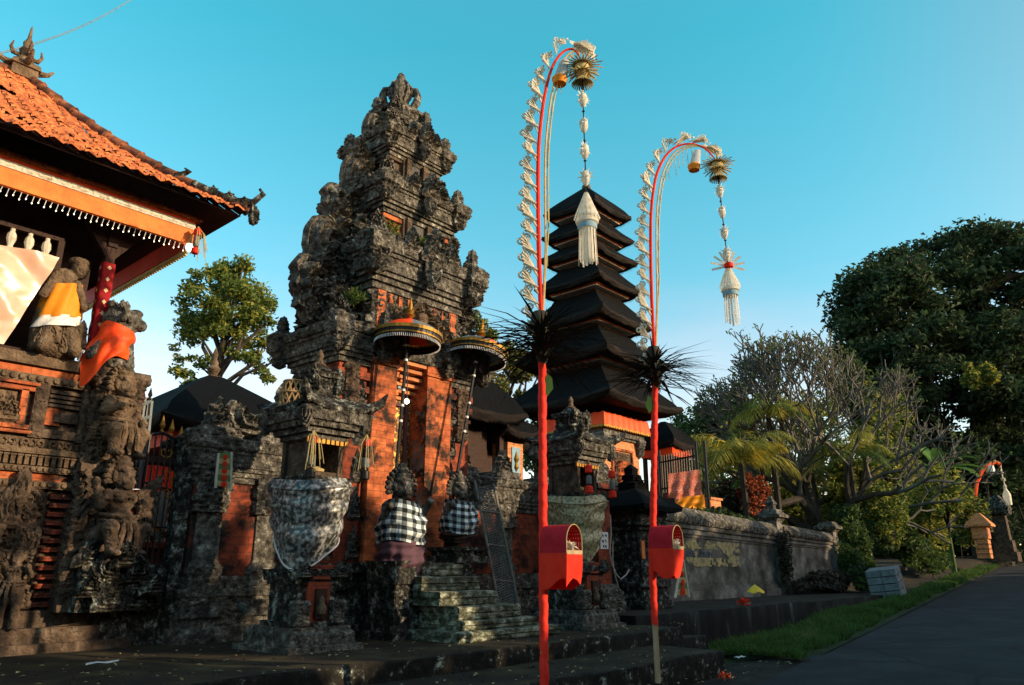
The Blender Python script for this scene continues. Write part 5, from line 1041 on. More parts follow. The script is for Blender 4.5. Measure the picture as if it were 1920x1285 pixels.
# ================================================================ THATCHED ROOFS BEHIND
def thatch_roof(b, cx, cy, hx, hy, z0, h, edge=.22, p=.8, top=.1, up=.12, n=12, me=1):
    rows = []
    def ring(f, z, u):
        P = []
        for sd in range(4):
            for k in range(n):
                t = -1 + 2 * k / n; a, c = ((t, -1), (1, t), (-t, 1), (-1, -t))[sd]
                bulge = 1 - .035 * (1 - t * t); P.append((cx + a * hx * f * (bulge if abs(a) == 1 and sd in (1, 3) else 1), cy + c * hy * f * (bulge if sd in (0, 2) else 1), z + u * abs(t) ** 3))
        return P
    rows += [ring(.60, z0 - edge * .35, 0), ring(.88, z0 - edge * .75, up * .6), ring(.96, z0 - edge * .62, up), ring(1.0, z0 - edge * .2, up), ring(.985, z0 + edge * .15, up), ring(.94, z0 + edge * .42, up * .9)]
    for k in range(1, 9):
        q = k / 8; rows.append(ring(.94 - (.94 - top) * q, z0 + edge * .42 + (h - edge * .42) * (q ** p), up * (1 - q) ** 2))
    P = np.array(rows); m = P.shape[1]; F = []; M_ = []
    P[1:6] += (nr.uniform(-1, 1, P[1:6].shape) * (.022, .022, .016)) * min(1.6, hx)
    for j in range(m * 9):
        q = j / 9; i_ = int(q) % m; f_ = q - int(q); p_ = P[2][i_] * (1 - f_) + P[2][(i_ + 1) % m] * f_; o_ = (p_ - np.array((cx, cy, p_[2]))); o_ = o_ / (np.linalg.norm(o_) + 1e-6); s_ = np.array((-o_[1], o_[0], 0)) * .012; L_ = rnd.uniform(.03, .10)
        b.add([p_ - s_ + (0, 0, .03), p_ + s_ + (0, 0, .03), p_ + o_ * L_ * .4 + (0, 0, -L_)], [(0, 1, 2)], me)
    for i in range(len(rows) - 1):
        for j in range(m): F.append((i * m + j, i * m + (j + 1) % m, (i + 1) * m + (j + 1) % m, (i + 1) * m + j)); M_.append(me if i in (0, 1, 2, 3) else 0)
    b.add(P.reshape(-1, 3), F + [tuple((len(rows) - 1) * m + j for j in range(m)), tuple(range(m - 1, -1, -1))], M_ + [0, me])
def small_bale(name, label, x, y, hx, ze, h, post=True, trim=None, body=None, fin=True, hy=None):
    hy = hy or hx; t = thing(name, label, 'shrine', (x, y, .15), 'black thatched roofs inside the temple')
    b = B(); thatch_roof(b, x, y, hx, hy, ze, h); b.build('roof', ['thatch', 'thatch_edge'], t)
    for sx in (-1, 1):
        for sy in (-1, 1): b = B(); b.box((x + sx * hx * .62, y + sy * hy * .62, (ze + .15) / 2), (.12, .12, ze - .15)); b.build('post', 'wood_dark', t)
    if trim:
        b = B(); b.stack(x, y, hx * .72, hy * .72, [(ze - .42, 0), (ze - .14, .05)]); b.build('cloth_frieze', trim, t)
    b = B(); b.carved(x, y, hx * .55, hy * .55, [(.15, .2, 0), (.35, .2, .03), (.35, .08, 0), (.8, .08, .04), (.8, .18, 0), (.95, .18, 0)], .06, .2, 3); b.build('base', 'stone_dark', t)
    if body: b = B(); b.box((x, y, (ze + .9) / 2), (hx * .9, hy * .9, ze - .9)); b.build('body', body, t)
    if fin: b = B(); b.lathe([(.13, 0), (.16, .06), (.09, .1), (.12, .18), (.16, .26), (.09, .34), (.1, .4), (.05, .5), (.07, .6), (.001, .8)], (x, y, ze + h - .05), 10); b.build('finial', 'stone_tan', t)
    return t
small_bale('thatched_pavilion', 'dark thatched pavilion with red cloth frieze behind the iron gate', 8.05, 16.4, 1.85, 3.72, 1.42, trim='red_paint', body='wood_dark')
small_bale('thatched_shrine', 'higher black thatched roof just right of the brick gate', 11.0, 11.4, 1.15, 3.95, 1.35, body='wood_dark', fin=False)
small_bale('thatched_shrine', 'lower black thatched roof beside the tower of seven roofs', 13.2, 12.6, 1.0, 3.75, .95, body='wood_dark', fin=False)
small_bale('thatched_shrine', 'black thatched roof with orange cloth trim just right of the second pole', 23.4, 13.4, .85, 5.0, .9, trim='lion_cloth', body='brick_dull', fin=False)
small_bale('thatched_shrine', 'small black two-tier roof above the fence right of the tower', 22.8, 15.2, .8, 5.9, .7, body='wood_dark', fin=False)
pn = thing('painted_shrine', 'little shrine with an orange framed painted panel behind the right stone wall', 'shrine', (12.55, 11.1, .15))
q0 = atY(968, 868, 10.6)
b = B(); b.box((q0.x, 10.85, q0.z - .05), (.50, .45, .95)); b.build('cabinet', 'brick_pale', pn); b = B(); b.box((q0.x, 10.615, q0.z), (.26, .02, .66)); b.build('painted_panel', 'pale_blue', pn); b = B(); b.lathe([(.001, -.2), (.06, -.1), (.03, 0), (.07, .08), (.001, .25)], (q0.x, 10.6, q0.z), 8); b.build('gold_figure', 'gold', pn)
b = B(); b.stack(q0.x, 10.85, .3, .28, [(q0.z - .62, .06), (q0.z - .52, .06)]); b.stack(q0.x, 10.85, .2, .2, [(.15, .15), (q0.z - .95, .0), (q0.z - .62, .1)]); b.build('pedestal', 'brick_dull', pn)
b = B(); thatch_roof(b, q0.x, 10.9, .55, .55, q0.z + .62, .5, .12); b.build('roof', ['thatch', 'thatch_edge'], pn)
fl = thing('potted_flowers', 'red flowers in a pot beside the painted shrine', 'flowers', (12.9, 10.1, 1.6)); q0 = atY(1002, 932, 10.2)
b = B(); b.leaves(np.array(q0) + nr.normal(size=(160, 3)) * (.14, .1, .07), .07, .6); b.build('blooms', 'red_cloth', fl); b = B(); b.leaves(np.array(q0) + (0.05, .05, -.1) + nr.normal(size=(160, 3)) * (.15, .1, .1), .1, .5); b.build('leaves', 'leaf_mid', fl); b = B(); b.lathe([(.001, q0.z - .5), (.1, q0.z - .5), (.14, q0.z - .2), (.12, q0.z - .2)], (q0.x, q0.y, 0), 12); b.build('pot', 'brick_pale', fl)

# ================================================================ MERU: TOWER OF SEVEN THATCHED ROOFS
MX, MY = 19.22, 13.5
mr = thing('tiered_shrine_tower', 'tall shrine tower with seven black thatched roofs', 'shrine tower', (MX, MY, .15))
b = B(); b.carved(MX, MY, 1.02, 1.02, [(.15, .5, 0), (.6, .5, .04), (.6, .35, 0), (1.2, .3, .05), (1.2, .4, 0), (1.4, .4, .03), (1.4, .2, 0), (2.3, .1, .05), (2.3, .2, .03), (2.5, .2, 0)], .09, .3, 2); b.build('stone_base', 'stone', mr)
b = B(); b.stack(MX, MY, .98, .98, [(2.5, .05), (2.7, .05), (2.7, 0), (4.75, 0), (4.75, .06), (4.95, .06)]); b.build('brick_body', 'brick_pale', mr)
b = B(); b.stack(MX, MY, 1.0, 1.0, [(4.62, .05), (4.7, .05), (4.7, .12), (4.84, .12)]); b.build('stone_moulding', 'stone', mr)
for sd, (o, U, N) in enumerate((((MX, MY - .985, 0), (1, 0, 0), (0, -1, 0)), ((MX - .985, MY, 0), (0, -1, 0), (-1, 0, 0)))):
    U, N, o = Vector(U), Vector(N), Vector(o); b = B()
    o2 = o - U * .47 + Vector((0, 0, 2.75)); b.panel(o2, U, (0, 0, 1), N, .94, 1.5, .09, .035, .22, 13 + sd); b.build('carved_panel', 'stone_brown', mr)
    b = B(); b.panel(o - U * .34 + Vector((0, 0, 3.0)) + N * .06, U, (0, 0, 1), N, .68, 1.0, .13, .035, .28, 19 + sd)
    for a, w_, h_, dz in ((-.53, .07, 1.6, 3.5), (.53, .07, 1.6, 3.5), (0, 1.13, .07, 4.32), (0, 1.13, .07, 2.7)):
        c = o + U * a + Vector((0, 0, dz)); b.box(c, (w_ if U.x else .1, .1 if U.x else w_, h_))
    b.build('panel_frame', 'brick', mr)
for sx, sy in ((-1, -1), (1, -1), (-1, 1)):
    b = B(); b.carved(MX + sx * .97, MY + sy * .97, .12, .12, [(4.15, -.1, 0), (4.25, -.02, .05), (4.5, .02, .06), (4.7, .06, .04), (4.78, .0, 0)], .04, .15, 6); b.build('corner_carving', 'wall_plaster', mr)
    b = B(); b.carved(MX + sx * .97, MY + sy * .97, .12, .12, [(2.5, .02, .05), (2.8, .0, .06), (3.0, -.1, 0)], .04, .15, 8); b.build('corner_carving', 'wall_plaster', mr)
b = B(); th = None; P = []
per = [(-1, -1), (1, -1), (1, 1), (-1, 1), (-1, -1)]; ring = []
for (ax, ay), (bx_, by_) in zip(per[:-1], per[1:]):
    for k in range(40): f = k / 40; ring.append((ax + (bx_ - ax) * f, ay + (by_ - ay) * f))
ring.append(per[0]); ring = np.array(ring); w_ = .02 * np.sin(np.arange(len(ring)) * 1.3)
for z, o in ((5.32, 1.22), (5.1, 1.24), (4.93, 1.26)): P.append(np.stack([MX + ring[:, 0] * (o + w_ * (5.4 - z) * 2), MY + ring[:, 1] * (o + w_ * (5.4 - z) * 2), np.full(len(ring), z) + .015 * np.cos(np.arange(len(ring)) * 1.3)], -1))
b.grid(P); b.build('red_cloth_frieze', 'lion_cloth', mr, angle=180)
b = B()
zz = np.where(np.arange(len(ring)) % 2 == 0, 4.85, 4.90); b.grid([np.stack([MX + ring[:, 0] * 1.262, MY + ring[:, 1] * 1.262, np.full(len(ring), 4.94)], -1), np.stack([MX + ring[:, 0] * 1.265, MY + ring[:, 1] * 1.265, zz], -1)]); b.build('cloth_fringe', 'gold', mr)
tiers = [(1.10, 12.38, 1.15), (1.13, 11.50, .86), (1.20, 10.70, .80), (1.32, 9.65, 1.0), (1.52, 8.42, 1.16), (1.82, 7.10, 1.2), (2.06, 5.66, 1.3)]
for i, (a, z, h) in enumerate(tiers):
    b = B(); hh = h if i == 0 else tiers[i - 1][1] - z - .24; tp = .1 if i == 0 else min(.66, tiers[i - 1][0] * .56 / a)
    thatch_roof(b, MX, MY, a, a, z, hh, edge=.19 if i < 4 else .24, p=(.85 if i == 0 else 1.05), top=tp, up=.07 + .03 * a, me=1); rf = b.build('thatched_roof', ['thatch', 'thatch_edge'], mr)
    if i < 6:
        zb = z - .5; nk = a * .56
        b = B(); b.stack(MX, MY, nk, nk, [(min(zb, z - .75), -.02), (z - .2, 0)]); b.build('neck', 'wood_dark', rf)
        b = B(); zt = z - .12
        b.stack(MX, MY, nk, nk, [(zt - .02, .20), (zt, .23), (zt + .02, .23)]); b.build('orange_eaves', 'orange_paint', rf)
        b = B(); b.stack(MX, MY, nk, nk, [(zt - .055, .17), (zt - .035, .18)]); b.build('white_strip', 'white_paint', rf)
b = B(); b.lathe([(.14, 0), (.16, .1), (.13, .16), (.09, .2), (.05, .24), (.001, .26)], (MX, MY, 13.5), 12); b.build('cap', 'stone', mr)

# ================================================================ PENJORS: tall bamboo poles hung with woven palm leaf
def penjor(px, D, zb, label, far=False, ph=0, wrapz=0.0, seed=1):
    base = atY(0, 0, 1); base = Vector((0, 0, 0))
    r_ = random.Random(seed)
    ratio = (px - 960) / 1520.; bx = D * FX[0] + ratio * D * RX[0]; by = D * FX[1] + ratio * D * RX[1]
    t = thing('penjor_pole', label, 'festival pole', (bx, by, zb), 'bamboo festival poles')
    O = Vector((bx, by, zb)); side = Vector((RX[0], RX[1], 0)); P = lambda s, z, d=0: O + side * s + Vector((0, 0, z)) + Vector((FX[0], FX[1], 0)) * d
    def pz(x, y): _, fw = _ray(x, y); return ((x - 960) * D / fw - ratio * D, EYE + _ray(x, y)[0].z * D / fw - zb)
    H0 = 3.58 if not ph else 3.74; s0 = pz(1016, 600)[0] if not ph else pz(1227, 660)[0]
    low = [P(0, 0), P(.0, 1.2), P(s0 * .5, 2.4), P(s0, H0)]
    arc = [(s0, H0)] + [pz(*q) for q in (((1011, 500), (1009, 400), (1009, 300), (1013, 240), (1021, 180), (1034, 130), (1051, 102), (1070, 92), (1084, 102), (1091, 122)) if not ph else ((1222, 560), (1220, 450), (1222, 385), (1230, 332), (1245, 297), (1265, 277), (1290, 270), (1315, 275), (1333, 289), (1344, 306)))]
    # smooth the arc
    A = np.array(arc); tt = np.linspace(0, len(A) - 1, 60); 
    def cr(q):
        i = int(min(q, len(A) - 2)); f = q - i; p0, p1, p2, p3 = A[max(i - 1, 0)], A[i], A[i + 1], A[min(i + 2, len(A) - 1)]
        return .5 * ((2 * p1) + (p2 - p0) * f + (2 * p0 - 5 * p1 + 4 * p2 - p3) * f * f + (3 * p1 - p0 - 3 * p2 + p3) * f ** 3)
    S = np.array([cr(q) for q in tt]); pts = [P(a, c) for a, c in S]
    b = B(); b.tube(low, [.034, .033, .031, .028], 10)
    for z in (.25, .62): b.tube([P(0, z), P(0, z + .02)], .038, 10)
    b.build('bamboo_pole', 'bamboo', t)
    b = B(); n = 70; z0 = wrapz; k = 200; V = []
    hh = [z0 + (H0 - .20 - z0) * i / k for i in range(k + 1)]
    for i, z in enumerate(hh):
        row = []
        for j in range(15):
            a = 2 * PI * j / 14; r = .0405 + .0024 * math.sin(z * 34 + a) + .0016 * math.sin(z * 71 + 2 * a) + .002 * math.sin(z * 7); c = P(s0 * max(0, (z - 1.2) / (H0 - 1.2)), z); row.append((c.x + r * math.cos(a), c.y + r * math.sin(a), z + zb))
        V.append(row)
    b.grid(V); b.build('red_cloth_wrap', 'wrap_red', t, angle=180)
    b = B(); b.tube(pts, np.linspace(.026, .010, 60), 8); b.build('red_arch', 'red_cloth', t)
    b = B(); off = [(P(a + .075 * min(1, (c - H0)), c - .02)) for a, c in S[:52]]; b.tube([p + Vector((0, 0, .0)) for p in off], .012, 5); off2 = [P(a + .11 * min(1, (c - H0) * .8), c - .04) for a, c in S[2:44]]; b.tube(off2, .009, 5)
    for i in range(8, 56, 2):
        if r_.random() < .75: p = P(S[i][0] + .09, S[i][1] - .03); b.tube([p, p - Vector((0, 0, .12 + .14 * r_.random() * (1.6 if i > 30 else 1)))], .005, 4)
    b.build('palm_streamers', 'palm_dry', t)
    # woven fans stepping up the outer side
    def fan_mesh():
        b = B()
        for j in range(5):
            a0 = -.35 + .2 * j; L = .17; c = []
            for u in np.linspace(0, 1, 5): c.append([(-.02 - L * u * math.cos(a0 * 1.2) * .85, w_ * (.022 + .022 * u), -.08 + .20 * u * (.35 + .22 * j) * .9) for w_ in (-1, 1)])
            b.grid([[(x, y + .012 * (j - 2), z) for x, y, z in q] for q in c])
        for cx, cz, rr in ((-.11, .09, .030), (-.165, .045, .028)):
            b.tube([(cx + rr * math.cos(a), .0, cz + rr * math.sin(a)) for a in np.linspace(0, 2 * PI, 13)], .011, 5)
        b.grid([[(-.015, -.02, -.14), (-.015, .02, -.14)], [(-.09, -.045, .0), (-.09, .045, .0)], [(-.13, -.03, .08), (-.13, .03, .08)], [(-.05, -.0, .12), (-.05, .0, .12)]])
        b.lathe([(.001, -.02), (.02, 0), (.001, .02)], (-.11, .03, .17), 6)
        return b
    first = None; nf = 20; acc = np.concatenate([[0], np.cumsum(np.hypot(*np.diff(S, axis=0).T))]); tot = acc[-1]
    for i in range(nf):
        q = (i + .3) / nf * tot * .985; a = np.array([np.interp(q, acc, S[:, 0]), np.interp(q, acc, S[:, 1])]); a2 = np.array([np.interp(q + .05, acc, S[:, 0]), np.interp(q + .05, acc, S[:, 1])])
        ang = math.atan2(a2[1] - a[1], a2[0] - a[0]) - PI / 2
        if first is None: first = fan_mesh().build('leaf_fan', 'palm_leaf', t); o = first; o.data.transform(Matrix.Translation(Vector(OFF[t.name])))
        else: o = first.copy(); COL.objects.link(o)
        o.parent = t; s = r_.uniform(.9, 1.12) * (1.0 if i > nf * .7 else 1.02)
        o.matrix_local = Matrix.Translation(P(a[0], a[1]) - O) @ Matrix.Rotation(R_(YAW - 90), 4, 'Z') @ Matrix.Rotation(-ang, 4, 'Y') @ Matrix.Rotation(r_.uniform(-.25, .25), 4, 'Z') @ Matrix.Scale(s, 4)
    # rosette and hanging stars
    tip = pts[-1]
    b = B()
    for j in range(26):
        a = 2 * PI * j / 26; 
        for lay, (r0, dz, L) in enumerate(((.05, .05, .20 + .04 * (j % 2)), (.04, -.03, .19 - .04 * (j % 2)), (.02, -.10, .12))):
            aa = a + lay * .12; d = Vector((math.cos(aa), math.sin(aa), 0)); p = tip + Vector((0, 0, -.05 + dz)); e = p + d * L + Vector((0, 0, .02 - .05 * lay)); s_ = Vector((-d.y, d.x, 0)) * .016
            b.add([tuple(p + d * r0 - s_), tuple(p + d * r0 + s_), tuple(e + s_ * .4 - Vector((0, 0, .03))), tuple(e - s_ * .4 - Vector((0, 0, .03)))], [(0, 1, 2, 3)])
            b.tube([p + d * r0, e - Vector((0, 0, .03)), e + Vector((0, 0, -.03))], .008, 4)
    b.lathe([(.001, -.2), (.05, -.16), (.09, -.08), (.08, 0), (.03, .06)], tuple(tip + Vector((0, 0, .0))), 12); b.build('leaf_rosette', 'palm_dry', t)
    ex, ez = pz(1099, 362) if not ph else pz(1365, 499); L = S[-1][1] - ez - .1; b = B(); drift = side * (ex - S[-1][0])
    cord = [tip - Vector((0, 0, .1)) - Vector((0, 0, L * k / 8)) + drift * (k / 8) for k in range(9)]; b.tube(cord, .008, 4)
    for k in range(9): b.lathe([(.001, -.018), (.02, 0), (.001, .018)], tuple(tip - Vector((0, 0, .36 + (L - .4) * k / 9)) + drift * (k / 9)), 6)
    b.build('cord', 'wood_dark', t)
    b = B()
    for j in range(9):
        a = 2 * PI * j / 9; d = Vector((math.cos(a), 0, math.sin(a))); d2 = Vector((math.cos(a) * .8, .6 * math.sin(a * 2), math.sin(a) * .8)).normalized()
        for dd, LL in ((d, .105), (d2, .09)): s_ = dd.cross(Vector((.3, 1, .2))).normalized() * .02; b.add([tuple(-s_ * 1), tuple(s_ * 1), tuple(dd * LL + s_ * .1), tuple(dd * LL - s_ * .1)], [(0, 1, 2, 3)])
    b.lathe([(.001, -.13), (.03, -.10), (.05, -.03), (.045, .03), (.02, .06)], (0, 0, 0), 8)
    stf = None
    for j in range(4):
        f = (.22 + .215 * j); c = tip - Vector((0, 0, .1 + L * f)) + drift * f
        if stf is None: stf = b.build('star_pendant', 'palm_leaf', t); o = stf; o.data.transform(Matrix.Translation(Vector(OFF[t.name])))
        else: o = stf.copy(); COL.objects.link(o); o.parent = t
        o.matrix_local = Matrix.Translation(c - O) @ Matrix.Rotation(r_.uniform(0, 3), 4, 'Z')
    e = cord[-1]
    b = B()
    for j in range(16):
        a = 2 * PI * j / 16; d = Vector((math.cos(a), math.sin(a), 0)); s_ = Vector((-d.y, d.x, 0)) * .02; zz = lambda z: Vector((0, 0, z))
        b.add([tuple(e + d * .02 - s_ * .6 + zz(.0)), tuple(e + d * .02 + s_ * .6), tuple(e + d * .14 + s_ + zz(-.30)), tuple(e + d * .14 - s_ + zz(-.30))], [(0, 1, 2, 3)])
        L2 = .36 + .10 * r_.random(); b.add([tuple(e + d * .085 - s_ * .55 + zz(-.34)), tuple(e + d * .085 + s_ * .55 + zz(-.34)), tuple(e + d * .10 + s_ * .55 + zz(-.4 - L2)), tuple(e + d * .10 - s_ * .55 + zz(-.4 - L2))], [(0, 1, 2, 3)])
        if j % 2: b.add([tuple(e + d * .04 - s_ * .5 + zz(-.34)), tuple(e + d * .04 + s_ * .5 + zz(-.34)), tuple(e + d * .05 + s_ * .5 + zz(-.4 - L2)), tuple(e + d * .05 - s_ * .5 + zz(-.4 - L2))], [(0, 1, 2, 3)])
    if ph:
        for j in range(9):
            a = -.25 + (PI + .5) * j / 8; d = side * math.cos(a) + Vector((0, 0, math.sin(a))); s_ = (side * -math.sin(a) + Vector((0, 0, math.cos(a)))) * .017; c = e + Vector((0, 0, .0))
            b.add([tuple(c + d * .05 - s_), tuple(c + d * .05 + s_), tuple(c + d * .23 + s_), tuple(c + d * .23 - s_)], [(0, 1, 2, 3)])
    b.lathe([(.09, -.30), (.12, -.33), (.12, -.36), (.08, -.38)], tuple(e), 14)
    b.build('palm_tassel', 'palm_leaf', t)
    b = B(); b.lathe([(.10, -.37), (.105, -.40), (.10, -.43)], tuple(e), 14); b.build('blue_band', 'pale_blue', t)
    if ph: b = B(); b.lathe([(.001, -.05), (.06, -.03), (.06, .02), (.001, .05)], tuple(e - Vector((FX[0], FX[1], 0)) * .03), 10); b.build('red_flower', 'red_cloth', t)
    # plastic bag and offering under the arch
    q = S[42] if not ph else S[44]; c = P(q[0] + .03, q[1] - .08); b = B(); k = 10
    b.grid([[tuple(c + side * (.05 + .035 * u) * math.cos(a) + Vector((FX[0], FX[1], 0)) * .04 * math.sin(a) - Vector((0, 0, .02 + .27 * u)) + side * (-.06 * u)) for a in np.linspace(0, 2 * PI, k)] for u in np.linspace(0, 1, 6)]); b.build('plastic_bag', 'bag', t)
    b = B(); c2 = c - Vector((0, 0, .29)) - side * .06; b.lathe([(.001, -.05), (.075, -.045), (.09, .03), (.06, .06)], tuple(c2), 10); b.build('orange_offering', 'orange_cloth', t)
    # burst of dried dark palm leaves round the pole
    b = B(); zc = H0 - .06
    for j in range(230):
        a = 2 * PI * r_.random(); el = r_.gauss(.02, .14); L = r_.uniform(.45, 1.0); d = Vector((math.cos(a) * math.cos(el), math.sin(a) * math.cos(el), math.sin(el))); o0 = P(s0, zc + r_.uniform(-.2, .16)); dr = -.16 * L * r_.random()
        mid = o0 + d * L * .5 + Vector((0, 0, .02)); e1 = o0 + d * L + Vector((0, 0, dr)); s_ = d.cross(Vector((0, 0, 1))).normalized() * r_.uniform(.007, .015)
        b.add([tuple(o0 - s_), tuple(o0 + s_), tuple(mid + s_), tuple(mid - s_), tuple(e1)], [(0, 1, 2, 3), (3, 2, 4)])
    b.lathe([(.03, -.24), (.07, -.15), (.085, 0), (.07, .12), (.03, .2)], tuple(P(s0, zc)), 10)
    b.build('leaf_burst', 'frond_dark', t)
    b = B(); b.lathe([(.001, -.09), (.08, -.06), (.1, .02), (.07, .09), (.001, .11)], tuple(P(s0 - .02, H0 + .16, -.05)), 10); b.build('coconut', 'bark', t)
    if not far:
        b = B(); c = P(.06, zc - .42, -.03); b.add([tuple(c + side * x + Vector((0, 0, z))) for x, z in ((0, .1), (.05, .05), (.06, -.06), (0, -.14), (-.04, -.04))], [(0, 1, 2, 3, 4)]); b.build('green_leaf', 'banana', t)
    return t, P
pen1, P1 = penjor(1020.5, 7.2, -.45, 'left tall bamboo pole wrapped in red cloth with a narrow woven palm arch', seed=3)
pen2, P2 = penjor(1233, 9.3, -.36, 'right bamboo pole with a wider palm arch and bare bamboo foot', ph=1, wrapz=.62, seed=8)
def offering_box(P, z, s, label, seed):
    c = P(.16, z, -.10); t = thing('offering_basket', label, 'offering basket', tuple(c), 'red offering baskets on the poles')
    rot = Matrix.Translation(c) @ Matrix.Rotation(R_(YAW - 90 + 50), 4, 'Z')      # opening turned to the street side
    W, Dp, Hh = .12 * s, .15 * s, .23 * s
    n = 22; al = [PI * k / (n - 1) for k in range(n)]
    prof = [(-W, -.02)] + [(-W * math.cos(a), Hh * (.35 + .65 * math.sin(a)) if 0 < k < n - 1 else .08) for k, a in enumerate(al)] + [(W, -.02)]
    b = B()
    out = [[(x, y, z_) for x, z_ in prof] for y in (-Dp, -Dp * .3, Dp * .4, Dp)]; uv = [[(k / len(prof), j / 3) for k in range(len(prof))] for j in range(4)]
    b.grid(out, 0, uv=uv, M=rot); b.build('hood', 'basket_top', t, angle=180)
    b = B(); inn = [[(x * .955, y, z_ * .95 - .002) for x, z_ in prof] for y in (-Dp * .995, -Dp * .3, Dp * .4, Dp * .98)]; b.grid(inn, 0, uv=uv, M=rot)
    b.add([(x * .955, Dp * .98, z_ * .95) for x, z_ in prof], [tuple(range(len(prof)))], 0, [(.5 + x * 2, z_ * 2) for x, z_ in prof], rot); b.build('hood_lining', 'dots', t, angle=180)
    b = B(); b.tube([rot @ Vector((x * 1.0, -Dp - .004, z_)) for x, z_ in prof], .0045, 5); b.build('hood_rim', 'palm_dry', t)
    b = B(); b.box((0, 0, -.035), (2 * W, 2 * Dp, .02), M=rot); b.box((0, -Dp, -.015), (2 * W, .015, .035), M=rot); b.build('shelf', 'bamboo', t)
    # cloth hanging round the shelf
    rows = []; k = 0; per = []
    cor = [(-W, -Dp), (W, -Dp), (W, Dp), (-W, Dp), (-W, -Dp)]
    for (ax, ay), (bx_, by_) in zip(cor[:-1], cor[1:]):
        for q in range(18): f = q / 18; per.append((ax + (bx_ - ax) * f, ay + (by_ - ay) * f))
    per.append(cor[0]); per = np.array(per); i = np.arange(len(per)); r2 = np.random.RandomState(seed)
    for q in np.linspace(0, 1, 12):
        f = 1.03 - .16 * q ** 2 + .03 * np.sin(i * .62 + seed + 2 * q) * q + .02 * np.sin(i * 1.7 + seed) * q; zz = -.02 - (.27 * s) * q - .05 * s * q * np.sin(i * .21 + seed * 1.3)
        rows.append(np.stack([per[:, 0] * f, per[:, 1] * f, zz], -1))
    b = B(); b.grid(rows, M=rot); b.add(rows[-1] * (.98, .98, 1), [tuple(range(len(per) - 1))], 0, None, rot); b.build('cloth_skirt', 'red_cloth', t, angle=180)
    b = B(); b.leaves(np.array([tuple(rot @ Vector((nr.uniform(-.07, .07), nr.uniform(-Dp, 0), nr.uniform(-.0, .08)))) for _ in range(50)]), .07, .5); b.lathe([(.05, 0), (.07, .04), (.065, .045)], (0, -.05, -.02), 10, 0, rot); b.build('offerings', 'palm_leaf', t)
    return t
offering_box(P1, 1.50, 1.0, 'left red hooded offering basket with a dotted lining and bright red skirt', 2)
offering_box(P2, 1.50, 1.06, 'right red hooded offering basket beside the lattice hanging', 5)
# far penjor up the road
def far_pen():
    t = thing('penjor_pole', 'distant festival pole with glowing orange arch up the road', 'festival pole', tuple(atD(1828, 1010, 45)), 'bamboo festival poles')
    px = [(1828, 1010), (1827, 940), (1832, 905), (1842, 884), (1855, 871), (1868, 867), (1876, 872)]; b = B(); b.tube([atD(*p, 45) for p in px], .10, 6); b.build('pole', 'lion_cloth', t)
    b = B()
    for (a, c), (d, e) in zip(px[1:-1], px[2:]):
        for k in range(5): p = atD(a + (d - a) * k / 5 - 1.5, c + (e - c) * k / 5 - 1.5, 45); b.leaves([tuple(p)] * 5, .26, .5)
    b.build('leaf_fans', 'palm_dry', t); b = B(); q = [atD(*p, 45) for p in ((1876, 872), (1880, 895), (1885, 915), (1889, 940))]; b.tube(q, .03, 5)
    for f in (.2, .4, .6): b.leaves([tuple(q[0].lerp(q[3], f))] * 8, .3, .6)
    b.lathe([(.05, 0), (.22, -.4), (.2, -1.0), (.05, -1.0)], tuple(q[2]), 8); b.build('pendant', 'palm_leaf', t)
    b = B(); b.lathe([(.001, .3), (.2, .2), (.25, -.2), (.001, -.3)], tuple(atD(1857, 880, 45)), 8); b.build('plastic_bag', 'bag', t)
far_pen()
# ================================================================ LONG WALL AT THE RIGHT
def rwall(name, label, x0, x1, zt0, zt1, zb):
    t = thing(name, label, 'wall', ((x0 + x1) / 2, 9.62, zb)); n = max(8, int((x1 - x0) / .07)); xs = np.linspace(x0, x1, n); f = (xs - x0) / (x1 - x0); zt = zt0 + (zt1 - zt0) * f; H = zt - zb
    def strip(nm, prof, m, am=0, sc=.2):
        rows = []
        for a, o in prof:
            z = zb + a * H; d = am * relief(xs, z, sc, 3) if am else .012 * (vnoise(xs * 3, z * 3, 4) - .5); rows.append(np.stack([xs, 9.5 - o - d, z], -1))
        rows2 = [np.stack([xs, np.full_like(xs, 9.78), r[:, 2]], -1) for r in (rows[-1], rows[0])]
        b = B(); b.grid(rows + rows2); 
        P = np.array(rows)
        for e in (0, -1): b.add(np.concatenate([P[:, e], [[P[0, e, 0], 9.78, P[-1, e, 2]], [P[0, e, 0], 9.78, P[0, e, 2]]]]), [tuple(range(len(P) + 2))])
        b.build(nm, m, t)
    strip('base', [(0, .14), (.10, .14), (.10, .09), (.16, .09), (.16, .04), (.2, .04)], 'wall_plaster')
    strip('field', [(.2, 0), (.35, 0), (.5, 0), (.68, 0)], 'wall_plaster')
    strip('moulding', [(.68, .03), (.71, .03), (.71, .07), (.74, .07), (.74, .05), (.77, .05), (.77, .10), (.82, .12)], 'wall_plaster')
    strip('coping', [(.82, .16), (.85, .2), (.90, .2), (1.0, .02)], 'stone')
    return t
rwall('boundary_wall', 'long grey plastered boundary wall with faded yellow lettering', 14.6, 22.75, 2.45, 2.18, .12)
rwall('boundary_wall', 'farther lower section of the grey boundary wall beyond the vine-covered post', 23.15, 27.5, 2.2, 2.06, .3)
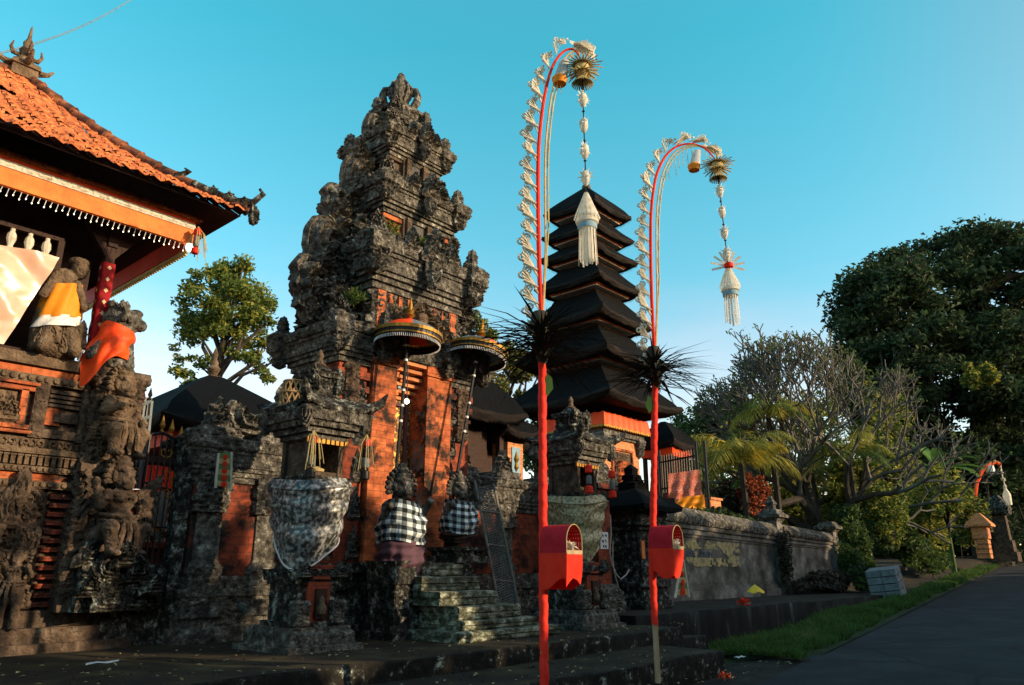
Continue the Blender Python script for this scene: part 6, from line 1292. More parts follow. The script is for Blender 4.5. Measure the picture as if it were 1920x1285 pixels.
for x, zt, lab in ((22.95, 2.62, 'mossy stone wall post with a stepped cap, overgrown with brown vines'), (27.75, 2.45, 'plain grey post at the far end of the boundary wall')):
    t = thing('wall_post', lab, 'post', (x, 9.55, .2), 'posts of the boundary wall')
    b = B(); b.stack(x, 9.58, .22, .22, [(.1, .08), (.35, .08), (.35, .02), (zt - .35, 0)]); b.build('shaft', 'wall_plaster', t)
    b = B(); b.carved(x, 9.58, .22, .22, [(zt - .35, .02, 0), (zt - .25, .08, .0), (zt - .25, .16, 0), (zt - .17, .16, .02), (zt - .1, .05, .02), (zt, -.02, .03)], .05, .12, 4)
    if x < 25: b.carved(x, 9.58, .12, .12, [(zt, .0, .03), (zt + .15, -.03, .03), (zt + .15, .02, .0), (zt + .2, .02, 0), (zt + .3, -.05, .02), (zt + .42, -.08, 0)], .04, .1, 6)
    b.build('cap', 'stone', t)
# faded painted lettering on the wall (a panel of yellow paint with worn letters)
sg = thing('painted_sign', 'faded yellow painted lettering on the grey boundary wall', 'sign', (18.6, 9.46, 1.2))
b = B(); n1, n2 = 110, 46; u, v = np.meshgrid(np.linspace(16.9, 20.3, n1), np.linspace(.93, 1.58, n2), indexing='ij')
keep = vnoise(u * 3.1, v * 4.5, 7) * .55 + vnoise(u * 9, v * 12, 9) * .45
F = [(i * n2 + j, (i + 1) * n2 + j, (i + 1) * n2 + j + 1, i * n2 + j + 1) for i in range(n1 - 1) for j in range(n2 - 1) if keep[i, j] > .30 + .34 * max(0, abs(u[i, j] - 18.4) / 1.75 - .35) ** 1.0 + .3 * (abs(v[i, j] - 1.25) / .33) ** 3 and not (1.14 < v[i, j] < 1.36 and keep[i, j] < .60)]
b.add(np.stack([u, np.full_like(u, 9.489), v], -1).reshape(-1, 3), F); b.build('paint_patches', 'yellow_dull', sg)
def letters(txt, x, z, h, m, par, Y, sp=.62):
    cu = bpy.data.curves.new('t', 'FONT'); cu.body = txt; cu.size = h; cu.extrude = .002; o = bpy.data.objects.new('t', cu); COL.objects.link(o)
    dg = bpy.context.evaluated_depsgraph_get(); me = bpy.data.meshes.new_from_object(o.evaluated_get(dg)); bpy.data.objects.remove(o)
    V = np.array([tuple(v.co) for v in me.vertices]); F = [tuple(p.vertices) for p in me.polygons]; bpy.data.meshes.remove(me)
    b = B(); b.add(np.stack([x + V[:, 0], np.full(len(V), Y) - V[:, 2], z + V[:, 1]], -1), F); return b.build('lettering', m, par, smooth=False)
letters('UKSE   Y YEPIN', 17.3, 1.17, .2, 'ink', sg, 9.480)
# vines on the post, plants on top of the wall
def bush(name, label, c, r, n, size, mats, cat='bush', group=None, stem=True, up=.2, seed=1, drop=0, nc=None, hemi=False):
    rr = np.random.RandomState(seed); t = thing(name, label, cat, (c[0], c[1], c[2] - r[2]), group)
    nc = nc or 14; cen = rr.normal(size=(nc, 3)); cen /= np.linalg.norm(cen, axis=1, keepdims=True); cen *= rr.uniform(.3, .9, (nc, 1)); cl = rr.randint(0, nc, n); sz = rr.uniform(.28, .5, nc)
    d = rr.normal(size=(n, 3)); d /= np.linalg.norm(d, axis=1, keepdims=True)
    P = (cen[cl] + d * sz[cl][:, None] * rr.uniform(.6, 1.0, (n, 1))) * np.array(r) + np.array(c)
    if hemi: P[:, 2] = np.maximum(P[:, 2], c[2] - r[2] + .05)
    b = B(); b.leaves(P, size, .45, list(range(len(mats))) if len(mats) > 1 else 0, up, None, drop); b.build('foliage', mats, t, smooth=False)
    if stem:
        b = B()
        for k in range(6): e = cen[k] * np.array(r) * .7 + np.array(c); b.tube([(c[0] + rr.uniform(-.1, .1), c[1], c[2] - r[2] - .2), tuple((np.array(c) + e) / 2 - (0, 0, r[2] * .3)), tuple(e)], [.05 * r[2], .035 * r[2], .01], 5)
        b.build('stems', 'bark', t)
    return t
bush('dry_vine', 'brown dry vine climbing the stone wall post', (22.85, 9.28, 1.2), (.5, .16, 1.1), 1400, .12, ['bark', 'stone_brown', 'leaf_deep'], 'vine', seed=3, nc=20)
bush('hedge', 'low dark green hedge growing along the top of the boundary wall', (19.8, 10.2, 2.22), (2.9, .4, .30), 3600, .16, ['leaf_dark', 'leaf_mid', 'leaf_deep'], 'hedge', seed=4, nc=40)
bush('dry_brush', 'heap of dead brown brushwood at the foot of the far wall section', (25.2, 9.0, .45), (2.2, .4, .28), 2600, .22, ['bark', 'stone_brown'], 'brushwood', seed=5, stem=False, nc=24)
# fence with hung cloths
fn = thing('iron_fence', 'black iron railing behind the hung pink and orange cloths', 'fence', (21.8, 12.0, .3))
A, Cc = atD(1236, 862, 24.5), atD(1305, 848, 23.4); b = B()
for f in (0, 1): b.tube([A - Vector((0, 0, .1 + .85 * f)), Cc - Vector((0, 0, .1 + .85 * f))], .03, 5)
for k in range(16): p = A.lerp(Cc, k / 15); b.tube([p + Vector((0, 0, .12)), p - Vector((0, 0, 1.1))], .022, 5)
b.build('bars', 'black_paint', fn); b = B()
for p in (A, Cc, Cc + (Cc - A) * .22): b.tube([p + Vector((0, 0, .3)), Vector((p.x, p.y, .3))], .05, 6)
b.build('posts', 'black_paint', fn)
def sheet(name, label, pts, D, m, fold, seed, uvs=(1, 1)):
    c = [atD(*p, D) for p in pts]; n1, n2 = 34, 20; V = []
    nrm = Vector((-FX[0], -FX[1], 0)); t = 0
    for i in range(n1):
        row = []
        for j in range(n2):
            u, v = i / (n1 - 1), j / (n2 - 1); p = c[0].lerp(c[1], u).lerp(c[3].lerp(c[2], u), v); p = p + nrm * (fold * math.sin(u * 17 + seed + 3 * v) * (.3 + v) + fold * .6 * math.sin(v * 16 + u * 5 + seed)) + Vector((0, 0, .05 * math.sin(u * 9 + seed) * v)); row.append(tuple(p))
        V.append(row)
    b = B(); b.grid(V); return tag(b.build(name, m, None, tuple(c[3]), angle=180), label, 'cloth')
sheet('hung_cloth', 'pink batik cloth hung over the iron railing', ((1253, 889), (1312, 880), (1317, 934), (1254, 937)), 23.0, 'batik', .035, 1)
sheet('hung_cloth', 'bright orange cloth hanging below the pink batik cloth', ((1277, 932), (1320, 928), (1323, 958), (1256, 963)), 22.9, 'orange_cloth', .03, 3)
b = B(); q = atD(1334, 946, 24); b.box(q, (.7, .3, .25)); b.box(q + Vector((0, 0, .16)), (.8, .4, .07)); tag(b.build('low_altar', 'brick_pale', None, tuple(q - Vector((0, 0, .12)))), 'small sunlit pale altar block right of the orange cloth', 'altar')
# cone-shaped yellow parasol cover, offerings, litter
yc = thing('yellow_cover', 'small bright yellow cone cover on the bank before the wall', 'cover', (17.9, 8.0, .15))
q = atY(1416, 1111, 7.9); b = B(); nn = 24; b.grid([[(q.x + r * math.cos(a) * (1.3 + .12 * math.sin(3 * a)), q.y + r * math.sin(a), q.z + z + .02 * math.sin(5 * a) * (r > .1)) for a in np.linspace(0, 2 * PI, nn + 1)] for r, z in ((.012, .17), (.09, .115), (.2, .0))]); b.build('canopy', 'yellow', yc, angle=180); b = B(); b.tube([(q.x, q.y, q.z - .05), (q.x, q.y, q.z + .19)], .012, 6); b.build('stick', 'bamboo', yc)
for px, py, Y, m, s, lab in ((1397, 1133, 7.25, 'red_cloth', .075, 'red flower offering on the edge of the bank'), (1360, 1271, 4.95, 'lion_cloth', .045, 'red and white litter on the bare ground near the road'), (1590, 1164, 6.8, 'orange_cloth', .055, 'orange fruit lying on the grass verge')):
    q = atY(px, py, Y); t = thing('offering' if m == 'red_cloth' else 'litter' if m == 'lion_cloth' else 'orange_fruit', lab, 'offering' if m == 'red_cloth' else 'litter' if m == 'lion_cloth' else 'fruit', tuple(q))
    if m == 'orange_cloth':
        b = B(); b.lathe([(.001, 0), (.04, .01), (.06, .05), (.045, .09), (.012, .10), (.001, .098)], tuple(q - Vector((0, 0, .03))), 12); b.build('skin', m, t); b = B(); b.tube([q + Vector((0, 0, .065)), q + Vector((.01, 0, .085))], .008, 5); b.build('stalk', 'bark', t)
    else:
        b = B(); b.leaves(np.array(q) + nr.normal(size=(40, 3)) * (s, s, s * .4) + (0, 0, s * .6), s * 1.1, .8); b.build('petals', m, t); b = B(); b.lathe([(.001, -.01), (s, 0), (s * 1.3, s * .5), (s * 1.25, s * .5)], tuple(q + Vector((.05, 0, 0))), 10); b.build('leaf_dish', 'palm_leaf', t)
# bits of white litter
for px, py, Y, lab in ((1390, 1213, 6.0, 'scrap of white litter at the foot of the bank wall'), (1385, 1236, 5.4, 'second scrap of white litter nearer the road'), (160, 1250, 7.2, 'scrap of white litter on the pavement at the left')):
    q = atY(px, py, Y); b = B(); b.grid([[(q.x + .09 * i + .02 * j, q.y + .05 * j, q.z + .012 * ((i + j) % 2) + .01) for j in range(3)] for i in range(4)]); tag(b.build('litter', 'white_paint', None, tuple(q)), lab, 'litter', 'white litter')
# low wall section + stack of blocks
bs = thing('block_stack', 'leaning stack of grey concrete blocks on the grass verge', 'block stack', (23.9, 6.9, 0))
c0 = atD(1662, 1120, 23.0); M0 = Matrix.Translation(c0 + Vector((0, 0, -.06))) @ Matrix.Rotation(R_(6), 4, 'Z') @ Matrix.Rotation(R_(-7), 4, 'Y') @ Matrix.Rotation(R_(-6), 4, 'X')
for k in range(4):
    for i in range(3):
        for j in range(2):
            b = B(); b.box((.02 + .30 * i + .15 + (.0), -.42 + .2 + .42 * j, .11 + .205 * k), (.275, .40, .18), rnd.uniform(-.02, .02), M=M0); b.build('concrete_block', 'block', bs, smooth=False)
# fern tufts growing on the gate tower
for x, y, z, s, lab in ((6.95, 8.85, 6.05, .28, 'green fern tuft growing on the left of the main cornice of the gate'), (8.45, 9.0, 7.2, .18, 'small green tuft on the right end of the second cornice'), (6.65, 9.2, 4.85, .3, 'dark fern growing above the left wing of the gate'), (7.55, 8.72, 6.02, .2, 'grassy tuft on the middle of the main cornice'), (8.0, 9.05, 8.42, .13, 'tiny moss tuft near the top of the gate')):
    b = B(); n = 260; d = nr.normal(size=(n, 3)); d[:, 2] = abs(d[:, 2]) + .4; d /= np.linalg.norm(d, axis=1, keepdims=True); b.leaves(np.array((x, y, z)) + d * s * nr.uniform(.2, .9, (n, 1)), s * .45, .22, 0, 0, d + nr.normal(size=(n, 3)) * .4); tag(b.build('fern', 'leaf_mid', None, (x, y, z), smooth=False), lab, 'fern')

# ================================================================ TREES
def tree(name, label, base, trunk, r0, clumps, n, size, mats, cat='tree', group=None, seed=1, up=.2, aspect=.5, shell=.55):
    rr = np.random.RandomState(seed); t = thing(name, label, cat, base, group)
    top = Vector(trunk[-1]); b = B(); k = len(trunk); b.tube(trunk, [r0 * (1 - .6 * i / (k - 1)) for i in range(k)], 9)
    for c, r in clumps[::max(1, len(clumps) // 14)]:
        e = Vector(c); hz = min(trunk[-1][2], max(trunk[0][2] + .55 * (trunk[-1][2] - trunk[0][2]), e.z - 2.0)); q_ = next(i for i in range(k - 1) if trunk[i + 1][2] >= hz - 1e-6); f_ = (hz - trunk[q_][2]) / (trunk[q_ + 1][2] - trunk[q_][2] + 1e-6); s = Vector(trunk[q_]).lerp(Vector(trunk[q_ + 1]), f_); b.tube([s, s.lerp(e, .5) + Vector((rr.normal() * .3, rr.normal() * .3, .1 * (e - s).length)), e], [r0 * .38, r0 * .25, r0 * .08], 6)
    b.build('trunk', 'bark', t)
    C = np.array([c for c, r in clumps]); Rr = np.array([r for c, r in clumps], float).reshape(len(clumps), -1); Rr = np.broadcast_to(Rr, (len(clumps), 3)) if Rr.shape[1] == 1 else Rr
    wts = Rr.prod(1) ** (2 / 3); cl = rr.choice(len(clumps), n, p=wts / wts.sum())
    d = rr.normal(size=(n, 3)); d /= np.linalg.norm(d, axis=1, keepdims=True)
    P = C[cl] + d * Rr[cl] * (rr.uniform(0, 1, (n, 1)) ** shell) * rr.uniform(.8, 1.1, (n, 1))
    b = B(); b.leaves(P, size, aspect, list(range(len(mats))) if len(mats) > 1 else 0, up); b.build('crown', mats, t, smooth=False); return t
def clumps_in(c, r, n, rad, seed, flat=.75, fn=None):
    rr = np.random.RandomState(seed); out = []
    while len(out) < n:
        p = rr.uniform(-1, 1, 3); q = (p ** 2).sum()
        if q > 1 or q < .12: continue
        if fn and not fn(p): continue
        s = rad * rr.uniform(.6, 1.3); out.append(((c[0] + p[0] * r[0], c[1] + p[1] * r[1], c[2] + p[2] * r[2]), (s, s, s * flat)))
    return out
# tree behind the compound at the left
c = atD(425, 585, 30); tree('leafy_tree', 'rounded leafy tree with airy crown behind the iron gate', (c.x, c.y, .2), [(c.x, c.y, .2), (c.x + .2, c.y, 4.5), (c.x, c.y + .1, 7.5), (c.x, c.y, 10)], .32, clumps_in((c.x, c.y, c.z + .2), (2.15, 2.1, 2.1), 84, .48, 5) + clumps_in((c.x - 1.0, c.y + .8, c.z - 2.4), (1.3, .8, .7), 8, .34, 8) + clumps_in((c.x + 1.3, c.y - 1.0, c.z - 2.1), (1.2, 1., 1.0), 14, .4, 9), 15000, .20, ['leaf_mid', 'leaf_light', 'leaf_mid'], seed=4)
c = atD(940, 700, 30); tree('leafy_tree', 'sparse yellow-green tree showing between the gate and the seven-roofed tower', (c.x, c.y, .2), [(c.x, c.y, .2), (c.x + .2, c.y, 4), (c.x, c.y, 6.5)], .25, clumps_in((c.x, c.y, c.z + .0), (1.9, 1.6, 1.6), 40, .38, 15) + clumps_in((c.x - 1, c.y + .6, c.z + 1.6), (1.2, .8, .9), 12, .35, 5), 7000, .2, ['leaf_light', 'leaf_mid', 'twig'], seed=6)
c = atD(355, 740, 32); tree('leafy_tree', 'low green tree top just left of the thatched pavilion roof', (c.x, c.y, .2), [(c.x, c.y, .2), (c.x, c.y, 4), (c.x, c.y, 5.5)], .2, clumps_in((c.x, c.y, c.z - .6), (1.6, 1.2, 1.1), 18, .4, 25), 2600, .22, ['leaf_mid', 'leaf_light'], seed=7)
# the huge dark tree at the right
c = atD(1850, 640, 52); fwd = Vector((FX[0], FX[1], 0)); rgt = Vector((RX[0], RX[1], 0))
def bany():
    out = []; rr = np.random.RandomState(3)
    prof = [(1578, 560), (1600, 510), (1640, 480), (1680, 455), (1720, 440), (1770, 430), (1810, 420), (1860, 418), (1910, 422), (1960, 420), (2020, 450)]
    xs = np.array([p[0] for p in prof]); ys = np.array([p[1] for p in prof])
    for i in range(420):
        x = rr.uniform(1582, 2080); yt = np.interp(x, xs, ys) + 16; yb = np.interp(x, [1580, 1610, 1700, 1800, 2080], [650, 760, 860, 930, 960]); y = yt + (yb - yt) * rr.uniform(0, 1) ** 1.15; D = 52 + rr.uniform(-1, 1) * 7 * min(1, (x - 1560) / 120) * math.sqrt(max(.05, 1 - ((y - 640) / 330) ** 2))
        s = rr.uniform(.8, 1.7); out.append((tuple(atD(x, y, D)), (s * 1.25, s * 1.25, s * .62)))
    return out
bx = atD(1850, 980, 52)
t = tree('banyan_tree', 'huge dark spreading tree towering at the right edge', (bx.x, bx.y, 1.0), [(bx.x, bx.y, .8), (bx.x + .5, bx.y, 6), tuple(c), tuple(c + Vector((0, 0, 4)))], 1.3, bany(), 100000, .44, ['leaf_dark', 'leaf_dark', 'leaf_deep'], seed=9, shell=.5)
b = B(); rr = np.random.RandomState(5)
for k in range(60):
    p = atD(rr.uniform(1640, 1990), rr.uniform(640, 860), 52 + rr.uniform(-5, 3)); L = rr.uniform(3, 9); b.tube([p, p - Vector((rr.normal() * .2, rr.normal() * .2, L * .5)), p - Vector((rr.normal() * .3, 0, L))], [.05, .04, .02], 4)
b.build('aerial_roots', 'bark', t)
p = atD(1838, 705, 44); bush('epiphyte', 'bright green clump hanging in the huge dark tree', (p.x, p.y, p.z), (1.0, 1.0, .95), 1500, .3, ['leaf_mid', 'leaf_light'], 'plant', stem=False, seed=7)
# lower dark trees and undergrowth behind, right
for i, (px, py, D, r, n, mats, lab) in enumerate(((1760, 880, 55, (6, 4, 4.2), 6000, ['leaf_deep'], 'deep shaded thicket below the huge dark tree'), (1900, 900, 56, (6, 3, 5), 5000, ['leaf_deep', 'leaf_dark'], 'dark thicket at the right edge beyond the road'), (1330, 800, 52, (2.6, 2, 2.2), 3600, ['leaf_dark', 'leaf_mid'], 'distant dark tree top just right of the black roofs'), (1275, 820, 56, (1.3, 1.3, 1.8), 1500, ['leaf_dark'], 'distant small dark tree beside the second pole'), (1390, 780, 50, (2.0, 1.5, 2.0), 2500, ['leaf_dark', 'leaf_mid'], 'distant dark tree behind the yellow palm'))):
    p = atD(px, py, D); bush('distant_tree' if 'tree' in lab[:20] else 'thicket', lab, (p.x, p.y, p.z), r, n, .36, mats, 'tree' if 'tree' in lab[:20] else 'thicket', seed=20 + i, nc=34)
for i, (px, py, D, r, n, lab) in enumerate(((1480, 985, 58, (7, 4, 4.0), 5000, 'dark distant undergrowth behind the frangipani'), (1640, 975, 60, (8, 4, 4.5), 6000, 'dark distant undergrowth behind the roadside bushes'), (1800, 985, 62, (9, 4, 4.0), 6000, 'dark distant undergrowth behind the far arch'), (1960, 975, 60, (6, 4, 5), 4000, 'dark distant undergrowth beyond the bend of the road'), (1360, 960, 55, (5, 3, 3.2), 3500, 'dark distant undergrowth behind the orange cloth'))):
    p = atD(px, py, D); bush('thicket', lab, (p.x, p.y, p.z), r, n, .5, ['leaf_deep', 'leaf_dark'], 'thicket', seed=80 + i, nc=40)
# frangipani: bare forked grey twigs
def frangipani():
    base = atD(1545, 1040, 29.5); base.z = .3; t = thing('frangipani_tree', 'wide bare frangipani tree with forked grey twigs above the wall', 'tree', tuple(base))
    rr = random.Random(12); big = B(); tw = B(); tips = []
    def inside(p):
        zc = 3.3; cx, cy = C0.x, C0.y; dx = ((p.x - cx) * RX[0] + (p.y - cy) * RX[1]); dy = ((p.x - cx) * FX[0] + (p.y - cy) * FX[1])
        u_ = math.atan2(p.z - 4.0, dx); k_ = 1 + .16 * math.sin(3.1 * u_ + 1.2) + .12 * math.sin(7.3 * u_ + .4) + .07 * math.sin(13 * u_); return ((dx / (5.1 if dx < 0 else 4.3)) ** 2 + (dy / 3.2) ** 2 + ((p.z - 4.6 + .14 * dx) / 5.2) ** 2) / k_ ** 2
    C0 = atD(1575, 820, 29.5); LS = [1.9, 1.6, 1.3, 1.05, .84, .66, .52, .42, .36]
    def grow(p, d, r, L, lev):
        e = p + d * L; m = p.lerp(e, .5) + Vector((rr.gauss(0, .05), rr.gauss(0, .05), rr.gauss(0, .04))) * L
        (big if lev < 3 else tw).tube([p, m, e], [r, r * .88, r * .80], 7 if lev < 3 else 5, caps=lev > 4)
        q = inside(e)
        if lev >= 9 or (q > 1.0 and lev > 3): tips.append((e, d)); return
        nb = 3 if rr.random() < (.6 if lev < 4 else .34 if lev < 6 else .16) else (2 if rr.random() < .85 or lev < 3 else 1); ph = rr.uniform(0, 6.3); out = Vector((e.x - C0.x, e.y - C0.y, (e.z - 2.2) * .8)); out = out.normalized() if out.length > .1 else Vector((0, 0, 1))
        for k in range(nb):
            a = ph + 2 * PI * k / nb; ref = Vector((0, 0, 1)) if abs(d.z) < .85 else Vector((1, 0, 0)); x = d.cross(ref).normalized(); y = d.cross(x); sp = rr.uniform(.6, 1.05)
            nd = (d + (x * math.cos(a) + y * math.sin(a)) * sp + out * .22 + Vector((0, 0, .06 + .04 * lev))).normalized(); grow(e, nd, max(.024, r * .72), LS[min(lev, 8)] * rr.uniform(.7, 1.25), lev + 1)
    for d, L in (((-.75, .35, .45), 1.9), ((.5, -.5, .6), 1.9), ((-.15, .1, 1), 2.2), ((.75, .2, .45), 1.9), ((-.5, -.25, .8), 1.9), ((.2, .6, .7), 1.8)):
        dd = rgt * d[0] + fwd * d[1] + Vector((0, 0, d[2])); grow(base + Vector((0, 0, 1.9)), dd.normalized(), .15, L * .85, 1)
    # the heavy low limb reaching left over the wall
    low = [base + Vector((0, 0, 2.1)), atD(1500, 935, 28.8), atD(1440, 952, 28.2), atD(1400, 940, 27.8)]; big.tube(low, [.2, .16, .13, .09], 8)
    for p in low[1:]:
        for k in range(2): grow(p, (rgt * rr.uniform(-.8, .2) + fwd * rr.uniform(-.4, .4) + Vector((0, 0, rr.uniform(.5, 1.)))).normalized(), .07, .8, 4)
    big.tube([base, base + Vector((.05, 0, .8)), base + Vector((0, 0, 2.0))], [.32, .25, .22], 9)
    big.build('limbs', 'bark', t); tw.build('twigs', 'twig', t)
    b = B(); T = np.array([tuple(e) for e, d in tips]); sel = nr.rand(len(T)) < .30; P = np.repeat(T[sel], 4, 0) + nr.normal(size=(sel.sum() * 4, 3)) * .07; b.leaves(P, .17, .4); b.build('leaves', 'leaf_mid', t, smooth=False)
    print('frangipani tips', len(tips))
frangipani()
# palms
def palm(name, label, px, py, D, nfr, L, mats, zb, seed, drooping=1.45, sel=None):
    rr = random.Random(seed); c = atD(px, py, D); t = thing(name, label, 'palm', (c.x, c.y, zb), 'palms behind the boundary wall')
    b = B(); b.tube([(c.x, c.y, zb), (c.x + .1, c.y, (zb + c.z) / 2), tuple(c)], [.16, .12, .10], 8); b.build('trunk', 'bark', t)
    for k in range(nfr):
        a = 2 * PI * k / nfr + rr.uniform(-.2, .2); el = rr.uniform(.25, 1.35); ln = L * rr.uniform(.8, 1.15); h = Vector((math.cos(a), math.sin(a), 0)); pts = []; p = c.copy(); d = (h * math.cos(el) + Vector((0, 0, math.sin(el)))); N = 22
        for i in range(N): pts.append(p.copy()); p = p + d * (ln / N); d = (d + Vector((0, 0, -drooping * 2.0 / N * (.4 + i / N)))).normalized()
        b = B(); b.tube(pts, np.linspace(.03, .006, N), 5, 0)
        for i in range(3, N):
            t_ = (pts[i] - pts[i - 1]).normalized(); sd = t_.cross(Vector((0, 0, 1))).normalized(); ll = .8 * math.sin(PI * (i / N) ** .7 * .93 + .1) * L / 2.2
            for s in (-1, 1):
                for o_ in (0, .5):
                    q0 = pts[i - 1].lerp(pts[i], o_); e = q0 + (sd * s * .75 + t_ * .55 + Vector((0, 0, -.75 * rr.random() - .25))).normalized() * ll; m = q0.lerp(e, .5) + Vector((0, 0, .06 * ll)); w_ = t_ * .022
                    b.add([tuple(q0 - w_ * .5), tuple(m - w_), tuple(e - Vector((0, 0, .1 * ll))), tuple(m + w_)], [(0, 1, 2, 3)], 0)
        b.build('frond', mats[k % len(mats)], t, smooth=False)
palm('palm', 'yellow-green palm with drooping fronds behind the boundary wall', 1390, 868, 27, 15, 2.5, ['leaf_yellow', 'leaf_light', 'leaf_light'], .4, 3)
palm('palm', 'taller palm with fronds rising through the bare frangipani', 1440, 775, 27.8, 13, 2.1, ['leaf_light', 'leaf_mid', 'leaf_yellow'], .4, 5)
palm('palm', 'yellow palm half hidden behind the frangipani trunk', 1505, 900, 31.5, 13, 2.4, ['leaf_yellow', 'leaf_light', 'leaf_mid'], .4, 8)
palm('palm', 'green palm behind the right side of the bare frangipani', 1590, 850, 28.5, 13, 2.0, ['leaf_light', 'leaf_mid'], .6, 11)
p = atD(1415, 925, 27.5); bush('red_shrub', 'reddish-orange leaved shrub below the palms', (p.x, p.y, p.z), (.95, .7, .8), 2200, .15, ['leaf_red', 'leaf_red', 'bark'], seed=33)
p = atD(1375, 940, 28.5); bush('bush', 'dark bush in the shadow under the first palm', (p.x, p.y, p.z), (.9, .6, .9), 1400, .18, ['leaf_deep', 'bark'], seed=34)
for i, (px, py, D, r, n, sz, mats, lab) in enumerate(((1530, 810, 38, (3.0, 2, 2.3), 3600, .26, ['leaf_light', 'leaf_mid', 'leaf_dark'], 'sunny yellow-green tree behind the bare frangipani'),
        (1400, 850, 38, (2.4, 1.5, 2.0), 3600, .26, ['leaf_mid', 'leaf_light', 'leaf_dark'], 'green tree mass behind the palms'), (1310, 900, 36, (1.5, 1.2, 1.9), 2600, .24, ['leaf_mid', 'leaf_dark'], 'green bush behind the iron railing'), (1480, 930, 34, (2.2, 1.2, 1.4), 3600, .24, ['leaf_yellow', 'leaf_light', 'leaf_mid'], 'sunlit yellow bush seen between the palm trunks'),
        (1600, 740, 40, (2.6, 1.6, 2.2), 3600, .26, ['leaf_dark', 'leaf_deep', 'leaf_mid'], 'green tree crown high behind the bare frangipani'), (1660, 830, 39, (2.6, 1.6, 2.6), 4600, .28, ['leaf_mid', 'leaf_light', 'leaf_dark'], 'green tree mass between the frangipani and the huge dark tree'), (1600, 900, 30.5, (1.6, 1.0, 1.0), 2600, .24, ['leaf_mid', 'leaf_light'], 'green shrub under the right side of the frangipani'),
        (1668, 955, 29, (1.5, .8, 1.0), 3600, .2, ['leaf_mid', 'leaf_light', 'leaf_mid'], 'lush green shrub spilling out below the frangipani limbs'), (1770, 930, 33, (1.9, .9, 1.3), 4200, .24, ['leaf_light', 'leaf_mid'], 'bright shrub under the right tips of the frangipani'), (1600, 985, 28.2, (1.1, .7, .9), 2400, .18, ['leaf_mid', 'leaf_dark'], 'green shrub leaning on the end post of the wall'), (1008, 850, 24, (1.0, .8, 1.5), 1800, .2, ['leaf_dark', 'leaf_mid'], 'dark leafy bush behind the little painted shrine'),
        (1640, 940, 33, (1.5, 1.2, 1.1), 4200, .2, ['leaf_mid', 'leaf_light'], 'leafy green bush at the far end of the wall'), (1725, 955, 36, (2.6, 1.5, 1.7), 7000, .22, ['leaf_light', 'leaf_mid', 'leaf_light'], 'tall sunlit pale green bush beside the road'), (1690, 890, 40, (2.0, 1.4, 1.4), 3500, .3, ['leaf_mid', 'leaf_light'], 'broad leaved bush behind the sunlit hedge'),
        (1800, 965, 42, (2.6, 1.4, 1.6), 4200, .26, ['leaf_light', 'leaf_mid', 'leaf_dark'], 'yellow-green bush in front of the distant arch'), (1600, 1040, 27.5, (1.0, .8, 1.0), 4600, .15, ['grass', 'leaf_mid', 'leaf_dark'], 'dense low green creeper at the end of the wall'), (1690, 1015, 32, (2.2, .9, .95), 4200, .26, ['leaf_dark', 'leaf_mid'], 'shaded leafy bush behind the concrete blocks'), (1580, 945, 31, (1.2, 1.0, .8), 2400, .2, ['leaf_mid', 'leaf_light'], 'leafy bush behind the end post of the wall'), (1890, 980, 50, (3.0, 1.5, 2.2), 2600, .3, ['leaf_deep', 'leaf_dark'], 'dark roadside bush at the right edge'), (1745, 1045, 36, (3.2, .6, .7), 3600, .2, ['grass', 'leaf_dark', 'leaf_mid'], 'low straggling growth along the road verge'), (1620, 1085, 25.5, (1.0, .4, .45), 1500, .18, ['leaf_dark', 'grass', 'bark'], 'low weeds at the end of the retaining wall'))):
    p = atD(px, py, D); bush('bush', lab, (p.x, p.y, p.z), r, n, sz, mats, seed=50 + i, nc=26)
def banana(px, py, D, label, seed, n=7, L=1.9):
    rr = random.Random(seed); c = atD(px, py, D); t = thing('banana_plant', label, 'banana plant', (c.x, c.y, .3), 'banana plants behind the wall'); b = B(); b.tube([(c.x, c.y, .3), tuple(c)], [.14, .09], 8); b.build('stem', 'leaf_mid', t)
    for k in range(n):
        a = 2 * PI * k / n + rr.uniform(-.3, .3); el = rr.uniform(.3, 1.3); d = Vector((math.cos(a) * math.cos(el), math.sin(a) * math.cos(el), math.sin(el))); p = c.copy(); rows = []
        for i in range(12):
            f = i / 11; w_ = .27 * math.sin(PI * min(1, f * .95 + .03)) ** .6 + .01; sd = d.cross(Vector((0, 0, 1))).normalized(); up = sd.cross(d); rows.append([tuple(p - sd * w_ + up * w_ * .3), tuple(p), tuple(p + sd * w_ + up * w_ * .3)]); p = p + d * L / 11; d = (d + Vector((0, 0, -.12))).normalized()
        b = B(); b.grid(rows); b.build('leaf', 'banana', t)
banana(1310, 862, 29, 'banana plant with torn leaves behind the iron railing', 3); banana(1760, 890, 40, 'banana plant with long leaves right of the bare frangipani', 5, 8, 2.6); banana(1352, 870, 33, 'darker banana plant left of the first palm', 9)
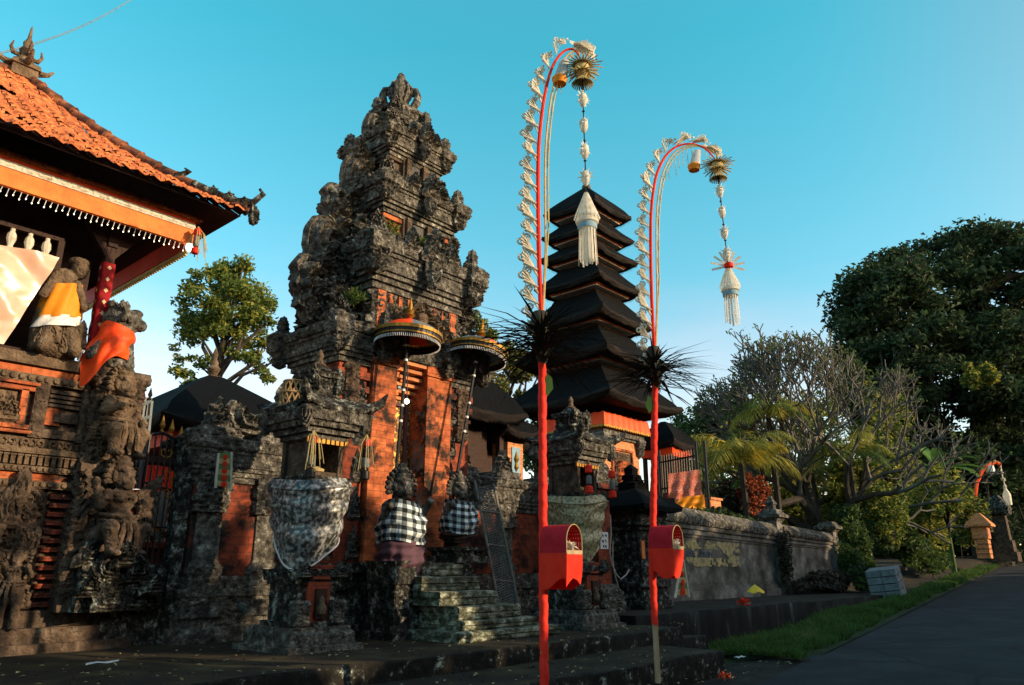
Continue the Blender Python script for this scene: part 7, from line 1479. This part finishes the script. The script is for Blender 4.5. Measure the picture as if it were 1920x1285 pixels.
# roadside pillar and small shrine far up the road
pp = thing('gate_pillar', 'tall dark stone gate pillar far up the road', 'pillar', tuple(atD(1888, 1046, 42))); q = atD(1888, 1046, 42)
b = B(); b.stack(q.x, q.y, .34, .34, [(q.z - .2, .25), (q.z + .3, .25), (q.z + .3, .12), (q.z + .9, .1), (q.z + .9, 0), (q.z + 2.2, -.04)]); b.build('shaft', 'stone_brown', pp); b = B(); b.carved(q.x, q.y, .3, .3, [(q.z + 2.2, 0, 0), (q.z + 2.3, .2, .05), (q.z + 2.6, .25, .08), (q.z + 2.9, .05, .08), (q.z + 3.3, -.15, .05)], .1, .3, 4); b.build('cap', 'stone_dark', pp)
ps = thing('roadside_shrine', 'small sunlit shrine with pale blocks beside the far pillar', 'shrine', tuple(atD(1848, 1050, 40))); q = atD(1848, 1048, 40)
b = B()
for k in range(4): b.box((q.x, q.y, q.z + .12 + .24 * k), (.62 + .1 * (k % 2), .6, .2))
b.build('pedestal', 'brick_pale', ps); b = B(); b.box((q.x, q.y, q.z + 1.3), (.8, .7, .6)); b.stack(q.x, q.y, .3, .3, [(q.z + 1.6, .3), (q.z + 1.7, .3), (q.z + 2.3, -.2)]); b.build('house', 'brick_pale', ps); b = B(); b.box((q.x - .1, q.y - .36, q.z + 1.3), (.5, .04, .4)); b.build('red_cloth', 'batik', ps)

# ================================================================ GRASS VERGE
def verge():
    xs = np.linspace(11.0, 60, 260); P = []
    for x in xs:
        e = rd_edge(x) - .12; yw = 7.15 if x < 27 else 7.15 + (x - 27) * .12; row = []
        for k in range(7):
            f = k / 6; y = e + (yw - e) * f; row.append((x, y, ground_z(x) + .005 - .15 * max(0, 13.0 - x) * (1 if k in (0, 1, 2) else .3) + .05 * math.sin(PI * f) - .20 * math.exp(-((x - 14.5) / 4.5) ** 2) * math.exp(-((y - 7.1) / 1.3) ** 2)))
        P.append(row)
    b = B(); b.grid(P); struct(b.build('verge', 'verge', angle=180))
    n = 52000; x = 11.9 + 48 * nr.rand(n) ** 1.6; e = rd_edge(x) - .10 + .22 * vnoise(x * 2.2, x * 0 + 3, 4); yw = np.where(x < 27, 7.05, 7.05 + (x - 27) * .12); f = nr.rand(n); y = e + (yw - e) * f
    k = vnoise(x * 1.1, y * 1.1, 5) * .6 + vnoise(x * 4, y * 4, 6) * .4; keep = (k > .36 + .35 * np.clip((14 - x) / 3, 0, 1)); x, y, f = x[keep], y[keep], f[keep]; n = len(x)
    z = ground_z(x) + .02 + .05 * np.sin(PI * f) - .20 * np.exp(-((x - 14.5) / 4.5) ** 2) * np.exp(-((y - 7.1) / 1.3) ** 2)
    h = nr.uniform(.05, .13, n) * (1 + .8 * (vnoise(x * 2, y * 2, 8) > .6)); a = nr.rand(n) * 6.3; w_ = .012 + .0006 * x; l = nr.normal(size=(n, 2)) * .5
    V = np.stack([np.stack([x - w_ * np.cos(a), y - w_ * np.sin(a), z], -1), np.stack([x + w_ * np.cos(a), y + w_ * np.sin(a), z], -1), np.stack([x + l[:, 0] * h, y + l[:, 1] * h, z + h], -1)], 1)
    b = B(); i = np.arange(n) * 3; b.add(V.reshape(-1, 3), list(zip(i.tolist(), (i + 1).tolist(), (i + 2).tolist()))); tag(b.build('grass', 'grass', None, smooth=False), 'short green grass on the verge between the bank wall and the road', None, None, 'stuff')
verge()
# small stones and dead leaves on forecourt and bare ground
b = B(); n = 900; x = nr.uniform(2, 12, n); y = nr.uniform(4.6, 9.2, n); z = np.where(y > 6.3, .012, np.where((y > 5.2) & (x < 10.3), -.188, -.42)); b.leaves(np.stack([x, y, z], -1), .05, .6, [0, 1, 2], 3, np.stack([nr.normal(size=n), nr.normal(size=n), .1 * nr.normal(size=n)], -1)); tag(b.build('fallen_leaves', ['bark', 'palm_dry', 'stone_moss'], None, smooth=False), 'fallen leaves and specks scattered over the forecourt', None, None, 'stuff')

# ================================================================ TREES ACROSS THE ROAD (behind the camera): unseen, shaped to shade the street
def far_side():
    n = 90000; X = nr.uniform(-22, 95, n); Y = -9.0 + nr.normal(size=n) * .25; g = ground_z(np.clip(X, -20, 90)); top = 7.0 + .5 * np.clip((X - 15) / 8, 0, 1.3) - 2.4 * np.clip((X - 35) / 4, 0, 1) + .7 * (vnoise(X * .7, X * 0 + 1, 3) - .5) + .5 * (vnoise(X * 2.5, X * 0 + 1, 4) - .5)
    Z = g + (top - g) * nr.rand(n) ** .85
    # gaps cut in the canopy so that the sun reaches the poles and the silver cloth
    k = math.tan(SUN_EL) / math.hypot(sdir.x, sdir.y) * math.cos(SUN_EL); tx, tz = sdir.x / -sdir.y, sdir.z / -sdir.y
    def hit(p): d = p[1] + 9.0; return p[0] + d * tx, p[2] + d * tz
    keep = np.ones(n, bool)
    for p, wx, z0, z1 in GAPS:
        hx, hz0 = hit((p[0], p[1], z0)); _, hz1 = hit((p[0], p[1], z1)); keep &= ~((abs(X - hx) < wx) & (Z > hz0) & (Z < hz1))
    P = np.stack([X, Y, Z], -1)[keep]; b = B(); b.leaves(P, .5, .8, 0, .2); tag(b.build('shade_wood', 'leaf_deep', None, smooth=False), 'unseen line of trees across the road, shaped to shade the street', None, None, 'stuff')
p1, p2 = pen1.location, pen2.location
GAPS = [((p1.x + .05, p1.y), .55, .2, 3.8), ((p2.x + .05, p2.y), .55, .3, 3.8), ((5.55, 7.5), .42, 1.1, 2.2)]
far_side()
